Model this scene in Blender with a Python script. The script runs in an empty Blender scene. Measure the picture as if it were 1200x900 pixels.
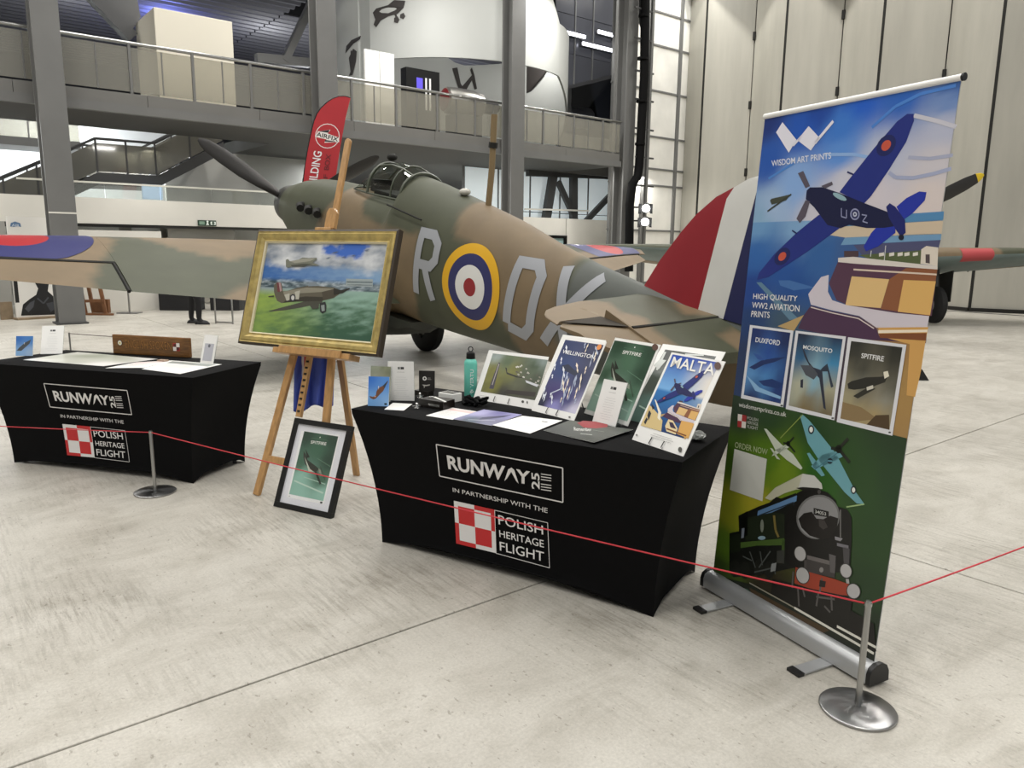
import bpy, bmesh, math, random
import numpy as np
from mathutils import Vector, Matrix, noise as mnoise
from mathutils.geometry import tessellate_polygon

# ------------------------------------------------------------------ camera, world, lights, exposure
SC = bpy.context.scene
COL = SC.collection
F_PX, PITCH, ROLL, CAM_H = 884.45, .1784, .0112, 1.555
FWD = Vector((0, math.cos(PITCH), -math.sin(PITCH)))
_r = Vector((1, 0, 0)); _u = Vector((0, math.sin(PITCH), math.cos(PITCH)))
RIGHT = _r * math.cos(ROLL) + _u * math.sin(ROLL)
UP = -_r * math.sin(ROLL) + _u * math.cos(ROLL)
CAM_O = Vector((0, 0, CAM_H))
cd = bpy.data.cameras.new('camera'); cam = bpy.data.objects.new('camera', cd); COL.objects.link(cam)
cd.sensor_width = 36; cd.lens = F_PX / 1200 * 36; cd.clip_end = 200
cam.matrix_world = Matrix(((RIGHT.x, UP.x, -FWD.x, 0), (RIGHT.y, UP.y, -FWD.y, 0), (RIGHT.z, UP.z, -FWD.z, CAM_H), (0, 0, 0, 1)))
SC.camera = cam
SC.view_settings.view_transform = 'Standard'
SC.view_settings.look = 'None'
SC.view_settings.gamma = 1
SC.view_settings.use_curve_mapping = False
SC.view_settings.exposure = -.12
SC.cycles.use_denoising = True
SC.cycles.max_bounces = 8
SC.cycles.transparent_max_bounces = 24
SC.cycles.sample_clamp_indirect = 6

world = bpy.data.worlds.new('hangar_air'); SC.world = world; world.use_nodes = True
_bg = world.node_tree.nodes['Background']
_bg.inputs[0].default_value = (.93, .96, 1, 1); _bg.inputs[1].default_value = .4

# building grid: U runs along the mezzanine, V goes deeper into the building
GU = Vector((.7795, .6265, 0)); GV = Vector((-.6265, .7795, 0)); GO = Vector((.1, 22.3, 0))
def G(a, b, z=0.): return GO + GU * a + GV * b + Vector((0, 0, z))
GANG = math.atan2(.6265, .7795)

def area(name, loc, size, power, color=(1, 1, 1), rot=(0, 0, 0), size_y=None, spread=180):
    l = bpy.data.lights.new(name, 'AREA'); l.energy = power; l.color = color; l.size = size; l.spread = math.radians(spread)
    if size_y: l.shape = 'RECTANGLE'; l.size_y = size_y
    o = bpy.data.objects.new(name, l); COL.objects.link(o); o.location = loc; o.rotation_euler = rot
    return o
# hall luminaires in rows under the hangar roof
WARM = (1, .975, .935)
for i, a in enumerate((-23, -16, -9, -1.5)):
    for j, b in enumerate((-24, -16, -8, -2.5)):
        area('hall_luminaire', G(a, b, 12.6), 2.2, 370, WARM, (0, 0, GANG), 2.2)
# lamps close to the hangar doors
for b in (.2, -2.9, -6.0, -9.1, -12.2):
    area('door_luminaire', G(7.3, b, 13.3), .25, 260, WARM, (0, 0, GANG), .25)
# unseen lamps added as upward fill for the gallery roof
for a in (-9, -2, 4):
    area('roof_fill', G(a, 9.0, 5.2), .8, 150, (.95, .96, 1), (math.pi, 0, GANG))
# lamps and added fill lights under and over the mezzanine
for a in (-13, -9.5, -6, -2.5, 1, 3.6, 6.4):
    area('under_deck_fill', G(a, .9, 4.05), .5, 55, (1, .98, .94), (0, 0, GANG))  # fill added out of sight to brighten the low white walls
for a in (-14, -9, -3, 2, 6):
    area('gallery_luminaire', G(a, 5, 4.0), 1.2, 330, (.93, .97, 1), (0, 0, GANG))
for a, b in ((-8, 1.5), (-4, -.6), (1, -.8), (3, 3)):
    area('upper_gallery_luminaire', G(a, b, 8.6), .8, 150, (1, .98, .95), (0, 0, GANG))
for a in (-14, -10):
    area('rear_wall_fill', G(a, 8.6, 5.6), 1.0, 190, (.93, .97, 1), (.5, 0, GANG))  # added to brighten the white wall beyond the stairs
area('facade_fill', G(6.4, -.6, 12.6), .8, 260, (1, 1, 1), (.75, 0, GANG))  # unseen lamp added to lift the dark facade
area('duct_fill', G(5.6, 5.4, 4.8), .5, 120, (.55, .65, 1), (math.pi, 0, GANG))  # unseen bluish lamp added to bring out the duct
area('blue_gallery_luminaire', G(-6.4, 10, 7.9), .5, 110, (.22, .27, 1), (math.pi, 0, GANG))

# ------------------------------------------------------------------ measuring
def ray(px, py): return FWD + RIGHT * ((px - 600) / F_PX) - UP * ((py - 450) / F_PX)
def at(px, py, z=0.):
    d = ray(px, py); return CAM_O + d * ((z - CAM_H) / d.z)
def on_plane(px, py, p0, n):
    d = ray(px, py); return CAM_O + d * ((p0 - CAM_O).dot(n) / d.dot(n))
def at_gb(px, py, b):
    p = on_plane(px, py, G(0, b), GV); q = p - GO; return (q.dot(GU), p.z)
def at_ga(px, py, a):
    p = on_plane(px, py, G(a, 0), GU); q = p - GO; return (q.dot(GV), p.z)

# ------------------------------------------------------------------ materials
def lin(h):
    if not isinstance(h, str): return tuple(h[:3])
    h = h.lstrip('#'); r = []
    for i in (0, 2, 4):
        c = int(h[i:i + 2], 16) / 255; r.append(c / 12.92 if c <= .04045 else ((c + .055) / 1.055) ** 2.4)
    return tuple(r)
_M = {}
def mat(name, color='#808080', rough=.5, metal=0., var=0., scale=8., bump=0., bscale=60., spec=None, emit=0., coat=0., stretch=None, var2=None):
    """Principled material; var mixes a noise-driven tone into the colour, bump adds fine relief."""
    if name in _M: return _M[name]
    m = bpy.data.materials.new(name); m.use_nodes = True; nt = m.node_tree; p = nt.nodes['Principled BSDF']
    c = lin(color); p.inputs['Base Color'].default_value = (*c, 1); p.inputs['Roughness'].default_value = rough; p.inputs['Metallic'].default_value = metal
    if spec is not None: p.inputs['Specular IOR Level'].default_value = spec
    if coat: p.inputs['Coat Weight'].default_value = coat; p.inputs['Coat Roughness'].default_value = .15
    if emit: p.inputs['Emission Color'].default_value = (*c, 1); p.inputs['Emission Strength'].default_value = emit
    tc = nt.nodes.new('ShaderNodeTexCoord'); mp = nt.nodes.new('ShaderNodeMapping'); nt.links.new(tc.outputs['Object'], mp.inputs[0])
    if stretch: mp.inputs['Scale'].default_value = stretch
    if var:
        n = nt.nodes.new('ShaderNodeTexNoise'); n.inputs['Scale'].default_value = scale; n.inputs['Detail'].default_value = 5
        nt.links.new(mp.outputs[0], n.inputs[0])
        r = nt.nodes.new('ShaderNodeValToRGB'); nt.links.new(n.outputs[0], r.inputs[0])
        d = lin(var2) if var2 else tuple(x * (1 - var) for x in c); e = tuple(min(1, x * (1 + var * .5)) for x in c) if not var2 else c
        r.color_ramp.elements[0].position = .3; r.color_ramp.elements[0].color = (*d, 1)
        r.color_ramp.elements[1].position = .7; r.color_ramp.elements[1].color = (*e, 1)
        nt.links.new(r.outputs[0], p.inputs['Base Color'])
    if bump:
        n = nt.nodes.new('ShaderNodeTexNoise'); n.inputs['Scale'].default_value = bscale; n.inputs['Detail'].default_value = 4
        nt.links.new(mp.outputs[0], n.inputs[0]); b = nt.nodes.new('ShaderNodeBump'); b.inputs['Strength'].default_value = bump; b.inputs['Distance'].default_value = .01
        nt.links.new(n.outputs[0], b.inputs['Height']); nt.links.new(b.outputs[0], p.inputs['Normal'])
    _M[name] = m; return m
def colmat(name, rough=.45, coat=0., metal=0., var=0., scale=6.):
    """Material for painted or printed surfaces: pigment colours are stored on the mesh in the attribute Col."""
    if name in _M: return _M[name]
    m = bpy.data.materials.new(name); m.use_nodes = True; nt = m.node_tree; p = nt.nodes['Principled BSDF']
    a = nt.nodes.new('ShaderNodeAttribute'); a.attribute_name = 'Col'; out = a.outputs['Color']
    if var:
        tc = nt.nodes.new('ShaderNodeTexCoord'); n = nt.nodes.new('ShaderNodeTexNoise'); n.inputs['Scale'].default_value = scale; n.inputs['Detail'].default_value = 6
        nt.links.new(tc.outputs['Object'], n.inputs[0]); mr = nt.nodes.new('ShaderNodeMapRange'); mr.inputs[1].default_value = .3; mr.inputs[2].default_value = .7
        mr.inputs[3].default_value = 1 - var; mr.inputs[4].default_value = 1 + var; nt.links.new(n.outputs[0], mr.inputs[0])
        x = nt.nodes.new('ShaderNodeVectorMath'); x.operation = 'SCALE'; nt.links.new(out, x.inputs[0]); nt.links.new(mr.outputs[0], x.inputs['Scale']); out = x.outputs[0]
    nt.links.new(out, p.inputs['Base Color']); p.inputs['Roughness'].default_value = rough; p.inputs['Metallic'].default_value = metal
    if coat: p.inputs['Coat Weight'].default_value = coat; p.inputs['Coat Roughness'].default_value = .12
    _M[name] = m; return m
def glass(name, tint='#ffffff', gloss=.08, rough=.03, haze=0., hazecol='#c8c8c0'):
    if name in _M: return _M[name]
    m = bpy.data.materials.new(name); m.use_nodes = True; nt = m.node_tree; nt.nodes.clear()
    o = nt.nodes.new('ShaderNodeOutputMaterial'); t = nt.nodes.new('ShaderNodeBsdfTransparent'); t.inputs[0].default_value = (*lin(tint), 1)
    g = nt.nodes.new('ShaderNodeBsdfGlossy'); g.inputs['Roughness'].default_value = rough
    mx = nt.nodes.new('ShaderNodeMixShader'); mx.inputs[0].default_value = gloss; last = t.outputs[0]
    if haze:
        d = nt.nodes.new('ShaderNodeBsdfDiffuse'); d.inputs[0].default_value = (*lin(hazecol), 1)
        m2 = nt.nodes.new('ShaderNodeMixShader'); m2.inputs[0].default_value = haze; nt.links.new(last, m2.inputs[1]); nt.links.new(d.outputs[0], m2.inputs[2]); last = m2.outputs[0]
    nt.links.new(last, mx.inputs[1]); nt.links.new(g.outputs[0], mx.inputs[2]); nt.links.new(mx.outputs[0], o.inputs[0])
    _M[name] = m; return m

# ------------------------------------------------------------------ objects
def tag(o, label=None, cat=None, group=None, kind=None):
    if label: o['label'] = label
    if cat: o['category'] = cat
    if group: o['group'] = group
    if kind: o['kind'] = kind
    return o
def empty(name, loc, label=None, cat=None, group=None, rot=0., kind=None):
    o = bpy.data.objects.new(name, None); COL.objects.link(o); o.empty_display_size = .1
    o.matrix_world = Matrix.Translation(Vector(loc)) @ Matrix.Rotation(rot, 4, 'Z')
    return tag(o, label, cat, group, kind)
def world_of(o):
    return o.matrix_basis.copy() if o.parent is None else world_of(o.parent) @ o.matrix_parent_inverse @ o.matrix_basis
def child(o, parent):
    o.parent = parent; o.matrix_parent_inverse = world_of(parent).inverted(); return o
class MB:
    def __init__(s): s.v = []; s.f = []; s.m = []; s.c = []
    def add(s, vs, fs, mi=0, cols=None):
        o = len(s.v); s.v += [tuple(x) for x in vs]; s.f += [tuple(i + o for i in f) for f in fs]; s.m += [mi] * len(fs)
        s.c += cols if cols is not None else [(1, 1, 1)] * len(fs)
        return s
    def hexa(s, p, mi=0):
        """8 corners: bottom ring 0-3, top ring 4-7."""
        return s.add(p, [(3, 2, 1, 0), (4, 5, 6, 7), (0, 1, 5, 4), (1, 2, 6, 5), (2, 3, 7, 6), (3, 0, 4, 7)], mi)
    def box(s, c, size, ex=None, ey=None, ez=None, mi=0):
        ex = Vector(ex) if ex else Vector((1, 0, 0)); ey = Vector(ey) if ey else Vector((0, 1, 0)); ez = Vector(ez) if ez else ex.cross(ey)
        c = Vector(c); a, b, d = (x / 2 for x in size)
        return s.hexa([c + ex * i * a + ey * j * b + ez * k * d for k in (-1, 1) for i, j in ((-1, -1), (1, -1), (1, 1), (-1, 1))], mi)
    def gbox(s, a0, a1, b0, b1, z0, z1, mi=0):
        return s.hexa([G(a, b, z) for z in (z0, z1) for a, b in ((a0, b0), (a1, b0), (a1, b1), (a0, b1))], mi)
    def bar(s, p0, p1, w, h, up=(0, 0, 1), mi=0):
        p0 = Vector(p0); p1 = Vector(p1); d = (p1 - p0).normalized(); up = Vector(up); x = d.cross(up)
        x = x.normalized() if x.length > 1e-6 else d.orthogonal().normalized(); y = x.cross(d)
        return s.hexa([p + x * i * w / 2 + y * j * h / 2 for p in (p0, p1) for i, j in ((-1, -1), (1, -1), (1, 1), (-1, 1))], mi)
    def rings(s, R, cap0=True, cap1=True, closed=True, mi=0, colf=None):
        n = len(R[0]); vs = [p for r in R for p in r]; fs = []; cols = []
        for i in range(len(R) - 1):
            for j in range(n if closed else n - 1):
                k = (j + 1) % n; fs.append((i * n + j, i * n + k, (i + 1) * n + k, (i + 1) * n + j))
                if colf: cols.append(colf(i, j))
        if cap0: fs.append(tuple(reversed(range(n)))); cols.append(colf(0, 0)) if colf else None
        if cap1: fs.append(tuple((len(R) - 1) * n + j for j in range(n))); cols.append(colf(len(R) - 2, 0)) if colf else None
        return s.add(vs, fs, mi, cols if colf else None)
    def cyl(s, p0, p1, r0, r1=None, n=16, mi=0, cap=True):
        r1 = r0 if r1 is None else r1; p0 = Vector(p0); p1 = Vector(p1); d = (p1 - p0).normalized(); x = d.orthogonal().normalized(); y = d.cross(x)
        R = [[p + (x * math.cos(t) + y * math.sin(t)) * r for t in (2 * math.pi * k / n for k in range(n))] for p, r in ((p0, r0), (p1, r1))]
        return s.rings(R, cap, cap, mi=mi)
    def lathe(s, o, ax, prof, n=24, mi=0):
        """prof: (radius, height along ax)."""
        o = Vector(o); d = Vector(ax).normalized(); x = d.orthogonal().normalized(); y = d.cross(x)
        R = [[o + d * h + (x * math.cos(t) + y * math.sin(t)) * max(r, 1e-4) for t in (2 * math.pi * k / n for k in range(n))] for r, h in prof]
        return s.rings(R, mi=mi)
    def tube(s, path, r, n=8, mi=0):
        P = [Vector(p) for p in path]; R = []; x = None
        for i, p in enumerate(P):
            d = (P[min(i + 1, len(P) - 1)] - P[max(i - 1, 0)]).normalized()
            x = d.orthogonal().normalized() if x is None else (x - d * x.dot(d)).normalized()
            y = d.cross(x); R.append([p + (x * math.cos(t) + y * math.sin(t)) * r for t in (2 * math.pi * k / n for k in range(n))])
        return s.rings(R, mi=mi)
    def slab(s, pts, n, t, mi=0):
        """flat polygon pts extruded by t along n."""
        n = Vector(n) * t; P = [Vector(p) for p in pts]; k = len(P)
        tris = tessellate_polygon([P]); a = (P[1] - P[0]).cross(P[2] - P[0])
        fs = [tuple(x) for x in tris] + [tuple(i + k for i in reversed(x)) for x in tris] + [(i, (i + 1) % k, (i + 1) % k + k, i + k) for i in range(k)]
        return s.add(P + [p + n for p in P], fs, mi)
    def sphere(s, c, r, n=16, m=10, sc=(1, 1, 1), mi=0):
        c = Vector(c); R = []
        for i in range(m + 1):
            t = math.pi * i / m; R.append([c + Vector((r * sc[0] * math.sin(t) * math.cos(q), r * sc[1] * math.sin(t) * math.sin(q), -r * sc[2] * math.cos(t))) for q in (2 * math.pi * k / n for k in range(n))])
        return s.rings(R, False, False, mi=mi)
    def build(s, name, mats, parent=None, smooth=None, bevel=0., fix=True, base=True, doubles=False):
        if not isinstance(mats, (list, tuple)): mats = [mats]
        me = bpy.data.meshes.new(name); V = s.v; off = Vector((0, 0, 0))
        if parent is None and base:
            A = np.array(V); lo = A.min(0); hi = A.max(0); off = Vector(((lo[0] + hi[0]) / 2, (lo[1] + hi[1]) / 2, lo[2])); V = [tuple(x) for x in (A - np.array(off))]
        me.from_pydata(V, [], s.f)
        for m in mats: me.materials.append(m)
        me.polygons.foreach_set('material_index', s.m)
        if any(c != (1, 1, 1) for c in s.c):
            at_ = me.color_attributes.new('Col', 'FLOAT_COLOR', 'CORNER'); arr = []
            for f, c in zip(s.f, s.c):
                if isinstance(c[0], (tuple, list)):
                    for k in range(len(f)): arr += [*c[k], 1]
                else: arr += [*c, 1] * len(f)
            at_.data.foreach_set('color', arr)
        if fix or bevel or doubles:
            bm = bmesh.new(); bm.from_mesh(me)
            if doubles: bmesh.ops.remove_doubles(bm, verts=bm.verts, dist=1e-5)
            if fix: bmesh.ops.recalc_face_normals(bm, faces=bm.faces)
            if bevel: bmesh.ops.bevel(bm, geom=[e for e in bm.edges if len(e.link_faces) == 2 and e.calc_face_angle(0) > .6], offset=bevel, segments=2, affect='EDGES', profile=.5)
            bm.to_mesh(me); bm.free()
        if smooth is not None:
            me.polygons.foreach_set('use_smooth', [True] * len(me.polygons)); me.set_sharp_from_angle(angle=math.radians(smooth))
        o = bpy.data.objects.new(name, me); COL.objects.link(o)
        if parent is not None: child(o, parent)
        elif base: o.location = off
        return o
def copy_tree(o, parent=None):
    c = o.copy(); COL.objects.link(c)
    if parent: c.parent = parent
    for ch in list(o.children): copy_tree(ch, c)
    return c

# ------------------------------------------------------------------ flat print: layered ink on a sheet
_TXT = {}
def text_mesh(s, bold=0.):
    k = (s, bold)
    if k not in _TXT:
        c = bpy.data.curves.new('lettering', 'FONT'); c.body = s; c.resolution_u = 3; c.offset = bold; c.fill_mode = 'FRONT'
        o = bpy.data.objects.new('lettering', c); me = bpy.data.meshes.new_from_object(o)
        vs = np.array([v.co[:2] for v in me.vertices]) if len(me.vertices) else np.zeros((1, 2)); fs = [tuple(p.vertices) for p in me.polygons]
        bpy.data.objects.remove(o); bpy.data.curves.remove(c); bpy.data.meshes.remove(me)
        lo = vs.min(0); hi = vs.max(0); _TXT[k] = ((vs - lo) / np.maximum(hi - lo, 1e-6), fs, (hi[0] - lo[0]) / max(hi[1] - lo[1], 1e-6))
    return _TXT[k]
def homography(src, dst):
    A = []; B = []
    for (x, y), (u, v) in zip(src, dst):
        A += [[x, y, 1, 0, 0, 0, -u * x, -u * y], [0, 0, 0, x, y, 1, -v * x, -v * y]]; B += [u, v]
    h = np.linalg.solve(np.array(A, float), np.array(B, float))
    def f(p):
        x, y = p; w = h[6] * x + h[7] * y + 1; return ((h[0] * x + h[1] * y + h[2]) / w, (h[3] * x + h[4] * y + h[5]) / w)
    return f
class Art:
    """Ink on a w x h sheet. Coordinates are metres on the sheet (origin bottom left) or, after quad(), measured picture points."""
    def __init__(s, w, h, step=.00012): s.w, s.h, s.step = w, h, step; s.F = []; s.T = lambda p: p; s.layer = 0
    def quad(s, tl, tr, br, bl): s.T = homography((tl, tr, br, bl), ((0, s.h), (s.w, s.h), (s.w, 0), (0, 0))); return s
    def _poly(s, pts, cols, tris=None):
        L = s.layer
        if tris is None:
            P = [Vector((x, y, 0)) for x, y in pts]; tris = tessellate_polygon([P])
        for t in tris:
            t = list(t); a = [pts[i] for i in t]
            ar = sum(a[i][0] * a[(i + 1) % len(a)][1] - a[(i + 1) % len(a)][0] * a[i][1] for i in range(len(a)))
            if ar < 0: t.reverse()
            if abs(ar) < 1e-10: continue
            s.F.append(([pts[i] for i in t], L, [cols[i] for i in t] if isinstance(cols, list) else cols))
    def up(s): s.layer += 1
    def poly(s, pts, color, raw=False, same=False):
        if not same: s.layer += 1
        c = lin(color); s._poly([p if raw else s.T(p) for p in pts], c); return s
    def rect(s, x0, y0, x1, y1, color, nx=1, ny=1, raw=True, same=False):
        """rectangle in sheet metres."""
        return s.grid(lambda u, v: lin(color), nx, ny, (x0, y0, x1, y1), same)
    def grid(s, fn, nx, ny, box=None, same=False):
        if not same: s.layer += 1
        x0, y0, x1, y1 = box or (0, 0, s.w, s.h)
        P = [[(x0 + (x1 - x0) * i / nx, y0 + (y1 - y0) * j / ny) for i in range(nx + 1)] for j in range(ny + 1)]
        C = [[fn(*P[j][i]) for i in range(nx + 1)] for j in range(ny + 1)]
        for j in range(ny):
            for i in range(nx):
                s.F.append(([P[j][i], P[j][i + 1], P[j + 1][i + 1], P[j + 1][i]], s.layer, [C[j][i], C[j][i + 1], C[j + 1][i + 1], C[j + 1][i]]))
        return s
    def blend(s, pts, nx, ny, box=None, power=3., noise=0., seed=1):
        """pts: (point, colour) samples blended smoothly over the sheet (or box)."""
        Q = np.array([s.T(p) for p, _ in pts]); K = np.array([lin(c) for _, c in pts]); rnd = random.Random(seed)
        def fn(u, v):
            d = np.hypot(Q[:, 0] - u, Q[:, 1] - v) + 1e-4; w = d ** -power; c = (w[:, None] * K).sum(0) / w.sum()
            if noise: c = c * (1 + noise * (rnd.random() - .5))
            return tuple(float(x) for x in c)
        return s.grid(fn, nx, ny, box)
    def ell(s, c, rx, ry, color, rot=0., n=20, raw=False, same=False):
        cr, sr = math.cos(rot), math.sin(rot)
        return s.poly([(c[0] + rx * math.cos(t) * cr - ry * math.sin(t) * sr, c[1] + rx * math.cos(t) * sr + ry * math.sin(t) * cr) for t in (2 * math.pi * k / n for k in range(n))], color, raw, same)
    def line(s, pts, wd, color, raw=False, same=False):
        """stroke of width wd (metres on the sheet)."""
        P = [Vector(p if raw else s.T(p)) for p in pts]
        if not same: s.layer += 1
        c = lin(color)
        for a, b in zip(P, P[1:]):
            d = (b - a); n = Vector((-d.y, d.x)).normalized() * wd / 2
            s._poly([tuple(a - n), tuple(b - n), tuple(b + n), tuple(a + n)], c, [(0, 1, 2, 3)])
        return s
    def text(s, t, tl, tr, br, bl, color, bold=0., raw=False, same=False):
        if not same: s.layer += 1
        vs, fs, asp = text_mesh(t, bold); q = [p if raw else s.T(p) for p in (tl, tr, br, bl)]
        q = [np.array(p) for p in q]; pts = [tuple((q[3] * (1 - x) + q[2] * x) * (1 - y) + (q[0] * (1 - x) + q[1] * x) * y) for x, y in vs]
        s._poly(pts, lin(color), fs); return s
    def tbox(s, t, x, y, h, color, bold=0., align=0, sx=1.):
        """text in sheet metres; align -1 left, 0 centre, 1 right."""
        a = text_mesh(t, bold)[2] * h * sx; x0 = x - (0 if align < 0 else a / 2 if align == 0 else a)
        return s.text(t, (x0, y + h), (x0 + a, y + h), (x0 + a, y), (x0, y), color, bold, True)
    def build(s, name, parent, place, m, lift=.0004):
        """place(u, v, w) -> world."""
        mb = MB(); vs = []; fs = []; cs = []
        for pts, L, c in s.F:
            o = len(vs); vs += [place(u, v, lift + L * s.step) for u, v in pts]; fs.append(tuple(range(o, o + len(pts)))); cs.append(c)
        mb.add(vs, fs, 0, cs); return mb.build(name, m, parent, fix=False, doubles=True)
def frame_of(o, ex, ey):
    o = Vector(o); ex = Vector(ex).normalized(); ey = Vector(ey).normalized(); n = ex.cross(ey)
    return lambda u, v, w=0.: o + ex * u + ey * v + n * w
def prop(bl, br, tl, z, w=None):
    """sheet standing on height z: bottom corners and top-left corner measured; returns origin, ex, ey, width, height."""
    B = at(*bl, z); R = at(*br, z); e = (R - B); wd = e.length; e.normalize(); d = ray(*tl)
    T = CAM_O + d * (e.dot(B - CAM_O) / e.dot(d)); up = T - B
    return B, e, up.normalized(), wd, up.length

# ------------------------------------------------------------------ structure: floor of concrete slabs
def floor_mat():
    m = bpy.data.materials.new('worn_concrete'); m.use_nodes = True; nt = m.node_tree; p = nt.nodes['Principled BSDF']
    N = nt.nodes.new; L = nt.links.new
    geo = N('ShaderNodeNewGeometry'); mp = N('ShaderNodeMapping'); mp.vector_type = 'TEXTURE'; mp.inputs['Rotation'].default_value = (0, 0, GANG); L(geo.outputs['Position'], mp.inputs[0])
    def noise(scale, sc=(1, 1, 1), detail=6, rough=.6, dist=0):
        q = N('ShaderNodeMapping'); q.inputs['Scale'].default_value = sc; L(mp.outputs[0], q.inputs[0])
        n = N('ShaderNodeTexNoise'); n.inputs['Scale'].default_value = scale; n.inputs['Detail'].default_value = detail; n.inputs['Roughness'].default_value = rough; n.inputs['Distortion'].default_value = dist
        L(q.outputs[0], n.inputs[0]); return n.outputs[0]
    def ramp(x, a, b, ca, cb):
        r = N('ShaderNodeValToRGB'); L(x, r.inputs[0]); r.color_ramp.elements[0].position = a; r.color_ramp.elements[1].position = b
        r.color_ramp.elements[0].color = (*ca, 1); r.color_ramp.elements[1].color = (*cb, 1); return r.outputs[0]
    def mul(a, b, f=1.):
        x = N('ShaderNodeMix'); x.data_type = 'RGBA'; x.blend_type = 'MULTIPLY'; x.inputs[0].default_value = f; L(a, x.inputs[6]); L(b, x.inputs[7]); return x.outputs[2]
    base = ramp(noise(.55, detail=8), .3, .7, lin('#b4b0a7'), lin('#ccc8bf'))
    blot = ramp(noise(2.1, (1, 1.6, 1), 7, .7, .6), .34, .56, (.8, .79, .77), (1, 1, 1))
    streak = ramp(noise(5, (9, .7, 1), 4, .75), .40, .54, (.70, .69, .67), (1, 1, 1))
    mask = ramp(noise(.8, detail=4, rough=.7), .42, .62, (0, 0, 0), (1, 1, 1))
    x = N('ShaderNodeMix'); x.data_type = 'RGBA'; L(mask, x.inputs[0]); L(streak, x.inputs[7]); x.inputs[6].default_value = (1, 1, 1, 1)
    speck = ramp(noise(30, (1.6, .8, 1), 3, .6), .30, .37, (.5, .48, .45), (1, 1, 1))
    spot = ramp(noise(13, (1.5, 1, 1), 2), .225, .25, (.55, .52, .5), (1, 1, 1))
    grain = ramp(noise(85, detail=4, rough=.75), .35, .65, (.86, .86, .85), (1.05, 1.05, 1.04))
    c = mul(mul(mul(mul(mul(base, blot), x.outputs[2]), speck, .7), spot, .8), grain)
    L(c, p.inputs['Base Color']); p.inputs['Roughness'].default_value = .42; p.inputs['Specular IOR Level'].default_value = .4
    b = N('ShaderNodeBump'); b.inputs['Strength'].default_value = .25; b.inputs['Distance'].default_value = .004; L(noise(90, detail=4), b.inputs['Height']); L(b.outputs[0], p.inputs['Normal'])
    return m
M_FLOOR = floor_mat()
M_JOINT = mat('joint_sealant', '#4b463f', .8, var=.3)
fb = MB().gbox(-33.2, 9.2, -26.5, 14, -.2, -.03).build('floor', M_JOINT, fix=True); tag(fb, kind='structure')
JA = [-33.13 + 5.75 * k for k in range(8)]; JA[-1] = 9.2
JB = [-26.3 + 5.75 * k for k in range(8)]
for i in range(7):
    for j in range(7):
        MB().gbox(JA[i] + .005, JA[i + 1] - .005, JB[j] + .005, JB[j + 1] - .005, -.03, 0).build('slab', M_FLOOR, fb, bevel=.004)

# hangar door: accordion leaves
M_DOOR = mat('door_sheet', '#aaa79c', .6, var=.1, scale=3, stretch=(1, 1, .12), bump=.25, bscale=16)
M_SEAM = mat('door_seam_rubber', '#15140f', .8)
M_STEEL = mat('grey_painted_steel', '#6b6b69', .5, var=.08, scale=2)
M_STEEL_D = mat('dark_grey_steel', '#3f3f3f', .5)
d1 = empty('door_1', G(8.4, -8, 0), kind='structure')
seams = [(9.0, 1.73), (8.4, .18)]
b = .18
while b > -24:
    seams += [(9.0, b - 1.56), (8.4, b - 3.09)]; b -= 3.09
for k, ((a0, b0), (a1, b1)) in enumerate(zip(seams, seams[1:])):
    p0, p1 = G(a0, b0), G(a1, b1); e = (p1 - p0).normalized(); n = Vector((-e.y, e.x, 0)); n = n if n.dot(GU) > 0 else -n
    p0 += e * .018; p1 -= e * .018; m = MB(); z0, z1 = .1, 12.9
    m.hexa([p0 + Vector((0, 0, z0)), p1 + Vector((0, 0, z0)), p1 + n * .1 + Vector((0, 0, z0)), p0 + n * .1 + Vector((0, 0, z0)), p0 + Vector((0, 0, z1)), p1 + Vector((0, 0, z1)), p1 + n * .1 + Vector((0, 0, z1)), p0 + n * .1 + Vector((0, 0, z1))])
    m.build('leaf', M_DOOR, d1)
    m = MB(); m.bar(G(a0, b0, .02) , G(a1, b1, .02), .14, .16); m.build('bottom_seal', M_SEAM, d1)
    if a1 < 8.9: MB().bar(G(a1 + .03, b1, .1), G(a1 + .03, b1, 12.9), .075, .06, GU).build('edge_seal', M_SEAM, d1)
    if a1 > 8.9:
        for z in (2.0, 4.2, 6.4, 8.6):
            MB().box(G(a1 - .02, b1, z), (.09, .09, .26), GU, GV).build('hinge', M_SEAM, d1)
MB().gbox(8.0, 8.06, -24, 1.2, .0, .012).build('floor_rail', M_STEEL_D, d1)
tag(MB().gbox(9.12, 9.2, -26.5, 14, 0, 13.4).build('wall_right', M_SEAM), kind='structure')
tag(MB().gbox(8.25, 9.1, -24, 1.5, 10.6, 11.0).build('trim_1', M_STEEL), kind='structure')

# ceilings
M_CEIL = mat('roof_deck', '#77777a', .6)
tag(MB().gbox(-33.2, 9.2, -26.5, 20, 13.4, 13.5).build('ceiling', M_CEIL), kind='structure')
for x0, x1, b0, n in ((-33, -3.5, 3.0, 152), (-3.5, 9.1, 7.75, 110)):
    m = MB(); vs = []
    for i in range(n + 1):
        bb = b0 + i * .11; z = 8.9 + (0, 0, .1, .1)[i % 4]; vs += [G(x0, bb, z), G(x1, bb, z)]
    m.add(vs, [(2 * i, 2 * i + 1, 2 * i + 3, 2 * i + 2) for i in range(n)])
    tag(m.build('ceiling', mat('corrugated_deck', '#5c5c60', .4, .2), fix=False), kind='structure')
M_WHITE = mat('white_wall_paint', '#dad7ce', .6, var=.05, scale=1.2)
M_GREYW = mat('grey_wall_paint', '#9c9b95', .7, var=.06, scale=1.5)
M_LIGHTW = mat('bright_gallery_wall', '#e9ecec', .6)
M_DARKW = mat('dark_gallery_wall', '#2d2e34', .5, var=.3, scale=.8)
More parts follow.
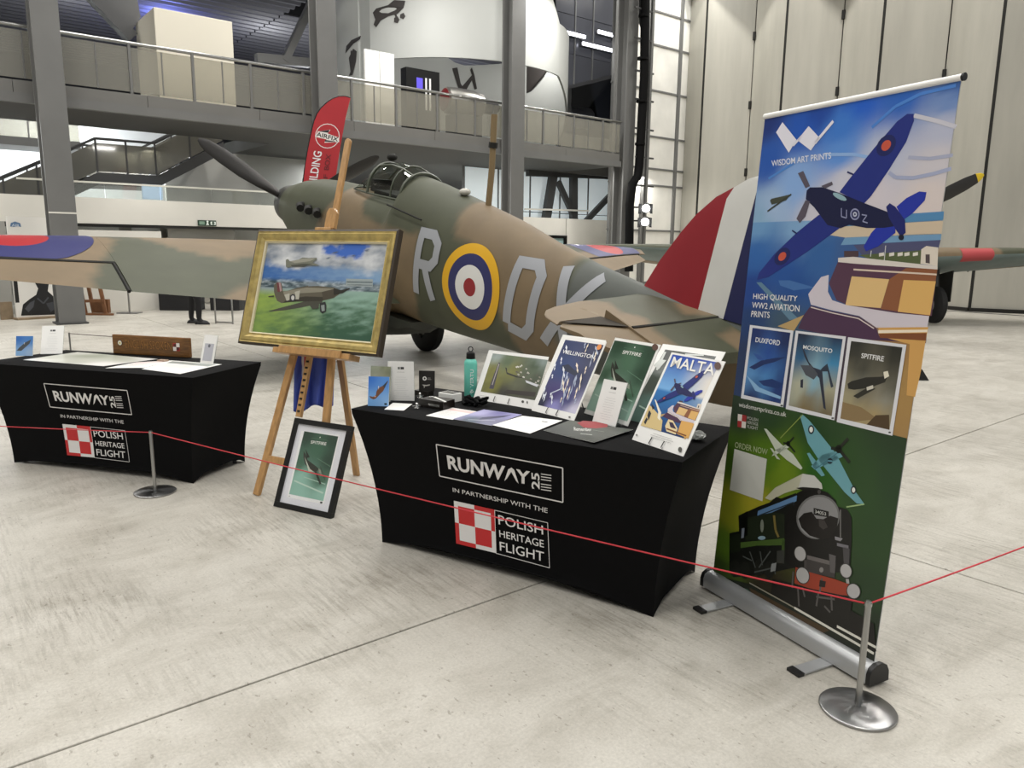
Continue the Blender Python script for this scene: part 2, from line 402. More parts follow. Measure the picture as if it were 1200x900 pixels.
tag(MB().gbox(-33.2, 9.2, 19.9, 20, 0, 13.4).build('wall_back', M_DARKW), kind='structure')
tag(MB().gbox(-33.2, -6.3, 10.6, 10.7, 0, 6.0).build('wall_back_low', M_LIGHTW), kind='structure')
tag(MB().gbox(-33.2, -33.1, -26.5, 14, 0, 13.4).build('wall_left', M_GREYW), kind='structure')

# white-panelled corner beside the doors
M_PANE = mat('opal_panel', '#e4e2da', .35, var=.12, scale=1.3)
w1 = empty('window_1', G(6.6, 1.2, 0), kind='structure')
ys = [-40, 18, 57, 110, 163, 200, 219, 271, 330]
zs = sorted({round(max(0.02, at_gb(785, y, 1.2)[1]), 3) for y in ys})
for z0, z1 in zip(zs, zs[1:]):
    MB().gbox(5.06, 6.5, 1.2, 1.24, z0 + .03, z1 - .03).build('pane', M_PANE, w1)
    MB().gbox(6.62, 8.9, 1.2, 1.24, z0 + .03, z1 - .03).build('pane', M_PANE, w1)
    MB().gbox(4.9, 8.9, 1.17, 1.23, z0 - .03, z0 + .03).build('rail', M_STEEL, w1)
for a in (5.0, 6.56, 8.3):
    MB().gbox(a - .06, a + .06, 1.12, 1.24, 0, 13).build('mullion', M_STEEL, w1)

# ------------------------------------------------------------------ steel columns
def column(a0, b0, label):
    r = empty('steel_column', G(a0 + .21, b0 + .22, 0), label, 'column', 'grey steel columns along the mezzanine', GANG)
    for q in (b0, b0 + .4): MB().gbox(a0, a0 + .46, q, q + .05, 0, 12.5).build('flange', M_STEEL, r, bevel=.004)
    MB().gbox(a0 + .2, a0 + .26, b0 + .05, b0 + .4, 0, 12.5).build('web', M_STEEL, r)
    MB().gbox(a0 - .05, a0 + .5, b0 - .05, b0 + .5, 0, .03).build('base_plate', M_STEEL_D, r)
    if label.startswith('left'): MB().gbox(a0 - .004, a0 + .464, b0 - .006, b0 - .001, 2.1, 2.13).build('joint_strip', M_WHITE, r)
for px, lab in ((43, 'leftmost grey steel column standing in front of the staircase'), (374, 'grey steel column behind the red feather flag'), (600, 'grey steel column rising behind the fighter fuselage by the curved screen')):
    column(at_gb(px, 100, -.55)[0], -.55, lab)
column(4.25, -.1, 'grey steel column at the corner carrying the black pipe and spotlights')

# black pipe down the corner column
m = MB(); P = [(757, -60), (755, 90), (749, 195), (747, 207), (741, 216), (738, 240), (737, 318)]
pts = []
for px, py in P:
    a, z = at_gb(px, py, -.35); pts.append(G(a, -.35, z))
M_PIPE = mat('matt_black_pipe', '#080808', .75, spec=.12)
pr = empty('drain_pipe', pts[-1], 'thick black pipe with a bend running down the corner column', 'pipe')
M_BLK = mat('black_plastic', '#0c0c0c', .5, spec=.3)
MB().tube(pts, .14, 14).build('pipe_run', M_PIPE, pr, smooth=60)
for py in (20, 70, 120, 170):
    a, z = at_gb(755 - (py - 0) * .03, py, -.35); MB().cyl(G(a, -.35, z), G(a, -.35, z + .07), .165).build('pipe_collar', M_PIPE, pr, smooth=40)
# thin pipe beside it
q = [G(*(lambda t: (t[0], -.25, t[1]))(at_gb(x, y, -.25))) for x, y in ((750, -40), (750, 28), (753, 36), (752, 60))]
tag(MB().tube(q, .03, 8).build('thin_pipe', M_BLK, smooth=60), 'thin dark pipe running beside the thick black pipe', 'pipe')
# rungs on the corner column
lad = empty('rung_rack', G(5, -.3, 0), 'grey rungs fixed up the corner column beside the black pipe', 'ladder')
for y in (12, 47, 85, 118, 152, 185, 218):
    a, z = at_gb(757, y, -.3); MB().bar(G(a - .5, -.3, z), G(a + .35, -.3, z), .05, .05).build('rung', M_STEEL_D, lad)
MB().gbox(at_gb(762, 100, -.3)[0] - .05, at_gb(762, 100, -.3)[0] + .05, -.33, -.25, 0.02, 12.5).build('rail', M_STEEL, lad)

# twin spotlights
M_LAMP = mat('lamp_lens', '#ffffff', .3, emit=22)
for i, (px, py) in enumerate(((757, 244), (756, 260))):
    a, z = at_gb(px, py, -.7); c = G(a, -.7, z)
    r = empty('spotlight', c, 'upper black spotlight switched on beside the black pipe' if i == 0 else 'lower black spotlight switched on beside the black pipe', 'spotlight')
    d = Vector((-.25, -.95, -.2)).normalized()
    MB().lathe(c + d * .02, -d, [(.13, 0), (.15, .02), (.15, .2), (.09, .32), (.03, .36)]).build('housing', M_BLK, r, smooth=40)
    MB().lathe(c + d * .03, -d, [(.12, 0), (.12, .02)]).build('lens', M_LAMP, r, smooth=40)
    for s in (-1, 1): MB().box(c + d * .12 + RIGHT * s * .18, (.13, .012, .3), RIGHT * .7 + d * .7 * s, None, (0, 0, 1)).build('barn_door', M_BLK, r)
    MB().bar(c - d * .2, G(4.75, -.1, z + .05), .05, .05).build('bracket', M_BLK, r)

# ------------------------------------------------------------------ mezzanine gallery
M_FASCIA = mat('gallery_fascia', '#6c6b67', .5, var=.06, scale=2)
M_SOFF = mat('gallery_soffit', '#42413d', .7)
M_GLASS = glass('balustrade_glass', '#e2e0d8', .06, .05, .24, '#c4c2b8')
M_RAIL = mat('brushed_handrail', '#a8a8a6', .3, 1.)
mz = empty('mezzanine_gallery', G(-5, 1, 4.13), 'raised gallery deck with grey fascia beams crossing the hall', 'balcony')
MB().gbox(-26, 4.2, .06, 2.7, 4.16, 4.5).build('deck', M_SOFF, mz)
MB().gbox(-6.2, 9.0, 2.7, 19.8, 4.16, 4.5).build('deck', M_SOFF, mz)
for k in range(13):
    a0 = -26 + k * 2.32; MB().gbox(a0 + .005, a0 + 2.315, 0, .06, 4.3, 4.53).build('fascia_panel', M_FASCIA, mz)
MB().gbox(-26, 4.2, -.04, .1, 4.13, 4.3).build('edge_beam', M_STEEL, mz)
bal = empty('glass_balustrade', G(-5, .03, 4.53), 'glass balustrade with steel posts along the raised gallery edge', 'balustrade')
MB().tube([G(-26, .03, 5.5), G(4.2, .03, 5.5)], .035, 10).build('handrail', M_RAIL, bal, smooth=60)
k = 0; a = -25.9
while a < 4.1:
    a2 = min(a + 1.22, 4.18)
    MB().gbox(a - .025, a + .025, 0, .06, 4.53, 5.48).build('post', M_STEEL, bal)
    MB().gbox(a + .03, a2 - .03, .02, .035, 4.57, 5.42).build('glass_panel', M_GLASS, bal)
    MB().gbox(a + .6, a + .62, .015, .04, 4.57, 5.42).build('clamp_strip', M_STEEL, bal)
    a = a2
# white box room on the gallery
a0, z0 = at_gb(180, 8, .9); a1, _ = at_gb(272, 25, .9); b1 = at_ga(153, 32, a0)[0]
tag(MB().gbox(a0, a1, .9, min(b1, 2.5), 4.53, z0).build('white_box_booth', mat('cream_board', '#e9e3d2', .6), bevel=.01), 'large plain white box standing on the gallery', 'booth')
# dark truss gusset over the gallery
g = [G(*(lambda t: (t[0], 2.2, t[1]))(at_gb(x, y, 2.2))) for x, y in ((98, -6), (112, -10), (158, 44), (152, 46))]
gs = empty('roof_truss', G(-10, 2.2, 7), 'dark steel roof brace above the gallery left of the white box', 'truss')
MB().bar((g[0] + g[1]) / 2, (g[2] + g[3]) / 2, .3, .25).build('brace', M_STEEL_D, gs)
MB().slab([G(*(lambda t: (t[0], 2.25, t[1]))(at_gb(x, y, 2.25))) for x, y in ((118, -6), (160, -6), (165, 20), (154, 36))], GV, .05).build('gusset_plate', M_STEEL_D, gs)
MB().bar(G(-12, 2.2, 8.2), G(-5, 2.2, 8.2), .3, .3).build('chord', M_STEEL_D, gs)
# blue brace right of the white box
p = [G(*(lambda t: (t[0], 5.5, t[1]))(at_gb(x, y, 5.5))) for x, y in ((333, 72), (366, 2), (300, 68), (362, 74))]
bb = empty('roof_brace', p[0], 'steel roof brace lit blue between white box and column', 'truss')
MB().bar(p[0], p[1] + (p[1] - p[0]) * .3, .28, .2).build('brace', M_STEEL, bb); MB().bar(p[2], p[3], .25, .25).build('beam', M_STEEL, bb)

# ------------------------------------------------------------------ curved white screen
DC = G(.31, 3.85); DR = 3.75
def on_drum(px, py, near=True, r=DR):
    d = ray(px, py); ox, oy = -DC.x, -DC.y; A = d.x ** 2 + d.y ** 2; B = 2 * (ox * d.x + oy * d.y); C_ = ox * ox + oy * oy - r * r; D = max(B * B - 4 * A * C_, 0)
    t = (-B + (-1 if near else 1) * math.sqrt(D)) / (2 * A); p = CAM_O + d * t; return math.atan2(p.y - DC.y, p.x - DC.x), p.z
def drum(t, z, r=DR): return Vector((DC.x + r * math.cos(t), DC.y + r * math.sin(t), z))
tc = math.atan2(-DC.y, -DC.x)            # angle that faces the camera
t0 = on_drum(434, 60)[0]; zr = on_drum(520, 67)[1]
def rel(t): return (t - tc + math.pi) % (2 * math.pi) - math.pi
r0 = rel(t0)
tr = rel(on_drum(655, 80)[0])
M_SCREEN = mat('screen_skin', '#b3b5b1', .55, var=.03, scale=.8)
scr = empty('curved_screen', G(.31, 3.85, 4.53), 'huge curved white screen with dark biplane silhouettes above the gallery', 'screen')
f6 = rel(on_drum(596, 20)[0]); ztr = on_drum(655, 27)[1]
def zt_near(f):
    k = max(0, (f - f6) / (tr - f6)); return 10.6 + (ztr - 10.6) * (1 - (1 - k) ** 1.0) if k > 0 else 10.6
def ribbon(f0, f1, zb, n, name, zt=lambda f: ztr):
    m = MB(); R = []
    for i in range(n + 1):
        f = f0 + (f1 - f0) * i / n; t = tc + f; z = zb(f); h = max(zt(f), z + .05); R.append([drum(t, z), drum(t, h), drum(t, h, DR - .06), drum(t, z, DR - .06)])
    return m.rings(R).build(name, M_SCREEN, scr, smooth=50)
sgn = 1 if tr > r0 else -1
zb_near = lambda f: zr + .0 * f
ribbon(r0, tr, zb_near, 30, 'front_band', zt_near)
end = r0 + sgn * (2 * math.pi - .12)
def zb_back(f):
    k = (f - tr) / (end - tr); return zr + (4.6 - zr) * min(1, k / .22)
ribbon(tr, end, zb_back, 50, 'rear_band', lambda f: ztr + (10.6 - ztr) * min(1, max(0, (f - tr) / (end - tr) - .45) * 4))
M_SIL = mat('dark_silhouette', '#34302e', .6)
def sil(pts, near, r):
    P = [on_drum(x, y, near, r) for x, y in pts]; n = len(P)
    Q = [drum(t, z, r) for t, z in P]; c = [drum(t, z, r + .008) for t, z in P]
    tris = tessellate_polygon([[Vector((rel(t) * r, z, 0)) for t, z in P]])
    MB().add(Q + c, [tuple(x) for x in tris] + [tuple(i + n for i in x) for x in tris] + [(i, (i + 1) % n, (i + 1) % n + n, i + n) for i in range(n)]).build('aircraft_silhouette', M_SIL, scr)
for s in ([(437, 15), (441, 10), (455, 6), (462, 0), (475, 1), (473, 9), (466, 16), (455, 19), (446, 24), (441, 32), (438, 29), (440, 23)], [(462, 21), (466, 19), (468, 23), (466, 27), (462, 26)], [(469, 17), (473, 15), (475, 19), (473, 22), (469, 21)], [(462, 16), (464, 15), (466, 21), (464, 22)]):
    sil(s, True, DR + .012)
for s in ([(405, 62), (406, 54), (412, 47), (423, 42), (422, 46), (414, 51), (409, 57)], [(411, 84), (409, 68), (414, 57), (418, 60), (417, 72), (413, 88), (409, 89)], [(411, 60), (412, 59), (413, 84), (412, 85)]): sil(s, True, DR + .012)
for s in ([(530, 80), (536, 79), (540, 98), (544, 104), (538, 106)], [(540, 103), (553, 88), (551, 82), (553, 79), (556, 88), (559, 104), (556, 105), (553, 94), (546, 106)], [(617, 76), (643, 80), (622, 107), (617, 109)]):
    sil(s, False, DR - .075)
# things on the gallery below the screen
a0, zt = at_gb(427, 57, .55); a1, _ = at_gb(462, 66, .55)
r = empty('display_screen', G((a0 + a1) / 2, .55, 4.53), 'pair of tall white display panels standing on the gallery', 'panel')
for q in (0, 1): MB().gbox(a0 + q * (a1 - a0) / 2 + .01, a0 + (q + 1) * (a1 - a0) / 2 - .01, .55, .62, 4.53, zt).build('board', mat('white_board', '#f1f0ec', .5), r)
a0, zt = at_gb(476, 78, .12 + .3); a1, _ = at_gb(515, 84, .42)
r = empty('display_cabinet', G((a0 + a1) / 2, .5, 4.53), 'black display cabinet with a violet screen on the gallery', 'cabinet')
MB().gbox(a0, a1, .42, .7, 4.53, zt).build('body', M_BLK, r)
MB().gbox(a0 + .3 * (a1 - a0), a0 + .48 * (a1 - a0), .41, .42, zt - .5, zt - .22).build('screen', mat('violet_screen', '#5a4fc8', .3, emit=.6), r)
for q in (.56, .68): MB().gbox(a0 + q * (a1 - a0), a0 + (q + .05) * (a1 - a0), .41, .42, zt - 1.0, zt - .2).build('light_strip', mat('white_strip', '#e8e8e8', .3), r)
e = empty('aero_engine', G(-.9, 1.0, 4.53), 'silver and red aircraft engine cowling on the gallery under the screen', 'engine')
c0 = G(-1.9, .9, 5.55); c1 = G(-.7, .75, 5.5)
MB().lathe(c0, c1 - c0, [(.25, 0), (.34, .05), (.36, .3), (.36, .8), (.3, 1.15), (.1, 1.2)], 24).build('cowling', mat('bare_aluminium', '#b9b7b0', .3, .9), e, smooth=40)
MB().lathe(c0 - (c1 - c0) * .01, c1 - c0, [(.27, -.02), (.3, 0), (.27, .03)], 24).build('cowl_ring', mat('dark_red_paint', '#6b1b1e', .4), e, smooth=40)
MB().lathe(c1, c1 - c0, [(.2, 0), (.2, .4), (.1, .5)], 16).build('rear_section', M_BLK, e, smooth=40)
MB().box((c0 + c1) / 2 - Vector((0, 0, .68)), (.9, .5, .65), GU, GV).build('cradle', M_STEEL_D, e)

# dark reflective facade beside the screen, lower edge sloping
w2 = empty('window_2', G(6.5, 3.8, 8), kind='structure')
M_REFL = mat('dark_mirror_glass', '#64656a', .18, .45, bump=.12, bscale=2.5)
pa, pz = at_gb(652, 104, 3.8); qa, qz = at_gb(738, 83, 3.8)
zlow = lambda a: pz + (qz - pz) * (a - pa) / (qa - pa)
aa = [at_gb(x, 60, 3.8)[0] for x in (650, 673, 694, 717, 741)]; aa[-1] = max(aa[-1], 8.85)
for i in range(4):
    for z0, z1 in ((None, 8.4), (8.4, 9.7), (9.7, 11.0), (11.0, 12.3)):
        x0, x1 = aa[i] + .02, aa[i + 1] - .02
        q0, q1 = (zlow(x0), zlow(x1)) if z0 is None else (z0 + .02, z0 + .02)
        if q1 > z1: continue
        MB().hexa([G(x0, 3.8, q0), G(x1, 3.8, q1), G(x1, 3.86, q1), G(x0, 3.86, q0), G(x0, 3.8, z1), G(x1, 3.8, z1), G(x1, 3.86, z1), G(x0, 3.86, z1)]).build('pane', M_REFL, w2)
MB().bar(G(aa[0], 3.82, zlow(aa[0]) - .05), G(aa[-1], 3.82, zlow(aa[-1]) - .05), .12, .12).build('sill', M_STEEL_D, w2)
for i in range(1, 4): MB().gbox(aa[i] - .025, aa[i] + .025, 3.76, 3.86, zlow(aa[i]), 12.3).build('mullion', M_STEEL, w2)
M_STREAK = mat('reflection_glow', '#f4f6ff', .3, emit=5)  # emissive bars standing in for streaks reflected in the glass
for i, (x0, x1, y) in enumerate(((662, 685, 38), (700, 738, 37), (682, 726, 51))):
    q0, q1 = at_gb(x0, y, 3.7), at_gb(x1, y, 3.7); r = empty('reflection_streak', G(q0[0], 3.7, q0[1]), ('upper left', 'upper right', 'lower')[i] + ' glowing white bar imitating a reflection on the dark glass facade', 'reflection')
    MB().bar(G(q0[0], 3.66, q0[1]), G(q1[0], 3.66, q0[1]), .1, .07, GV).build('tube', M_STREAK, r); MB().bar(G(q0[0], 3.72, q0[1]), G(q1[0], 3.72, q0[1]), .14, .06, GV).build('streak_backing', M_STEEL, r)  # bar glows in place of a reflected lamp, plate behind it
du = empty('ventilation_duct', G(6, 6.5, 5.5), 'fat grey round duct under the dark facade on the gallery', 'duct')
MB().tube([G(3.4, 6.5, 6.64), G(9, 6.5, 6.9)], .42, 20).build('duct_run', M_FASCIA, du, smooth=50)
for a in (3.8, 5, 6.4, 7.8): MB().tube([G(a, 6.5, 6.65), G(a + .08, 6.5, 6.655)], .46, 20).build('duct_flange', M_STEEL_D, du, smooth=50)
for a in (4.6, 6.3): tag(MB().gbox(a, a + .35, 5, 5.4, 4.53, 9).build('gallery_pillar', M_FASCIA), 'slim grey pillar standing deep on the gallery ' + ('left of' if a < 5 else 'right of') + ' the bend in the duct', 'column')
tag(MB().gbox(4.25, 8.7, 2.9, 3.05, 4.53, 5.5).build('parapet', M_GREYW), 'plain beige parapet wall behind the glass at the gallery end', 'wall')
# lit glazing and steel frame under the gallery end
w3 = empty('window_3', G(4, 3.4, 0), kind='structure')
M_BLUEW = mat('glowing_frosted_glass', '#dfe9ec', .4, var=.08, scale=.9, emit=.35)  # faint glow put into the panes for the gallery light on them
for k in range(6):
    for z0, z1 in ((0.02, 1.4), (1.4, 2.8), (2.8, 4.15)):
        MB().gbox(.5 + k * 1.4 + .02, 1.9 + k * 1.4 - .02, 3.4, 3.45, z0 + .015, z1 - .015).build('pane', M_BLUEW, w3)
    MB().gbox(.48 + k * 1.4, .52 + k * 1.4, 3.36, 3.46, 0, 4.15).build('mullion', M_STEEL, w3)
fr = empty('steel_frame', G(4, 3.05, 0), 'dark grey steel bracing frame below the gallery end', 'frame')
def gp(px, py, b): a, z = at_gb(px, py, b); return G(a, b, z)
for (x0, y0), (x1, y1), wd in (((649, 200), (639, 262), .3), ((654, 213), (676, 262), .2), ((672, 200), (672, 262), .28), ((733, 210), (684, 262), .2), ((618, 201), (736, 206), .3)):
    MB().bar(gp(x0, y0, 3.05), gp(x1, y1, 3.05), wd, wd * .6, GV).build('brace', M_STEEL_D, fr)
MB().bar(gp(615, 245, 2.9), gp(690, 247, 2.9), .06, .06).build('tie_rail', M_WHITE, fr)

# low white walls under the gallery
wl = tag(MB().gbox(-20, 4.2, 2.5, 2.62, 2.0, 2.58).build('wall_under', M_WHITE), kind='structure')
MB().gbox(-4.6, 1.4, 2.5, 2.62, 0, 2.0).build('lower_panel', M_WHITE, wl)
MB().gbox(4.25, 9.0, 2.5, 2.62, 0, 2.58).build('lower_panel', M_WHITE, wl)
MB().gbox(-11.2, -9.1, 2.3, 2.42, 0, 1.85).build('lower_panel', M_WHITE, wl)
MB().gbox(-20, -12.2, 2.5, 2.62, 0, 2.0).build('lower_panel', M_GREYW, wl)
MB().gbox(-20, 4.2, 2.62, 2.7, 1.93, 2.0).build('head_rail', M_STEEL_D, wl)
MB().gbox(-12.2, -4.6, 5.4, 5.5, 0, 2.6).build('recess_back', mat('recess_wall', '#b5b3ad', .35), wl)
MB().gbox(-12.2, -4.6, 2.62, 5.4, 2.45, 2.55).build('recess_soffit', M_GREYW, wl)
for q0, q1, mm in ((92, 140, M_LIGHTW), (155, 188, M_LIGHTW)):
    MB().gbox(at_gb(q0, 275, 4.2)[0], at_gb(q1, 275, 4.2)[0], 4.2, 4.25, .02, 2.4).build('pale_screen', mm, wl)
MB().gbox(at_gb(197, 275, 3.6)[0], at_gb(275, 275, 3.6)[0], 3.6, 3.7, .02, 2.35).build('steel_shutter', mat('steel_shutter', '#b9b6ac', .25, .7), wl)
w4 = empty('window_4', G(2.8, 2.5, 0), kind='structure')
MB().gbox(1.4, 4.25, 2.46, 2.6, 1.9, 2.0).build('frame', M_BLK, w4)
for a in (1.4, 2.8, 4.13): MB().gbox(a, a + .12, 2.46, 2.6, 0, 1.9).build('frame', M_BLK, w4)
for a in (1.52, 2.92): MB().gbox(a, a + 1.26, 2.52, 2.55, 0.02, 1.9).build('pane', mat('teal_window', '#9fb9b8', .15), w4)
gl = empty('glass_screen', G(-8, 2.45, 2.58), 'low clear glass screen with pale top rail above the white wall', 'balustrade')
for k in range(6): MB().gbox(-11.4 + k * 1.2 + .01, -10.2 + k * 1.2 - .01, 2.5, 2.515, 2.58, 2.9).build('glass_panel', glass('clear_glass', '#eef0ec', .07, .02, .1, '#b8b8b2'), gl)
MB().gbox(-11.9, -4.2, 2.48, 2.54, 2.9, 2.94).build('top_rail', mat('pale_rail', '#d9d7cc', .4), gl)
# emergency exit sign
ex, ez = at_gb(232, 261, 2.48); q0 = at_gb(232, 264.5, 2.49); q1 = at_gb(253, 258.5, 2.49); wS, hS = q1[0] - q0[0], q1[1] - q0[1]
es = MB().gbox(q0[0], q1[0], 2.47, 2.5, q0[1], q1[1]).build('exit_sign', mat('sign_green', '#1d3a2a', .4)); tag(es, 'small dark green exit sign with white pictograms on the white wall', 'sign')
A = Art(wS, hS, .0008); A.rect(.03, .03, wS * .36, hS - .03, '#7f9a88'); A.rect(wS * .42, .03, wS * .62, hS - .03, '#1d3a2a')
A.ell((wS * .52, hS * .78), .025, .025, '#e8efe8', raw=True); A.line([(wS * .52, hS * .68), (wS * .5, hS * .4), (wS * .46, hS * .15)], .03, '#e8efe8', raw=True); A.line([(wS * .52, hS * .45), (wS * .57, hS * .15)], .03, '#e8efe8', raw=True)
A.rect(wS * .68, .03, wS * .97, hS - .03, '#e8efe8'); A.poly([(wS * .72, hS * .45), (wS * .825, hS * .85), (wS * .93, hS * .45)], '#1d3a2a', raw=True); A.rect(wS * .79, hS * .15, wS * .86, hS * .5, '#1d3a2a')
A.build('sign_print', es, frame_of(G(q0[0], 2.47, q0[1]), GU, (0, 0, 1)), colmat('matt_print', .5), .002)
# blue-white lit sign above the wall
q0 = at_gb(168, 233, 3.0); q1 = at_gb(190, 217, 3.0)
tag(MB().gbox(q0[0], q1[0], 3.0, 3.1, q0[1], q1[1]).build('light_box', mat('pale_blue_lightbox', '#bcd6f5', .4, emit=.7)), 'small pale blue lit box sign behind the glass screen', 'sign')

# ------------------------------------------------------------------ staircase with glass sides
st = empty('staircase', G(-10, 3, 2), 'dark steel staircase with frosted glass sides rising to the gallery', 'staircase')
SB = 3.3
def sp(px, py, b=SB): a, z = at_gb(px, py, b); return Vector((a, 0, z))
bot = [sp(-75, 285), sp(84, 216), sp(115, 202), sp(184, 206), sp(262, 166)]
top = [sp(-75, 245), sp(84, 172), sp(117, 155), sp(180, 163), sp(258, 130)]
top = [Vector((b_.x, 0, b_.z + .78)) for b_ in bot]
for i in range(4):
    a, b_ = bot[i], bot[i + 1]
    for q in (SB, SB + 1.6):
        MB().hexa([G(a.x, q, a.z - .28), G(b_.x, q, b_.z - .28), G(b_.x, q + .08, b_.z - .28), G(a.x, q + .08, a.z - .28), G(a.x, q, a.z), G(b_.x, q, b_.z), G(b_.x, q + .08, b_.z), G(a.x, q + .08, a.z)]).build('stringer', M_STEEL_D, st)
        n = max(1, round((b_.x - a.x) / .75))
        for k in range(n):
            x, y = a.lerp(b_, k / n), a.lerp(b_, (k + 1) / n)
            MB().hexa([G(x.x + .02, q + .03, x.z + .03), G(y.x - .02, q + .03, y.z + .03), G(y.x - .02, q + .045, y.z + .03), G(x.x + .02, q + .045, x.z + .03), G(x.x + .02, q + .03, x.z + .68), G(y.x - .02, q + .03, y.z + .68), G(y.x - .02, q + .045, y.z + .68), G(x.x + .02, q + .045, x.z + .68)]).build('glass_panel', glass('frosted_stair_glass', '#a8a59c', .05, .1, .45, '#8f8d85'), st)
            MB().gbox(x.x - .02, x.x + .02, q + .02, q + .06, x.z, x.z + .78).build('post', M_STEEL_D, st)
        MB().tube([G(a.x, q + .04, a.z + .78), G(b_.x, q + .04, b_.z + .78)], .03, 8).build('handrail', M_STEEL_D, st, smooth=60)
    if i != 2:
        n = max(2, round((b_.z - a.z) / .17))
        for k in range(n):
            x = a.lerp(b_, (k + .5) / n); MB().gbox(x.x - .15, x.x + .15, SB + .08, SB + 1.6, x.z - .06, x.z - .02).build('tread', M_STEEL_D, st)
        MB().hexa([G(a.x, SB + .08, a.z - .27), G(b_.x, SB + .08, b_.z - .27), G(b_.x, SB + 1.6, b_.z - .27), G(a.x, SB + 1.6, a.z - .27), G(a.x, SB + .08, a.z - .22), G(b_.x, SB + .08, b_.z - .22), G(b_.x, SB + 1.6, b_.z - .22), G(a.x, SB + 1.6, a.z - .22)]).build('soffit', M_SOFF, st)
    else: MB().gbox(a.x, b_.x, SB + .08, SB + 1.6, a.z - .27, a.z - .02).build('landing', M_STEEL_D, st)
# rear gallery seen past the stairs
rg = empty('rear_gallery', G(-10, 8, 2), 'narrow rear gallery with glass front beyond the staircase', 'balcony')
z_d = at_gb(20, 160, 8)[1]; z_b = at_gb(20, 170, 8)[1]; z_r = at_gb(20, 123, 8)[1]; a_r = at_gb(92, 140, 8)[0]
MB().gbox(-26, a_r, 8, 9.5, z_b, z_d).build('deck', M_STEEL, rg)
for k in range(12):
    a0 = a_r - (k + 1) * 1.25; MB().gbox(a0 + .02, a0 + 1.23, 8, 8.02, z_d, z_r - .08).build('glass_panel', M_GLASS, rg); MB().gbox(a0 - .02, a0 + .02, 8, 8.04, z_d, z_r).build('post', M_RAIL, rg)
MB().gbox(-26, a_r, 7.98, 8.04, z_r, z_r + .05).build('handrail', M_STEEL_D, rg)
tag(MB().gbox(a_r, at_gb(161, 140, 8)[0], 8, 8.1, z_b, 4.1).build('gallery_partition', M_GREYW), 'grey partition behind the stair landing', 'wall')
tag(MB().gbox(at_gb(193, 200, 5.2)[0], -3.9, 5.2, 5.3, 0, 4.12).build('stair_back_wall', M_GREYW), 'plain grey wall behind the upper stair flight', 'wall')

# ------------------------------------------------------------------ fighters
def pdist(x, y, poly):
    """signed distance to a polygon, positive inside."""
    n = len(poly); ins = False; d = 1e9
    for i in range(n):
        x0, y0 = poly[i]; x1, y1 = poly[(i + 1) % n]
        if (y0 > y) != (y1 > y) and x < (x1 - x0) * (y - y0) / (y1 - y0) + x0: ins = not ins
        dx, dy = x1 - x0, y1 - y0; t = max(0, min(1, ((x - x0) * dx + (y - y0) * dy) / (dx * dx + dy * dy + 1e-12)))
        d = min(d, math.hypot(x0 + t * dx - x, y0 + t * dy - y))
    return d if ins else -d
def interp(x, T):
    if x <= T[0][0]: return T[0][1:]
    for a, b in zip(T, T[1:]):
        if x <= b[0]:
            k = (x - a[0]) / (b[0] - a[0]); return tuple(p + (q - p) * k for p, q in zip(a[1:], b[1:]))
    return T[-1][1:]
GREEN, EARTH, TAILG = lin('#474a38'), lin('#76654c'), lin('#50544f')
FUS_B = [[(2.29, 1.2), (2.29, .68), (2.03, .35), (1.69, -.08), (1.5, -.6), (1.3, -1.2), (3.9, -1.2), (4.29, -.5), (4.27, .06), (4.28, .34), (4.1, .29), (3.45, .27), (2.97, .32), (2.79, .48), (2.92, .67), (2.95, 1.2)],
         [(4.85, 1.3), (4.82, .65), (4.91, .42), (5.2, .4), (5.35, 0), (5.81, -.22), (5.97, -.44), (6.2, -1.2), (6.9, -1.2), (6.72, -.48), (6.62, -.29), (6.56, .21), (6.56, .47), (6.52, 1.3)],
         [(7.4, -1), (7.7, -.15), (8.2, .15), (8.9, .25), (9.4, -.2), (9.2, -1)]]
WING_B = [[(2.74, 5.4), (2.3, 4.6), (2.52, 3.91), (1.79, 3.4), (2.01, 3.15), (2.49, 3.34), (2.84, 3.51), (3.25, 3.68), (3.9, 3.78), (3.9, 5.4)],
          [(1.2, 3.0), (1.9, 2.9), (2.45, 2.55), (2.75, 2.1), (2.6, 1.7), (2.7, 1.4), (2.2, 1.15), (1.8, 1.0), (1.2, 1.0)],
          [(4.3, 2.3), (3.95, 2.63), (3.62, 2.48), (3.42, 2.2), (3.3, 1.6), (3.4, 1), (4.3, .9)],
          [(1.2, 6.3), (1.2, 5.0), (1.9, 5.0), (2.2, 5.7), (2.2, 6.3)]]
WING_B2 = [[(2.2, -7), (2.2, -4.8), (2.5, -3.9), (2.9, -3.3), (3.8, -3.0), (4, -3.6), (4, -7)], [(1, -2), (2, -2.2), (3, -1.6), (3, -.8), (1, -.8)]]
TAIL_B = [[(7.3, .95), (7.62, .74), (7.91, .9), (8.1, .82), (8.33, 1.0), (8.6, .98), (9, .95), (9, 2), (7.3, 2)], [(7.5, -.2), (7.66, -.09), (7.84, .13), (8.13, .38), (8.24, .1), (8.12, -.2)], [(8.46, .14), (8.52, .42), (8.8, .45), (8.9, .1)]]
def camo(x, y, polys, soft=.035, base=GREEN, top=EARTH):
    d = max(pdist(x, y, p) for p in polys); k = max(0, min(1, .5 + d / (2 * soft))); return tuple(a + (b - a) * k for a, b in zip(base, top))
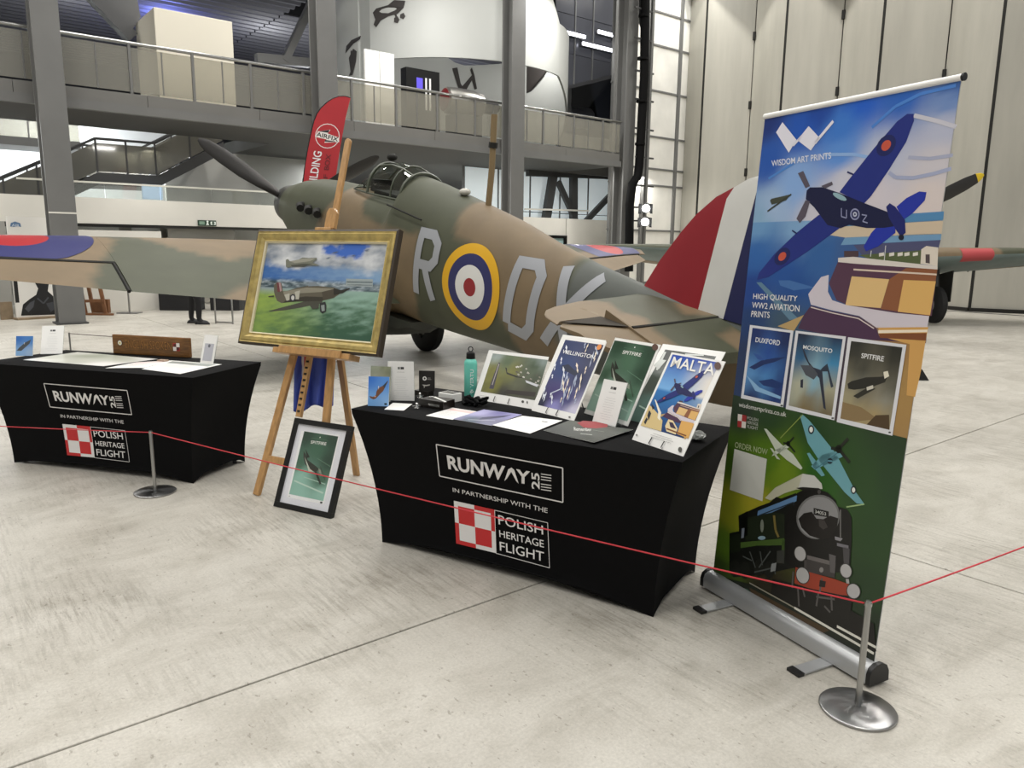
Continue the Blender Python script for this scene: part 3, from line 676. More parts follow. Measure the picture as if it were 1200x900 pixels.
#            aft, half width, top, bottom, exponent
FUS = [(.1, .34, .35, -.36, 2), (.5, .42, .46, -.52, 2.1), (1.0, .46, .55, -.64, 2.2), (1.5, .48, .59, -.72, 2.3), (2.2, .5, .61, -.8, 2.5), (3.0, .51, .62, -.88, 2.6), (3.5, .51, .64, -.88, 2.5), (3.6, .5, .93, -.87, 2.1), (4.0, .49, .90, -.85, 2.1), (4.83, .46, .80, -.78, 2.1), (5.53, .41, .71, -.71, 2.1), (6.1, .36, .6, -.66, 2.1), (6.74, .3, .5, -.58, 2.1), (7.38, .23, .44, -.5, 2.1), (8.0, .17, .43, -.42, 2.1), (8.5, .12, .42, -.34, 2), (8.8, .07, .38, -.24, 2)]
WING = [(0., 1.35, 3.87, -.62, .19), (1.2, 1.35, 3.87, -.62, .19), (2.2, 1.42, 3.71, -.56, .18), (3.4, 1.53, 3.43, -.485, .165), (4.5, 1.66, 3.07, -.42, .15), (5.3, 1.8, 2.82, -.37, .13), (5.75, 1.93, 2.64, -.345, .11), (6.0, 2.08, 2.47, -.33, .09), (6.09, 2.2, 2.36, -.325, .05)]
def foil(t):    # half thickness shape, 0..1
    return 2.97 * math.sqrt(max(t, 0)) - 1.26 * t - 3.52 * t * t + 2.84 * t ** 3 - 1.03 * t ** 4
def wing_z(x, y, upper=True):
    le, te, z, th = interp(abs(y), WING); c = te - le; t = max(0, min(1, (x - le) / c)); h = foil(t) * th * c * .5
    return z + .09 * (1 - t) + (h * 1.35 if upper else -h * .8)
def fus_y(x, z):
    hw, zt, zb, e = interp(x, FUS); zc, hh = (zt + zb) / 2, (zt - zb) / 2; k = min(1, abs(z - zc) / hh)
    return hw * (1 - k ** e) ** (1 / e)
M_CAMO = colmat('camouflage_paint', .6, .0, var=.09, scale=3)
M_PAINT = colmat('marking_paint', .45, .1, var=.04, scale=4)
M_GREY_D = mat('engine_grey', '#3a3c3a', .5, var=.3, scale=12)
M_TYRE = mat('tyre_rubber', '#161616', .75)
M_ALU = mat('dull_aluminium', '#9a9a98', .4, .8)
M_CANOPY = glass('canopy_glass', '#e2e6e2', .12, .03)
M_FRAMEG = mat('canopy_frame_green', '#4b5043', .45)
def fighter(root, L, prop_angle=0., markings=True, track=1.2, gear_x=2.2, gun_patch=False, tip_yellow=False, zg=-1.9, spin='#2b2c2a'):
    """L(aft, port, up) -> world. All parts hang on root."""
    flip = lambda R: R
    # fuselage
    n = 72; R = []; X = [.1 + (8.8 - .1) * i / 124 for i in range(125)]
    m = MB(); cols = []
    for x in X:
        hw, zt, zb, e = interp(x, FUS); zc, hh = (zt + zb) / 2, (zt - zb) / 2; r = []
        for k in range(n):
            t = 2 * math.pi * k / n; c, s = math.cos(t), math.sin(t)
            r.append((x, hw * math.copysign(abs(c) ** (2 / e), c), zc + hh * math.copysign(abs(s) ** (2 / e), s)))
        R.append(r)
    C = [[(lambda q: camo(q[0], q[2], FUS_B) if q[0] < 6.6 + .12 * q[2] else (camo(q[0], q[2], FUS_B, base=TAILG)))(p) for p in r] for r in R]
    vs = [L(*p) for r in R for p in r]; fs = []
    for i in range(len(R) - 1):
        for k in range(n):
            l = (k + 1) % n; fs.append((i * n + k, i * n + l, (i + 1) * n + l, (i + 1) * n + k)); cols.append((C[i][k], C[i][l], C[i + 1][l], C[i + 1][k]))
    fs.append(tuple(range(n))); cols.append(tuple([GREEN] * n)); fs.append(tuple((len(R) - 1) * n + k for k in range(n))); cols.append(tuple([TAILG] * n))
    m.add(vs, fs, 0, cols); fu = m.build('fuselage', M_CAMO, root, smooth=50, fix=False)
    MB().tube([L(3.62, .505 * s_, .56) for s_ in (1,)] + [L(4.35, .48, .5)], .012, 6).build('canopy_rail', M_SEAM, fu)
    # exhaust stubs
    for s in (1, -1):
        for k in range(3):
            x = 1.15 + k * .27; MB().tube([L(x, s * .4, .17), L(x + .08, s * .52, .17), L(x + .2, s * .56, .15)], .055, 8).build('exhaust_stub', M_SEAM, root, smooth=50)
    # radiator
    m = MB(); Rr = []
    for x, w, h in ((2.75, .3, .3), (2.9, .34, .36), (3.4, .36, .34), (3.8, .32, .22), (4.0, .26, .1)):
        Rr.append([L(x, w * a, -.84 - h * b) for a, b in ((-1, 0), (-1, .6), (-.6, 1), (.6, 1), (1, .6), (1, 0))])
    m.rings(Rr).build('radiator', mat('dark_camouflage', '#33352d', .5), root, smooth=40)
    # propeller and spinner
    pr = MB().lathe(L(.12, 0, 0), L(-1, 0, 0) - L(0, 0, 0), [(.33, 0), (.33, .1), (.3, .3), (.2, .52), (.08, .66), (.01, .69)], 28).build('spinner', mat('spinner_' + spin.strip('#'), spin, .4), root, smooth=50)
    for k in range(3):
        t = prop_angle + 2 * math.pi * k / 3; d = (math.sin(t), math.cos(t)); q = (math.cos(t), -math.sin(t)); Rr = []; cc = []
        S = [(.2, .05, .05, .9), (.4, .08, .05, .8), (.7, .125, .035, .6), (1.0, .14, .025, .45), (1.35, .125, .018, .36), (1.6, .095, .012, .3), (1.7, .06, .01, .28), (1.75, .02, .006, .28)]
        for r, w, h, tw in S:
            ring = []
            for j in range(10):
                f = 2 * math.pi * j / 10; u, v = w * math.cos(f), h * math.sin(f)
                uu, vv = u * math.cos(tw) - v * math.sin(tw), u * math.sin(tw) + v * math.cos(tw); ring.append(L(vv - .1, d[0] * r + q[0] * uu, d[1] * r + q[1] * uu))
            Rr.append(ring)
        b = MB().rings(Rr[:6] if tip_yellow else Rr, mi=0).build('propeller_blade', mat('propeller_black', '#2a2826' if not tip_yellow else '#151413', .45), root, smooth=60)
        if tip_yellow: MB().rings(Rr[5:]).build('yellow_tip', mat('yellow_paint', '#dfbf2a', .45), b, smooth=60)
    # canopy
    arc = lambda x, w, z0, z1, nn=13: [(x, w * math.cos(t), z0 + (z1 - z0) * math.sin(t) ** .8) for t in (math.pi * k / (nn - 1) for k in range(nn))]
    ST = [(2.36, .27, .585, .62), (2.78, .31, .59, .99), (3.1, .32, .6, 1.04), (3.38, .33, .61, 1.02), (3.62, .335, .62, .96)]
    A_ = [arc(*s) for s in ST]
    MB().rings([[L(*p) for p in r] for r in A_], False, False, False).build('canopy_glazing', M_CANOPY, root, smooth=50, fix=False)
    m = MB()
    for i, r in enumerate(A_):
        if i in (0, 1, 3, 4): m.tube([L(*p) for p in r], .022 if i in (1, 4) else .012, 6)
    for k in (0, 4, 8, 12): m.tube([L(*r[k]) for r in A_], .014, 6)
    m.build('canopy_frame', M_FRAMEG, root, smooth=60)
    MB().box(L(3.25, 0, .6), (.8, .5, .1), L(1, 0, 0) - L(0, 0, 0), L(0, 1, 0) - L(0, 0, 0), L(0, 0, 1) - L(0, 0, 0)).build('cockpit_floor', M_SEAM, root)
    MB().box(L(3.52, 0, .75), (.1, .34, .3), L(1, 0, 0) - L(0, 0, 0), L(0, 1, 0) - L(0, 0, 0), L(0, 0, 1) - L(0, 0, 0)).build('headrest', M_SEAM, root, bevel=.02)
    MB().box(L(2.62, 0, .68), (.08, .3, .16), L(1, 0, 0) - L(0, 0, 0), L(0, 1, 0) - L(0, 0, 0), L(0, 0, 1) - L(0, 0, 0)).build('gunsight', M_SEAM, root)
    mm = MB().sphere(L(2.82, 0, 1.07), .06, 12, 8, (1.2, 1.2, .8)).build('rear_view_mirror', M_SEAM, root, smooth=60)
    MB().tube([L(4.95, 0, .76), L(4.93, 0, 1.2), L(4.86, 0, 1.75)], .035, 8).build('aerial_mast', mat('mast_khaki', '#7d6a4a', .5), root, smooth=60)
    MB().cyl(L(4.905, 0, 1.4), L(4.905, 0, 1.46), .05, n=8).build('mast_collar', M_SEAM, root)
    MB().sphere(L(4.55, .05, .87), .07, 10, 8, (1, 1, .6)).build('identification_light', mat('lamp_glass', '#c9c7bd', .2), root, smooth=60)
    # wings
    for s, name in ((1, 'port_wing'), (-1, 'starboard_wing')):
        polys = WING_B if s > 0 else WING_B2; nz = 26
        hinge = lambda y: 2.80 - (y - 3.35) * .17
        def section(y, t0, t1):
            le, te, z, th = interp(y, WING); c = te - le
            x0 = le + t0 * c if t0 is not None else le; x1 = te if t1 is None else t1
            up = []; lo = []
            for k in range(nz + 1):
                f = k / nz; f = f * f * (3 - 2 * f) if t0 is None else f; x = x0 + (x1 - x0) * f
                up.append((x, y, wing_z(x, y))); lo.append((x, y, wing_z(x, y, False)))
            return up + list(reversed(lo))
        def wloft(Y, hn):
            m = MB(); R = [section(y, None, hn(y) if hn else None) for y in Y]; K = len(R[0]); vs = [L(p[0], s * p[1], p[2]) for r in R for p in r]; C = [camo(p[0], s * p[1], polys) if j < K // 2 else lin('#6f7d7a') for r in R for j, p in enumerate(r)]
            fs = []; cs = []
            for i in range(len(R) - 1):
                for k in range(K):
                    l = (k + 1) % K; f = (i * K + k, i * K + l, (i + 1) * K + l, (i + 1) * K + k); fs.append(f); cs.append(tuple(C[j] for j in f))
            for f in (tuple(range(K)), tuple((len(R) - 1) * K + k for k in range(K))): fs.append(f); cs.append(tuple(C[j] for j in f))
            return m.add(vs, fs, 0, cs)
        Y0 = [.3 + 3.05 * i / 34 for i in range(35)]; Y1 = [3.352 + (6.085 - 3.352) * i / 34 for i in range(35)]
        m = wloft(Y0, None); m2 = wloft(Y1, lambda y: min(hinge(y), interp(y, WING)[1] - .02)); m.add(m2.v, m2.f, 0, m2.c)
        wg = m.build(name, M_CAMO, root, smooth=50)
        # aileron, split from the wing by a dark gap
        m = MB(); R = []
        for i in range(23):
            y = 3.40 + 2.35 * i / 22; x0 = hinge(y) + .035; te = interp(y, WING)[1]; up = [(x0 + (te - x0) * k / 6, y) for k in range(7)]
            R.append([(x, y, wing_z(x, y)) for x, y in up] + [(x, y, wing_z(x, y, False)) for x, y in reversed(up)])
        K = 14; C = [camo(p[0], s * p[1], polys) for r in R for p in r]; fs = []; cs = []
        for i in range(22):
            for k in range(K):
                l = (k + 1) % K; f = (i * K + k, i * K + l, (i + 1) * K + l, (i + 1) * K + k); fs.append(f); cs.append(tuple(C[j] for j in f))
        for f in (tuple(range(K)), tuple(22 * K + k for k in range(K))): fs.append(f); cs.append(tuple(C[j] for j in f))
        m.add([L(p[0], s * p[1], p[2]) for r in R for p in r], fs, 0, cs).build('aileron', M_CAMO, wg, smooth=50)
        m = MB(); m.tube([L(hinge(y) + .017, s * y, wing_z(hinge(y), y) - .012) for y in (3.36, 4.2, 5.0, 5.8)], .024, 6); m.tube([L(hinge(3.37) + .02, s * 3.375, wing_z(2.8, 3.37) - .012), L(3.42, s * 3.375, -.49)], .02, 6)
        m.build('aileron_gap', M_SEAM, wg)
        if markings:
            yc, xc = (4.2, 1.98) if s > 0 else (5.15, 2.1)
            for r0_, r1_, col in ((0, .36, '#ab242a'), (.36, .80, '#2d3068')):
                m = MB(); P = {}; fs = []; nr, nt = 7, 48; vs = []
                for i in range(nr + 1):
                    for j in range(nt):
                        r = r0_ + (r1_ - r0_) * i / nr; t = 2 * math.pi * j / nt; y = yc + r * math.sin(t); x = max(xc + r * math.cos(t), interp(y, WING)[0] + .02); x = min(x, hinge(y) - .01); vs.append(L(x, s * y, wing_z(x, y) + .006))
                for i in range(nr):
                    for j in range(nt): fs.append((i * nt + j, (i + 1) * nt + j, (i + 1) * nt + (j + 1) % nt, i * nt + (j + 1) % nt))
                m.add(vs, fs).build('roundel_ring', mat('marking_' + col.strip('#'), col, .4, coat=.2), wg, smooth=50)
        if gun_patch:
            m = MB(); R = []
            for i in range(6):
                y = 2.05 + .72 * i / 5; le = interp(y, WING)[0]; R.append([L(x - .006, s * y, z_ + dz) for x, z_, dz in [(le + .12 * f * f, wing_z(le + .12 * f * f, y, f > 0), .006 * (1 if f > 0 else -1)) for f in (-1, -.7, -.4, -.15, .15, .4, .7, 1)]])
            m.rings(R, False, False, False).build('gun_port_patch', mat('faded_red_tape', '#b3474a', .6), wg, smooth=60, fix=False)
        # gear
        y = track; w0 = L(gear_x, s * y, zg + .4)
        lg = MB().tube([L(gear_x + .1, s * (y + .1), -.6), L(gear_x, s * y + s * .02, zg + .4)], .05, 10).build('undercarriage_leg', M_GREY_D, root, smooth=60)
        ax = L(0, 1, 0) - L(0, 0, 0)
        wh = MB().lathe(w0 - ax * .11, ax, [(.2, 0), (.34, .02), (.4, .06), (.4, .16), (.34, .2), (.2, .22)], 28).build('main_wheel', M_TYRE, root, smooth=40)
        MB().lathe(w0 - ax * .13, ax, [(.08, 0), (.2, .03), (.22, .04), (.22, .22), (.2, .23), (.08, .26)], 20).build('wheel_hub', mat('wheel_hub_grey', '#8d8d89', .5), wh, smooth=40)
        for q in range(5):
            t = 2 * math.pi * q / 5; e1, e2 = L(1, 0, 0) - L(0, 0, 0), L(0, 0, 1) - L(0, 0, 0)
            MB().box(w0 + (e1 * math.cos(t) + e2 * math.sin(t)) * .14 + ax * .13, (.1, .05, .02), e1 * math.cos(t) + e2 * math.sin(t), e2 * math.cos(t) - e1 * math.sin(t), ax).build('spoke', M_SEAM, wh)
        MB().slab([L(gear_x - .25, s * (y + .24), -.75), L(gear_x + .3, s * (y + .24), -.75), L(gear_x + .25, s * (y + .2), zg + .45), L(gear_x - .2, s * (y + .2), zg + .45)], ax * s, .025).build('gear_door', M_SEAM, root)
        MB().bar(L(gear_x + .9, s * .5, -.75), L(gear_x + .05, s * y, zg + .7), .06, .06).build('retraction_strut', M_GREY_D, root)
    # tail: fin with flash, rudder, tailplanes
    FIN = [(.38, 7.3), (.44, 7.38), (.7, 7.5), (.99, 7.67), (1.15, 7.78), (1.32, 7.94), (1.42, 8.09), (1.50, 8.2), (1.54, 8.3), (1.56, 8.42)]
    for s in (1, -1):
        m = MB(); Rr = []; K = [('#8e1c27', 7, 7.0, 8.05), ('#d5d5d0', 4, 8.05, 8.31), ('#1f2350', 4, 8.31, 8.6)] if markings else [('#4d5143', 15, 7, 8.6)]
        vs = []; fs = []; cs = []; nz = len(FIN)
        XS = lambda le: [max(le, k[2]) + (max(le, k[3]) - max(le, k[2])) * i / k[1] for k in K for i in range(k[1])] + [8.6]
        cc = [lin(k[0]) for k in K for i in range(k[1])]
        for z, le in FIN:
            for x in XS(le):
                f = (x - le) / max(8.6 - le, .01); vs.append(L(x, s * (.008 + .075 * (1 - (z - .38) / 1.3) * math.sin(math.pi * min(1, f * .75 + .02)) ** .6 * (1 if z < 1.55 else .1)), z))
        q = len(cc) + 1
        for i in range(nz - 1):
            for k in range(len(cc)): fs.append((i * q + k, i * q + k + 1, (i + 1) * q + k + 1, (i + 1) * q + k)); cs.append(cc[k])
        m.add(vs, fs, 0, cs).build('fin_side', M_PAINT, root, smooth=50, fix=False)
    MB().slab([L(x, -.03, z) for x, z in ((8.62, 1.56), (8.75, 1.54), (8.88, 1.47), (9.0, 1.37), (9.1, 1.24), (9.18, 1.06), (9.22, .85), (9.22, .6), (9.18, .35), (9.1, .1), (9.0, -.08), (8.88, -.22), (8.76, -.28), (8.62, -.3))], L(0, 1, 0) - L(0, 0, 0), .06).build('rudder', mat('rudder_brown', '#6f5a40', .5), root)
    for s in (1, -1):
        tz = .34; zz = lambda x, y: .055 * math.sqrt(max(0, min(1, (x - tl(y)) / .25))) * (1 - y / 2.2)
        TL = [(0, 7.3), (.3, 7.36), (.9, 7.44), (1.3, 7.56), (1.46, 7.64), (1.56, 7.73), (1.63, 7.83), (1.67, 7.94), (1.69, 8.05)]
        tl = lambda y: interp(y, TL)[0]
        te = lambda y: 8.26 if y < 1.18 else max(7.97, tl(y) + .01)
        def tloft(Y, x0f, x1f, nx, zoff):
            R = []
            for y in Y:
                x0, x1 = x0f(y), x1f(y); up = [x0 + (x1 - x0) * k / nx for k in range(nx + 1)]
                R.append([(x, y, tz + zz(x, y) + zoff(x, y)) for x in up] + [(x, y, tz - zz(x, y) - .006 + zoff(x, y)) for x in reversed(up)])
            K = len(R[0]); C = [camo(p[0], s * p[1], TAIL_B, .03) for r in R for p in r]; fs = []; cs = []
            for i in range(len(R) - 1):
                for k in range(K):
                    l = (k + 1) % K; f = (i * K + k, i * K + l, (i + 1) * K + l, (i + 1) * K + k); fs.append(f); cs.append(tuple(C[j] for j in f))
            for f in (tuple(range(K)), tuple((len(R) - 1) * K + k for k in range(K))): fs.append(f); cs.append(tuple(C[j] for j in f))
            return MB().add([L(p[0], s * p[1], p[2]) for r in R for p in r], fs, 0, cs)
        Y = sorted([.02 + 1.66 * i / 30 for i in range(31)] + [1.179, 1.181])
        tp = tloft(Y, tl, te, 12, lambda x, y: 0).build('tailplane', M_CAMO, root, smooth=50)
        el = lambda y: te(y) + .03
        et = lambda y: 8.78 - .06 * y if y < 1.25 else 8.705 - (y - 1.25) ** 2 * 2.2
        tloft(sorted([.1 + 1.58 * i / 30 for i in range(31)] + [1.184, 1.186]), el, et, 8, lambda x, y: -(x - 8.26) * .24 if y < 1.185 else -.012 - max(0, x - 8.24) * .24).build('elevator', M_CAMO, tp, smooth=50)
        MB().tube([L(8.275, s * .1, tz + .035), L(8.275, s * 1.17, tz + .02)], .016, 6).build('hinge_gap', M_SEAM, tp)
        MB().slab([L(x, s * y, tz + .012 + .022 * (1.69 - y)) for x, y in ((8.0, 1.64), (7.965, 1.19), (8.25, 1.19))], L(0, 0, 1) - L(0, 0, 0), .004).build('horn_gap_shade', mat('painted_gap_shade', '#2e271c', .8), tp)  # dark plate painted as the shade in the elevator horn gap
    tw = L(8.0, 0, -.72)
    MB().tube([L(7.9, 0, -.35), L(8.05, 0, -.5)], .05, 8).build('tail_leg', M_GREY_D, root, smooth=60)
    MB().lathe(L(8.05, -.06, -.505), L(0, 1, 0) - L(0, 0, 0), [(.06, 0), (.15, .02), (.17, .06), (.15, .1), (.06, .12)], 20).build('tail_wheel', M_TYRE, root, smooth=40)
    if not markings: return
    # side markings laid on the port flank
    def flank(x, z, o=.008): return L(x, fus_y(x, z) + o, z)
    for k, (ra, rb, col) in enumerate(((0, .105, '#8f2328'), (.105, .255, '#dcdcd8'), (.255, .385, '#2b2d5e'), (.385, .5, '#dba81e'))):
        nt, nr = 56, 5; vs = [flank(5.33 + (ra + (rb - ra) * i / nr) * math.sin(t) * .95, -.06 + (ra + (rb - ra) * i / nr) * math.cos(t) * .95) for i in range(nr + 1) for t in (2 * math.pi * j / nt for j in range(nt))]
        MB().add(vs, [(i * nt + j, i * nt + (j + 1) % nt, (i + 1) * nt + (j + 1) % nt, (i + 1) * nt + j) for i in range(nr) for j in range(nt)]).build('side_roundel_ring', mat('roundel_' + col.strip('#'), col, .5), fu, smooth=50)
    def letter(strokes, w, name):
        m = MB()
        for st_ in strokes:
            P = [Vector((x, z)) for x, z in st_]; Q = []
            for a, b in zip(P, P[1:]):
                kk = max(2, int((b - a).length / .05)); Q += [a.lerp(b, i / kk) for i in range(kk)]
            Q.append(P[-1]); R = []
            for i, p in enumerate(Q):
                d0 = (Q[i] - Q[i - 1]).normalized() if i else (Q[1] - Q[0]).normalized(); d1 = (Q[i + 1] - Q[i]).normalized() if i < len(Q) - 1 else d0
                d = (d0 + d1).normalized(); nn = Vector((-d.y, d.x)) / max(.5, d.dot(d1)); R.append([flank(*(p + nn * w * f)) for f in (-.5, -.17, .17, .5)])
            vs = [p for r in R for p in r]; m.add(vs, [(i * 4 + k, i * 4 + k + 1, i * 4 + k + 5, i * 4 + k + 4) for i in range(len(R) - 1) for k in range(3)])
        m.build(name, mat('code_letter_grey', '#9a9da2', .55), fu, smooth=50, fix=False)
    letter([[(4.33, -.37), (4.36, .36), (4.58, .37), (4.69, .28), (4.69, .1), (4.6, .01), (4.4, .0)], [(4.5, .0), (4.66, -.38)]], .115, 'code_letter_r')
    letter([[(5.93, -.3), (5.98, .36), (6.22, .38), (6.31, .28), (6.27, -.26), (6.18, -.36), (5.95, -.33)]], .115, 'code_letter_d')
    letter([[(6.55, .44), (6.78, -.42)], [(6.98, .43), (6.46, -.36)]], .115, 'code_letter_x')

def pose(x, y, hz, yaw, pit):
    nose = Vector((math.cos(yaw), math.sin(yaw), 0)); port = Vector((-nose.y, nose.x, 0)); fwd = nose * math.cos(pit) + Vector((0, 0, math.sin(pit))); up = fwd.cross(port); o = Vector((x, y, hz))
    return (lambda a, p, u: o - fwd * a + port * p + up * u), nose
L1, nz_ = pose(-3.534, 12.558, 2.1926, 2.27578, .19009)
g = L1(2.4, 0, 0); hur = empty('fighter_aircraft', (g.x, g.y, 0), 'camouflaged propeller fighter with yellow-ringed roundel and red white blue fin', 'aircraft', None, math.atan2(nz_.y, nz_.x))
fighter(hur, L1, math.radians(60), gear_x=2.62, track=.95, zg=-1.725)
L2, nz_ = pose(7.5, 15.0, 2.22, -math.pi / 2, .18)
g = L2(2.4, 0, 0); f2 = empty('fighter_aircraft', (g.x, g.y, 0), 'second fighter parked behind the banner, red taped gun ports and yellow blade tip', 'aircraft', None, math.atan2(nz_.y, nz_.x))
fighter(f2, L2, math.radians(62), markings=False, gear_x=1.95, track=1.78, gun_patch=True, tip_yellow=True, zg=-1.87)

# ------------------------------------------------------------------ display tables under stretch covers
TL_, TW_, TH_, IL_, IW_ = 1.781, .724, .731, .125, .087
M_CLOTH = mat('black_stretch_cloth', '#060607', .85, var=.2, scale=30, bump=.12, bscale=400, spec=.15)
M_INK = colmat('printed_ink', .55)
def cover_y(x, z):
    """depth of the front face of the cover behind the table's front edge."""
    t = max(0, min(1, z / TH_)); hx = TL_ / 2 - IL_ * (1 - t ** 1.9); s = max(-1, min(1, x / hx))
    return IW_ * (1 - t ** 1.9) + .03 * math.sin(math.pi * t ** .8) * (1 - s * s)
class Table:
    def __init__(s, frx, fry, yaw):
        s.ex = Vector((math.cos(yaw), math.sin(yaw), 0)); s.ey = Vector((-math.sin(yaw), math.cos(yaw), 0)); s.o = Vector((frx, fry, 0)) - s.ex * TL_ / 2; s.yaw = yaw
    def P(s, x, y, z): return s.o + s.ex * x + s.ey * y + Vector((0, 0, z))   # x from the middle, y back from the front edge
    def front(s, px, py):
        """picture point on the front face -> (x, z)."""
        y = .06
        for _ in range(4):
            p = on_plane(px, py, s.P(0, y, 0), s.ey); x = (p - s.o).dot(s.ex); y = cover_y(x, p.z)
        return x, p.z
T1 = Table(.6785, 2.8741, -.5539); T2 = Table(-2.0034, 4.6658, -.2903)
def cover(T, label):
    r = empty('display_table', T.P(0, TW_ / 2, 0), label, 'table', None, T.yaw)
    m = MB(); N = 18; R = []
    hs = [0, .015, .05, .1, .16, .24, .32, .4, .48, .55, .62, .67, .705, .722, TH_ - .002, TH_]
    for z in hs:
        t = z / TH_; f = 1 - t ** 1.9; hx = TL_ / 2 - IL_ * f; y0 = IW_ * f; y1 = TW_ - IW_ * f; rr = .0 if z < .72 else (.004 if z < .73 else .012); hx -= rr; y0 += rr; y1 -= rr
        c = .03 * math.sin(math.pi * t ** .8); ring = []; hem = .045 if z < .01 else (.03 if z < .03 else 0)
        cx, cy = (hx, (y1 - y0) / 2)
        for side in range(4):
            for k in range(N):
                s = -1 + 2 * k / N; q = 1 - s * s; rd = .02 * max(0, abs(s) - .9) * 10
                if side == 0: p = (s * hx, y0 + c * q)
                elif side == 1: p = (hx - c * q, y0 + (s + 1) * cy)
                elif side == 2: p = (-s * hx, y1 - c * q)
                else: p = (-hx + c * q, y1 - (s + 1) * cy)
                ring.append(T.P(p[0], p[1], z + hem * min(1, q * 1.6)))
        R.append(ring)
    m.rings(R, True, True).build('stretch_cover', M_CLOTH, r, smooth=40)
    # folding table underneath: top and legs just inside the cover
    MB().box(T.P(0, TW_ / 2, TH_ - .03), (TL_ - .06, TW_ - .06, .03), T.ex, T.ey).build('table_top', M_WHITE, r)
    for sx in (-1, 1):
        for y in (IW_ + .05, TW_ - IW_ - .05): MB().tube([T.P(sx * (TL_ / 2 - IL_ - .05), y, 0), T.P(sx * (TL_ / 2 - IL_ - .05), y, TH_ - .05)], .016, 8).build('leg', M_STEEL_D, r)
    return r
tab1 = cover(T1, 'table under black stretch cover carrying the aviation posters, beside the roll-up banner')
tab2 = cover(T2, 'table under black stretch cover with the wooden sign, left of the easel')
def logo(T, root):
    """RUNWAY 25 / POLISH HERITAGE FLIGHT print on the front of the cover (measured once, on the table with the posters)."""
    A = Art(1, 1, .0006); A.T = lambda p: T1.front(*p); W = '#e6e4e2'; B = '#0b0b0c'; Rd = '#c62a2c'; k = 900 / 160.
    Z = lambda x, y: (500 + x / k, 510 + y / k)
    def seg(a, b, n=10): return [(a[0] + (b[0] - a[0]) * i / n, a[1] + (b[1] - a[1]) * i / n) for i in range(n + 1)]
    def outline(q, wd, col):
        for a, b in zip(q, q[1:] + q[:1]): A.line(seg(a, b), wd, col, same=True)
    A.up(); outline([Z(66, 60), Z(899, 215), Z(900, 441), Z(88, 268)], .006, W)
    A.text('RUNW', Z(134, 130), Z(520, 203), Z(512, 302), Z(146, 222), W, .03, same=True)
    A.poly([Z(515, 300), Z(540, 224), Z(562, 212), Z(580, 228), Z(609, 318), Z(592, 300), Z(560, 240), Z(532, 285)], W, same=True)
    A.text('Y', Z(592, 222), Z(684, 238), Z(684, 326), Z(592, 310), W, .03, same=True)
    A.text('25', Z(694, 352), Z(692, 242), Z(746, 252), Z(748, 356), W, .022, same=True)
    for y in (0, 18, 36, 66, 84, 102): A.line([Z(756, 254 + y), Z(824, 264 + y)], .0045, W, same=True)
    A.text('IN PARTNERSHIP WITH THE', Z(174, 345), Z(800, 480), Z(799, 512), Z(176, 372), W, .0, same=True)
    # checkerboard
    H = homography(((0, 0), (1, 0), (1, 1), (0, 1)), (Z(182, 430), Z(452, 490), Z(462, 776), Z(198, 712)))
    def cell(x0, y0, x1, y1, c, same=True):
        n = 6; q = lambda i, j: H((x0 + (x1 - x0) * i / n, y0 + (y1 - y0) * j / n))
        for i in range(n):
            for j in range(n): A.poly([q(i, j), q(i + 1, j), q(i + 1, j + 1), q(i, j + 1)], c, same=same)
    A.up()
    for (x0, y0, x1, y1, c) in ((0, 0, .5, .5, W), (.5, 0, 1, .5, Rd), (0, .5, .5, 1, Rd), (.5, .5, 1, 1, W)): cell(x0, y0, x1, y1, c)
    A.up()
    for (x0, y0, x1, y1, c) in ((.1, .1, .5, .5, Rd), (.5, .1, .9, .5, W), (.1, .5, .5, .9, W), (.5, .5, .9, .9, Rd)): cell(x0, y0, x1, y1, c)
    A.up(); outline([Z(452, 492), Z(801, 575), Z(814, 872), Z(462, 776)], .003, W)
    A.text('POLISH', Z(474, 522), Z(770, 594), Z(772, 654), Z(478, 585), W, .005, same=True)
    A.text('HERITAGE', Z(481, 622), Z(775, 690), Z(777, 740), Z(484, 668), W, .005, same=True)
    A.text('FLIGHT', Z(484, 698), Z(777, 768), Z(777, 832), Z(487, 758), W, .005, same=True)
    # subdivide long faces by placing every corner on the curved cloth
    A.build('printed_logo', root, lambda u, v, w: T.P(u, cover_y(u, v) - .003 - w, v), M_INK, 0)
logo(T1, tab1); logo(T2, tab2)
TZ = TH_ + .0005

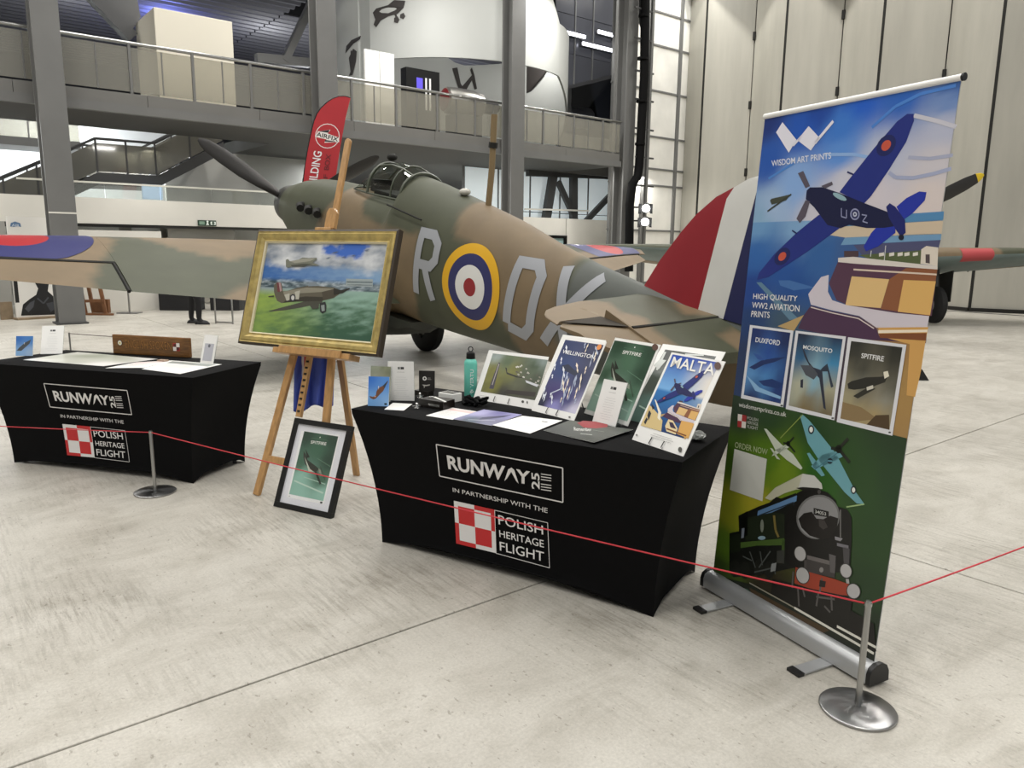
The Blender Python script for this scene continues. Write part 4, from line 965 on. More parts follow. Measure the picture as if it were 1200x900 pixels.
# ------------------------------------------------------------------ sheets and stands
M_CARD = mat('white_card', '#efeeea', .45)
M_ACRYL = glass('clear_acrylic', '#f4f6f6', .1, .03)
M_WIRE = mat('black_wire', '#111111', .4)
M_GLOSS = colmat('gloss_print', .3, .06)
M_MATT = colmat('matt_print', .5)
_TF = {}
def board(name, quad, label, cat, draw, z=TZ, thick=.003, m=None, stand='wire', group=None, square=True, matcard=None, sheets=0):
    """a printed card propped on a surface: quad = measured tl, tr, br, bl."""
    tl, tr, br, bl = quad; B, e, up, w, h = prop(bl, br, tl, z); n = e.cross(up)
    if n.y > 0: n = -n
    r = empty(name, B + e * w / 2, label, cat, group, math.atan2(e.y, e.x))
    mb = MB(); mb.box(B + e * w / 2 + up * h / 2 - n * thick / 2, (w, h, thick), e, up); card = mb.build('card', matcard or M_CARD, r)
    for k in range(sheets): MB().box(B + e * (w / 2 - .008 * (k + 1)) + up * (h / 2 + .006 * (k + 1)) - n * (thick + .002 + .004 * k), (w, h, .002), e, up).build('card', M_CARD, r)
    A = Art(w, h).quad(tl, tr, br, bl); draw(A, w, h); A.build('print', r, lambda u, v, q: B + e * u + up * v + n * q, m or M_GLOSS)
    if stand == 'wire':
        back = Vector((-n.x, -n.y, 0)).normalized()
        for s in (.36, .60):
            p = B + e * w * s; foot = p - n * 0
            MB().tube([p + n * .006 + up * .035, p + n * .006 + Vector((0, 0, .006)), p - n * thick + Vector((0, 0, .004)), p + back * .02 + up * h * .6 - n * .012], .0022, 6).build('stand_prong', M_WIRE, r)
        q = B + e * w * .48 + up * h * .6 - n * .014; MB().tube([q, Vector((q.x, q.y, z + .003)) + back * .09], .003, 6).build('stand_leg', M_WIRE, r)
    elif stand == 'acrylic':
        bk = Vector((-n.x, -n.y, 0)).normalized()
        MB().box(B + e * w / 2 + up * h / 2 - n * (thick + .004), (w + .004, h, .003), e, up).build('holder_back', M_ACRYL, r)
        MB().box(B + e * w / 2 + bk * .035 + Vector((0, 0, .002)), (w + .004, .07, .003), e, bk).build('holder_foot', M_ACRYL, r)
    elif stand == 'strut':
        bk = Vector((-n.x, -n.y, 0)).normalized(); q = B + e * w / 2 + up * h * .7 - n * (thick + .002); MB().bar(q, Vector((q.x, q.y, z + .002)) + bk * max(.03, h * .25), .03, .002, e).build('strut', M_CARD, r)
    return r
def lines(A, x0, x1, y0, y1, n, col='#b5b5b2', wd=.0015, seed=3):
    rnd = random.Random(seed); A.up()
    for k in range(n):
        y = y1 - (y1 - y0) * k / max(1, n - 1); L_ = (x1 - x0) * (.55 + .45 * rnd.random()); c = (x0 + x1) / 2
        A.line([(c - L_ / 2, y), (c + L_ / 2, y)], wd, col, raw=True, same=True)
def blade_plane(A, P, body, wing, S=1.):
    """the diving fighter of the travel posters, in the banner's measured points mapped by P."""
    A.poly([P(p) for p in ((983.7, 227), (995, 212), (1024, 175.6), (1052, 143), (1064, 134), (1071.5, 134), (1072, 142), (1062.5, 168), (1042, 201), (1021, 232), (1012, 241.5))], wing, raw=True)
    A.poly([P(p) for p in ((959, 254), (933, 275), (907, 300), (889, 322), (887, 330), (900, 327), (945, 298), (985, 269), (975, 250))], wing, raw=True, same=True)
    A.poly([P(p) for p in ((1051, 245), (1062.5, 235), (1078, 227), (1086.5, 228), (1084.5, 237.6), (1070, 253), (1058.6, 261))], '#2233a0', raw=True, same=True)
    A.poly([P(p) for p in ((1049.6, 264.7), (1034, 262), (1021, 276), (1012, 292), (1014.7, 297.5), (1029, 292), (1049.6, 276))], '#2032a0', raw=True, same=True)
    A.poly([P(p) for p in ((945, 224.7), (949, 221), (964, 221), (985, 228.5), (1016, 241.5), (1039, 250.5), (1052, 258), (1050, 268), (1036.6, 270), (1016, 270), (995, 266), (985, 270), (969.5, 266), (954, 245), (944, 235))], body, raw=True)
    A.poly([P(p) for p in ((1038.7, 245), (1043, 240.7), (1049.6, 245), (1061, 261), (1061.7, 276), (1056, 281), (1050, 272), (1042, 258))], '#1a2268', raw=True)
    for q in (((934.6, 204), (941, 201.4), (949, 219.5), (943.7, 222)), ((962, 219.5), (974.7, 214.3), (976, 218), (967, 222.6)), ((943.7, 236), (949, 237.6), (943.7, 255.7), (937, 263.4), (933, 258))):
        A.poly([P(p) for p in q], '#57505c', raw=True, same=True)
    A.poly([P((984 + 8 * math.cos(t) + 1.5 * math.sin(t), 232.4 + 3 * math.cos(t) + 4 * math.sin(t))) for t in (k * math.pi / 6 for k in range(12))], '#8fb0b8', raw=True)
    for c, r in (((1039, 171.7), 13), ((916.5, 302.7), 10.5)):
        A.poly([P((c[0] + r * .85 * math.cos(t) - r * .3 * math.sin(t), c[1] + r * math.sin(t))) for t in (k * math.pi / 9 for k in range(18))], '#18205a', raw=True)
        A.poly([P((c[0] + r * .42 * math.cos(t) - r * .15 * math.sin(t), c[1] + r * .5 * math.sin(t))) for t in (k * math.pi / 9 for k in range(18))], '#c5543e', raw=True)
def fort(A, P):
    Q = lambda L_: [P(p) for p in L_]
    A.poly(Q(((982, 309), (1099, 317), (1092, 375), (1040, 372), (1000, 364), (980, 355), (971, 335))), '#54364a', raw=True)
    A.poly(Q(((1042, 331), (1062, 318), (1099, 319), (1090, 375), (1032, 366))), '#8a5638', raw=True)
    A.poly(Q(((998, 327), (1042, 331), (1032, 365), (990.5, 361))), '#dcb97e', raw=True)
    A.poly(Q(((1059, 332), (1097, 334), (1090, 374), (1052, 369.5))), '#d9ad66', raw=True, same=True)
    A.poly(Q(((982, 305), (1000, 304), (1099, 316), (1099, 320), (1000, 312), (982, 310))), '#d8d0c8', raw=True)
    A.poly(Q(((1000, 318), (1098, 325), (1098, 327), (1000, 320))), '#d8c6b4', raw=True, same=True)
    A.poly(Q(((989, 297), (1006, 297), (1006, 304), (989, 304))), '#4b3a3e', raw=True, same=True)
    A.poly(Q(((1080, 296), (1086, 292), (1100, 294), (1099, 316), (1079, 313))), '#dad0c2', raw=True, same=True)
    A.poly(Q(((1085, 302), (1090, 302), (1090, 313), (1085, 312))), '#54484a', raw=True)
    A.poly(Q(((947, 347.5), (962, 327.5), (971, 325), (970, 345), (975, 355), (992, 361), (1050, 371), (1089, 375), (1087, 388), (1027, 388), (1007, 374), (975, 367), (950, 360))), '#cfc7cf', raw=True)
    A.poly(Q(((942, 372), (950, 361), (975, 368), (1007, 375), (1027, 389), (1030, 398), (1086, 398), (1085, 407), (990, 400), (935, 388))), '#4a2f4a', raw=True)
    A.line(Q(((950, 363), (975, 370), (1006, 377), (1024, 389))), .004, '#d8ccc4', raw=True)
    A.poly(Q(((1029, 388), (1088, 388), (1084, 408), (1079, 440), (1072, 470), (1062, 468), (1066, 408), (1031, 398))), '#cf9f5a', raw=True)
    A.poly(Q(((1029, 391), (1087, 391), (1086.5, 394), (1029, 394.5))), '#efe2cc', raw=True)
    A.poly(Q(((1030, 395), (1086, 395), (1085, 404), (1031, 400))), '#7c4828', raw=True, same=True)
    A.poly(Q(((911, 385), (942, 372), (930, 391))), '#b79a68', raw=True, same=True)
# correspondence between the banner's picture and the MALTA poster's picture
_c = [((1071, 134), (826.5, 436)), ((887, 328), (771, 471)), ((1086, 228), (823, 458)), ((945, 225), (793, 449)), ((1097, 334), (822, 481)), ((947, 347), (781, 481)), ((1031, 398), (797, 496)), ((1086, 398), (813, 500))]
_a = np.linalg.lstsq(np.array([[p[0], p[1], 1] for p, _ in _c]), np.array([q for _, q in _c]), rcond=None)[0]
def to_malta(p): return tuple(np.array([p[0], p[1], 1]) @ _a)
kM = 900 / 140.
def ZM(x, y): return (730 + x / kM, 400 + y / kM)
def clip_box(A): pass
def malta(A, w, h):
    H = homography(((0, 0), (1, 0), (1, 1), (0, 1)), (ZM(385, 100), ZM(715, 158), ZM(487, 740), ZM(135, 635)))
    c = [A.T(H(p)) for p in ((0, 1), (1, 1), (1, 0), (0, 0))]; x0 = (c[0][0] + c[3][0]) / 2; x1 = (c[1][0] + c[2][0]) / 2; y0 = (c[0][1] + c[1][1]) / 2; y1 = (c[2][1] + c[3][1]) / 2
    P_ = lambda u, v: (x0 + (x1 - x0) * u, y1 + (y0 - y1) * v)
    T0 = A.T; A.T = lambda p: p
    bx = (min(x0, c[0][0]) - .002, min(y0, y1), x1, max(y0, y1))
    def mcol(u, v):
        s = (u - bx[0]) / (bx[2] - bx[0]); t = (v - bx[1]) / (bx[3] - bx[1])
        if t > .5:
            k = (1 - t) * 2; a = np.array(lin('#1f46a8')) * (1 - k) + np.array(lin('#7db6e6')) * k; q = max(0, min(1, (s * 1.5 - .55) * min(1, k * 2.2)))
            return tuple(float(x) for x in a * (1 - q) + np.array(lin('#ece4d6')) * q)
        a = np.array(lin('#2f74b4')); b_ = np.array(lin('#16386e')); k = (.5 - t) * 2; q = max(0, s - .6) * (1 - k)
        return tuple(float(x) for x in (a * (1 - k) + b_ * k) * (1 - q) + np.array(lin('#c8d4d6')) * q)
    A.grid(mcol, 10, 24, bx)
    A.T = T0; P = lambda p: A.T(to_malta(p)); fort(A, P)
    A.poly([ZM(135, 635), ZM(200, 480), ZM(240, 520), ZM(275, 560), ZM(300, 600), ZM(290, 680)], '#d9c18a'); A.poly([ZM(240, 440), ZM(250, 445), ZM(290, 540), ZM(280, 600), ZM(262, 580), ZM(268, 535)], '#f0ead8')
    for q in (((185, 560), (200, 520), (215, 545), (195, 600)), ((160, 610), (180, 575), (190, 590), (170, 630)), ((215, 470), (240, 500), (225, 520))): A.poly([ZM(*p) for p in q], '#2c3038')
    A.poly([ZM(320, 640), ZM(345, 590), ZM(380, 600), ZM(415, 660), ZM(400, 705), ZM(330, 680)], '#e6d2a4'); A.poly([ZM(350, 610), ZM(378, 615), ZM(405, 665), ZM(360, 650)], '#3d2f46')
    A.poly([ZM(445, 600), ZM(540, 625), ZM(495, 735), ZM(410, 700)], '#d9a75c'); A.line([ZM(330, 660), ZM(480, 715)], .006, '#7c4828')
    blade_plane(A, P, '#1a1f52', '#202c74')
    A.text('MALTA', ZM(388, 117), ZM(712, 172), ZM(690, 262), ZM(358, 194), '#f4f2ea', .012)
    A.ell(ZM(722, 187), 3.9, 4.6, '#5f463c')
    lines(A, w * .25, w * .8, h * .085, h * .125, 3, '#a9a9a6'); A.ell(ZM(435, 818), 2.4, 3, '#55554f'); A.ell(ZM(108, 708), 1.2, 1, '#8a8a86')
def spitfire_art(A, w, h, q, title, base='#24402c', mid='#45684f', low='#9fc0b0', plane=True, frame=.0, tq=None):
    """green poster with an ascending fighter; q = measured quad of the picture."""
    H = homography(((0, 1), (1, 1), (1, 0), (0, 0)), [A.T(p) for p in q]); T0 = A.T; A.T = lambda p: H(p)
    a, b = H((0, 0)), H((1, 1)); box = (min(a[0], H((0, 1))[0]), min(a[1], H((1, 0))[1]), max(b[0], H((1, 0))[0]), max(b[1], H((0, 1))[1]))
    A.blend([((.1, .95), base), ((.9, .95), base), ((.5, .75), mid), ((.1, .5), mid), ((.9, .6), base), ((.2, .3), low), ((.8, .3), mid), ((.3, .05), low), ((.9, .08), low)], 8, 14, box)
    A.line([(.55, .62), (.98, .52)], w * .01, '#5f8068'); A.line([(.05, .22), (.95, .1)], w * .02, '#bcd4c6', same=True); A.line([(.3, .3), (.95, .24)], w * .012, '#a8c6b6', same=True)
    if plane:
        A.poly([(.12, .70), (.2, .66), (.30, .57), (.55, .50), (.68, .46), (.62, .40), (.45, .42), (.25, .50), (.16, .60)], '#2d3128')
        A.poly([(.16, .74), (.22, .70), (.34, .62), (.26, .60)], '#1c211b'); A.poly([(.55, .42), (.65, .40), (.84, .24), (.80, .22)], '#242820')
        A.poly([(.18, .62), (.42, .44), (.55, .40), (.40, .40)], '#c5cbbb'); A.poly([(.66, .47), (.74, .44), (.78, .38), (.70, .40)], '#8d9484'); A.line([(.70, .50), (.92, .30)], w * .012, '#3a4036')
    A.text(title, *(tq or ((.27, .885), (.72, .885), (.72, .835), (.27, .835))), '#f2f2ec', .006); A.ell((.5, .95), .014, .01, '#f2f2ec', same=True); A.line([(.25, .925), (.75, .918)], w * .004, '#5c7a62', same=True)
    A.T = T0
def spit(A, w, h):
    c = 5.; Z = lambda x, y: (620 + x / c, 380 + y / c)
    spitfire_art(A, w, h, (Z(512, 98), Z(755, 130), Z(575, 560), Z(335, 498)), 'SPITFIRE')
    A.ell(Z(742, 130), 3.7, 3.9, '#5f463c')
def spit_back(A, w, h):
    c = 5.; Z = lambda x, y: (620 + x / c, 380 + y / c)
    spitfire_art(A, w, h, (Z(795, 140), Z(1010, 178), Z(850, 640), Z(590, 560)), 'SPITFIRE', '#2b302b', '#4a534a', '#5f7f76', False)
    for q in (((742, 215), (770, 185), (800, 190), (765, 235)), ((790, 150), (800, 152), (760, 240), (752, 236)), ((880, 160), (960, 165), (960, 172), (885, 168))): A.poly([Z(*p) for p in q], '#c9cdc8')  # pale streaks of glare painted into the print
def wellington(A, w, h):
    c = 5.; Z = lambda x, y: (620 + x / c, 380 + y / c); T0 = A.T; q = (Z(212, 85), Z(425, 112), Z(262, 530), Z(52, 470)); H = homography(((0, 1), (1, 1), (1, 0), (0, 0)), [A.T(p) for p in q]); A.T = lambda p: H(p)
    a, b = H((0, 0)), H((1, 1)); A.blend([((.1, .95), '#182a5c'), ((.9, .9), '#14204a'), ((.3, .6), '#1f3a70'), ((.8, .5), '#1a2450'), ((.3, .2), '#3a2f6a'), ((.7, .2), '#33336e'), ((.4, .02), '#8a88c0'), ((.05, .05), '#1b2038'), ((.95, .02), '#c8c4d8')], 8, 14, (a[0], a[1], b[0], b[1]))
    A.poly([(.2, .62), (.35, .66), (.55, .60), (.72, .58), (.62, .52), (.42, .55), (.25, .56)], '#16203c'); A.line([(.3, .58), (.42, .3), (.2, .2)], w * .02, '#c8d0dc'); A.line([(.42, .55), (.46, .28)], w * .015, '#b8c0d0')
    rnd = random.Random(4)
    for k in range(30):
        x, y = (rnd.uniform(.45, .95), rnd.uniform(.1, .95)) if k % 3 else (rnd.uniform(.02, .35), rnd.uniform(.05, .9)); s = rnd.uniform(.03, .11); t = rnd.uniform(-1.5, -.5)
        A.poly([(x + s * f * math.cos(t) + .015 * g, y + s * f * 1.3 * math.sin(t) + .016 * g) for f, g in ((-1, 0), (-.3, 1.1), (.2, .3), (.6, .9), (1, 0), (.4, -.6), (-.1, -.2), (-.5, -.9))], ('#e8ecf4', '#aab4cc', '#f3e6d0')[k % 3])  # glints of the wrinkled sleeve painted as pale shapes
    A.text('WELLINGTON', (.08, .845), (.92, .845), (.92, .79), (.08, .79), '#f4f4f4', .01); A.ell((.93, .96), .055, .04, '#e08a3c'); A.T = T0
    A.ell(Z(240, 545), 1.4, .9, '#55554f')
def airfield(A, w, h):
    c = 1200 / 220.; Z = lambda x, y: (420 + x / c, 380 + y / c); T0 = A.T; k2 = 1200 / 220.
    q = (Z(852, 183), Z(1215, 215), (631, 470), Z(782, 432)); H = homography(((0, 1), (1, 1), (1, 0), (0, 0)), [A.T(p) for p in (Z(855, 182), (647.5, 419.5), (628.5, 466), Z(780, 432))]); A.T = lambda p: H(p)
    a, b = H((0, 0)), H((1, 1)); A.blend([((.1, .97), '#98a4a0'), ((.9, .97), '#7e8c86'), ((.3, .85), '#5a6c4c'), ((.8, .8), '#3f5236'), ((.1, .55), '#7c7a38'), ((.2, .2), '#767434'), ((.45, .6), '#7a7a3c'), ((.7, .6), '#56604a'), ((.9, .5), '#47523e'), ((.6, .3), '#5c5f48'), ((.8, .1), '#4a4a3c'), ((.4, .03), '#3a3a34')], 14, 10, (a[0], a[1], b[0], b[1]), noise=.25)
    rnd = random.Random(8)
    for k in range(26):
        x = rnd.uniform(.45, .97); y = .78 - (x - .45) * .55 + rnd.uniform(-.2, .1); s = rnd.uniform(.015, .05); A.poly([(x, y), (x + s, y - .02), (x + s * .9, y - .05), (x - .01, y - .03)], ('#d8d6cc', '#8a8476', '#b6b2a6', '#5a5248')[k % 4], same=k > 0)
    A.poly([(.13, .1), (.21, .1), (.2, .45), (.19, .78), (.16, .78), (.14, .45)], '#4a4650'); A.line([(.165, .2), (.175, .75)], w * .012, '#b8b0a8')
    A.poly([(.30, .68), (.33, .67), (.36, .56), (.55, .5), (.7, .47), (.55, .46), (.36, .52)], '#2c2a26'); A.poly([(.4, .02), (.98, .02), (.98, .14), (.45, .12)], '#38332e'); A.poly([(.72, .42), (.98, .34), (.97, .28), (.75, .36)], '#d4d6da')
    A.T = T0; A.ell(Z(1050, 495), 1.6, 1.5, '#44443f'); A.ell(Z(1080, 500), .8, 1.8, '#44443f'); lines(A, w * .05, w * .3, h * .06, h * .09, 2, '#aaaaa6')
def leaflet(n=9, head=True, box=None):
    def d(A, w, h):
        A.up()
        if head: A.rect(w * .38, h * .80, w * .47, h * .86, '#6c6c6a', same=True); A.rect(w * .49, h * .80, w * .62, h * .86, '#333333', same=True); A.line([(w * .35, h * .73), (w * .65, h * .73)], .0014, '#9a9a98', raw=True, same=True)
        if box: A.rect(*[c * q for c, q in zip(box, (w, h, w, h))], '#b9b9c0'); A.ell((w * .5, h * .62), w * .09, h * .06, '#66666e', raw=True)
        lines(A, w * .2, w * .8, h * .12, h * .6, n, '#c4c4c2', .0012)
    return d
def flyer(A, w, h):
    A.blend([((x, y), c) for x, y, c in ()] or [((431, 441), '#3c78d0'), ((456, 443), '#5a93dc'), ((430, 475), '#7ab0e8'), ((455, 476), '#8fbcec')], 4, 6)
    k = 1200 / 120.; Z = lambda x, y: (430 + x / k, 415 + y / k)
    A.poly([Z(245, 320), Z(250, 305), Z(215, 345), Z(180, 370), Z(130, 400), Z(110, 440), Z(105, 480), Z(70, 500), Z(30, 490), Z(40, 515), Z(75, 530), Z(105, 520), Z(150, 470), Z(190, 430), Z(215, 380)], '#7a5038')
    A.poly([Z(185, 370), Z(245, 305), Z(215, 380), Z(205, 395)], '#3c4450'); A.ell(Z(95, 495), 1.1, .9, '#d8a898'); A.rect(w * .8, h * .05, w * .92, h * .11, '#22303c')

k1 = 1200 / 220.
def ZT(x, y): return (420 + x / k1, 380 + y / k1)
board('leaflet_holder', ((434.7, 428.6), (456, 428.6), (457, 471), (433.5, 469.5)), 'grey leaflet in clear stand behind the blue flyer', 'leaflet', lambda A, w, h: A.blend([((436, 430), '#9aa08c'), ((455, 430), '#84886f'), ((440, 450), '#a6a89a')], 5, 6, noise=.3), stand='acrylic')
board('flyer', ((432, 441), (456.3, 441.2), (455.3, 476.3), (431, 475.5)), 'small blue flyer with a diving brown aircraft, left end of the poster table', 'flyer', flyer, stand='strut')
board('leaflet_holder', ((454.3, 423.3), (487.5, 423.4), (485.6, 469.8), (455.5, 469.2)), 'large white text leaflet standing upright beside the blue flyer', 'leaflet', leaflet(11), stand='acrylic', m=M_MATT)
board('poster', ((573, 410), (649, 415.5), (624.5, 479.5), (554.5, 467.5)), 'landscape print of an airfield seen from the air, behind the water bottle', 'poster', airfield)
board('poster', ((660, 394), (708, 399), (672.4, 493.5), (623, 481)), 'dark blue poster in shiny wrinkled sleeve with orange corner seal on a wire stand', 'poster', wellington, sheets=2)
board('poster', ((777, 403), (829, 411), (801, 507), (729, 490)), 'dark poster half hidden between the green poster and the MALTA poster', 'poster', spit_back)
board('poster', ((721, 395.6), (775, 403), (735.5, 499.5), (684.5, 484)), 'green poster of a diving aircraft with brown corner seal on the poster table', 'poster', spit)
board('poster', ((787, 412.8), (851, 423.6), (800.6, 535), (740.6, 515)), 'white bordered MALTA poster with a dark blue aircraft over a fort', 'poster', malta)
board('leaflet_holder', ((708, 444), (737, 449), (721, 500.5), (694, 494)), 'narrow white text leaflet standing before the green aircraft poster', 'leaflet', leaflet(10), stand='acrylic', m=M_MATT)
# left table sheets
def flyer2(A, w, h):
    A.blend([((20, 395), '#3f77c4'), ((38, 395), '#4f88cc'), ((20, 415), '#8ab4e0'), ((37, 415), '#a8c4e4')], 4, 5); c = 4.; Z = lambda x, y: (x / c, 225 + y / c)
    A.poly([Z(78, 745), Z(100, 745), Z(140, 710), Z(148, 690), Z(120, 705), Z(90, 730)], '#54585c')
board('flyer', ((19, 393.8), (39.8, 393.2), (38.3, 417), (18.3, 417)), 'small blue flyer with an aircraft, left end of the sign table', 'flyer', flyer2, stand='strut')
board('leaflet_holder', ((49.6, 382), (75, 381.8), (73, 414.5), (47.3, 415)), 'white text leaflet standing upright behind the large flat sheet', 'leaflet', leaflet(9), stand='acrylic', m=M_MATT)
board('leaflet_holder', ((240, 392), (256.3, 391.5), (249.5, 427), (234.3, 425.6)), 'narrow white leaflet with grey panel right of the wooden sign', 'leaflet', leaflet(0, False, (.15, .1, .85, .7)), stand='acrylic', m=M_MATT)
def flat(name, quad, label, cat, draw, z=TZ, thick=.0008, m=None, curl=0.):
    P = [at(x, y, z) for x, y in quad]; tl, tr, br, bl = P; r = empty(name, sum(P, Vector()) / 4, label, cat)
    def bil(u, v): return (bl * (1 - u) + br * u) * (1 - v) + (tl * (1 - u) + tr * u) * v
    n = 6; mb = MB()
    hz = lambda u, v: curl * (u * u * .6 + .4 * v * u) + .00005
    top = [[bil(i / n, j / n) + Vector((0, 0, hz(i / n, j / n) + thick)) for i in range(n + 1)] for j in range(n + 1)]; vs = [p for rw in top for p in rw]; N = len(vs); vs += [p - Vector((0, 0, thick)) for p in vs]; w_ = n + 1
    fs = []
    for j in range(n):
        for i in range(n): q = (j * w_ + i, j * w_ + i + 1, (j + 1) * w_ + i + 1, (j + 1) * w_ + i); fs += [q, tuple(k + N for k in reversed(q))]
    ed = [i for i in range(w_)] + [j * w_ + n for j in range(1, w_)] + [n * w_ + i for i in reversed(range(n))] + [j * w_ for j in reversed(range(1, n))]
    fs += [(a, b, b + N, a + N) for a, b in zip(ed, ed[1:] + ed[:1])]; mb.add(vs, fs).build('sheet', M_CARD, r)
    A = Art(1, 1, .0001); A.quad(*quad); draw(A)
    A.build('print', r, lambda u, v, w: bil(u, v) + Vector((0, 0, hz(u, v) + thick + w)), m or M_GLOSS, .0002); return r
def txt(cols=('#c9c9c6',), band=None, n=9):
    def d(A):
        A.up()
        if band: A.rect(.06, .72, .94, .94, band, 4, 2, same=True)
        for k in range(n): A.line([(.1, .62 - k * .06), (.5, .62 - k * .06), (.6 + .3 * ((k * 7) % 5) / 5, .62 - k * .06)], .012, cols[k % len(cols)], raw=True, same=True)
    return d
flat('business_card', (ZT(220, 503), ZT(345, 510), ZT(290, 552), ZT(165, 545)), 'blank white card lying before the large white leaflet', 'card', lambda A: A.line([(.4, .8), (.7, .8)], .02, '#cfcfcf', raw=True))
flat('leaflet', ((530.5, 478), (561, 482.7), (530.5, 492), (499, 487)), 'white leaflet with pink heading lying flat near the black strap', 'leaflet', txt(('#9a9a98', '#c8c8c6'), '#edd0cc', 8))
flat('leaflet', ((567, 480), (611.6, 486), (576, 499), (530.5, 491.2)), 'glossy violet aircraft brochure lying flat in the middle of the table', 'leaflet', lambda A: (A.blend([((532, 490), '#8e8cb0'), ((560, 484), '#b8b4dc'), ((585, 484), '#6f6ba6'), ((608, 486), '#9a96c8'), ((575, 497), '#7c7c98'), ((550, 492), '#5a5f70')], 8, 8), A.poly([(565, 489), (585, 487.5), (600, 486), (590, 489), (572, 491), (560, 492)], '#3f3f62'), A.line([(548, 492), (580, 493)], .03, '#cfcfe0')), z=TZ + .001)
flat('leaflet', ((612, 487.4), (659, 493), (621, 508.2), (577, 498.3)), 'plain white sheet lying flat before the dark blue poster', 'leaflet', lambda A: (A.rect(.66, .75, .72, .8, '#555553'), A.rect(.73, .75, .80, .8, '#555553'), A.line([(.15, .5), (.8, .5)], .01, '#d6d6d4', raw=True), A.line([(.15, .4), (.7, .4)], .01, '#d6d6d4', raw=True)), z=TZ + .002)
def poppy(A):
    A.blend([((640, 504), '#3c403a'), ((670, 494), '#565a52'), ((740, 507), '#4a4e48'), ((696, 519), '#34382f'), ((690, 506), '#484c45')], 8, 8)
    c = 5.; Z = lambda x, y: (620 + x / c, 380 + y / c)
    A.poly([Z(270, 580), Z(310, 565), Z(380, 570), Z(445, 590), Z(440, 608), Z(370, 615), Z(300, 608)], '#921f26'); A.poly([Z(325, 588), Z(360, 582), Z(395, 590), Z(380, 602), Z(340, 602)], '#ece6e0')
    A.text('Remember', Z(245, 605), Z(340, 612), Z(345, 632), Z(245, 626), '#e6e6e0'); A.line([Z(280, 645), Z(350, 655)], .02, '#d6d6d0'); A.line([Z(350, 625), Z(420, 640)], .012, '#a0a49a')
flat('brochure', ((668, 492.5), (742, 506.5), (696, 520.5), (637, 504.5)), 'dark olive brochure with a red poppy design lying near the table edge', 'brochure', poppy, curl=.012, z=TZ + .001, m=M_MATT)
flat('large_print', ((91, 412.6), (184.5, 420.8), (121, 429.2), (27, 421.8)), 'large white sheet with a grey landscape lying on the sign table', 'print', lambda A: A.blend([((91, 414), '#c8c8c0'), ((60, 419), '#b4b6aa'), ((110, 418), '#9aa08e'), ((140, 421), '#b9bcae'), ((30, 421), '#f0f0ee'), ((180, 421), '#f0f0ee'), ((120, 427), '#eceae6'), ((95, 424), '#c0c2b6')], 10, 8))
flat('leaflet', ((160, 424.6), (201, 422.5), (170, 431), (123.5, 431.5)), 'white leaflet with faint pink picture lying on the sign table', 'leaflet', txt(('#d8c4c2', '#d0d0ce'), '#ecd8d6', 6), z=TZ + .001)
flat('leaflet', ((201, 422.5), (260, 427), (211, 438.3), (166, 432.5)), 'white leaflet at the front right corner of the sign table', 'leaflet', txt(('#cfcfcc',), '#9aa09c', 5), z=TZ + .0015)

# ------------------------------------------------------------------ other things on the table
# water bottle
c = at(551.5, 464, TZ); hB = (CAM_O + ray(551.5, 405) * ((c - CAM_O).dot(FWD))).z - TZ
r = empty('water_bottle', c, 'mint green water bottle with black loop cap standing on the poster table', 'bottle')
M_MINT = mat('mint_green_enamel', '#6ccbb8', .4, coat=.2)
rb = .0365; s = hB / .262
MB().lathe(c, (0, 0, 1), [(rb * .92, 0), (rb, .004), (rb, .175 * s), (rb * .93, .188 * s), (rb * .6, .2 * s), (rb * .6, .204 * s)], 32).build('bottle_body', M_MINT, r, smooth=40)
cp = MB().lathe(c + Vector((0, 0, .2 * s)), (0, 0, 1), [(rb * .68, 0), (rb * .7, .003), (rb * .66, .03 * s), (rb * .4, .036 * s), (rb * .25, .04 * s)], 24).build('cap', M_BLK, r, smooth=40)
lp = [c + Vector((0, 0, .238 * s)) + RIGHT * (.011 * math.sin(t)) * 1.1 + Vector((0, 0, .013 - .013 * math.cos(t))) for t in (2 * math.pi * k / 16 for k in range(17))]
MB().tube(lp, .003, 6).build('carry_loop', M_BLK, cp, smooth=60)
A = Art(.3, .1); A.text('VERTU', (0, .019), (.095, .019), (.095, 0), (0, 0), '#f0f4f0', .008, raw=True); A.line([(-.03, .016), (-.024, 0), (-.012, .016)], .004, '#f0f4f0', raw=True, same=True); A.line([(-.026, .02), (-.012, .005)], .004, '#f0f4f0', raw=True, same=True)
vw = math.atan2(CAM_O.y - c.y, CAM_O.x - c.x) + .2
def bt(u, v, w): t = vw - (v - .0095) / rb; return c + Vector(((rb + .0006 + w) * math.cos(t), (rb + .0006 + w) * math.sin(t), .052 * s + u * s))
A.build('bottle_lettering', r, bt, M_INK, 0)
# black card box, dark trays, white box
def lbox(name, px, w, d, h, label, cat, m, yaw=0., z=TZ, bevel=.002):
    p = at(*px, z); ex = Vector((math.cos(T1.yaw + yaw), math.sin(T1.yaw + yaw), 0)); ey = Vector((-ex.y, ex.x, 0))
    r = empty(name, p, label, cat, None, T1.yaw + yaw); MB().box(p + Vector((0, 0, h / 2)), (w, d, h), ex, ey).build('box_body', m, r, bevel=bevel); return r, p, ex, ey
M_DKBOX = mat('dark_card', '#17130f', .35); M_WHBOX = mat('white_plastic', '#e9e9e4', .35); M_METAL = mat('pin_metal', '#d5d5d2', .25, .9)
r, p, ex, ey = lbox('card_tray', (512, 476.5), .16, .10, .042, 'low dark display box with small items on its lid', 'box', M_DKBOX)
for k, (a, b) in enumerate(((-.05, 0.0), (.0, .02))): pass
MB().box(p - ey * .0505 + Vector((0, 0, .018)) + ex * .02, (.07, .001, .012), ex, ey).build('slot_plate', M_METAL, r)
top = TZ + .042
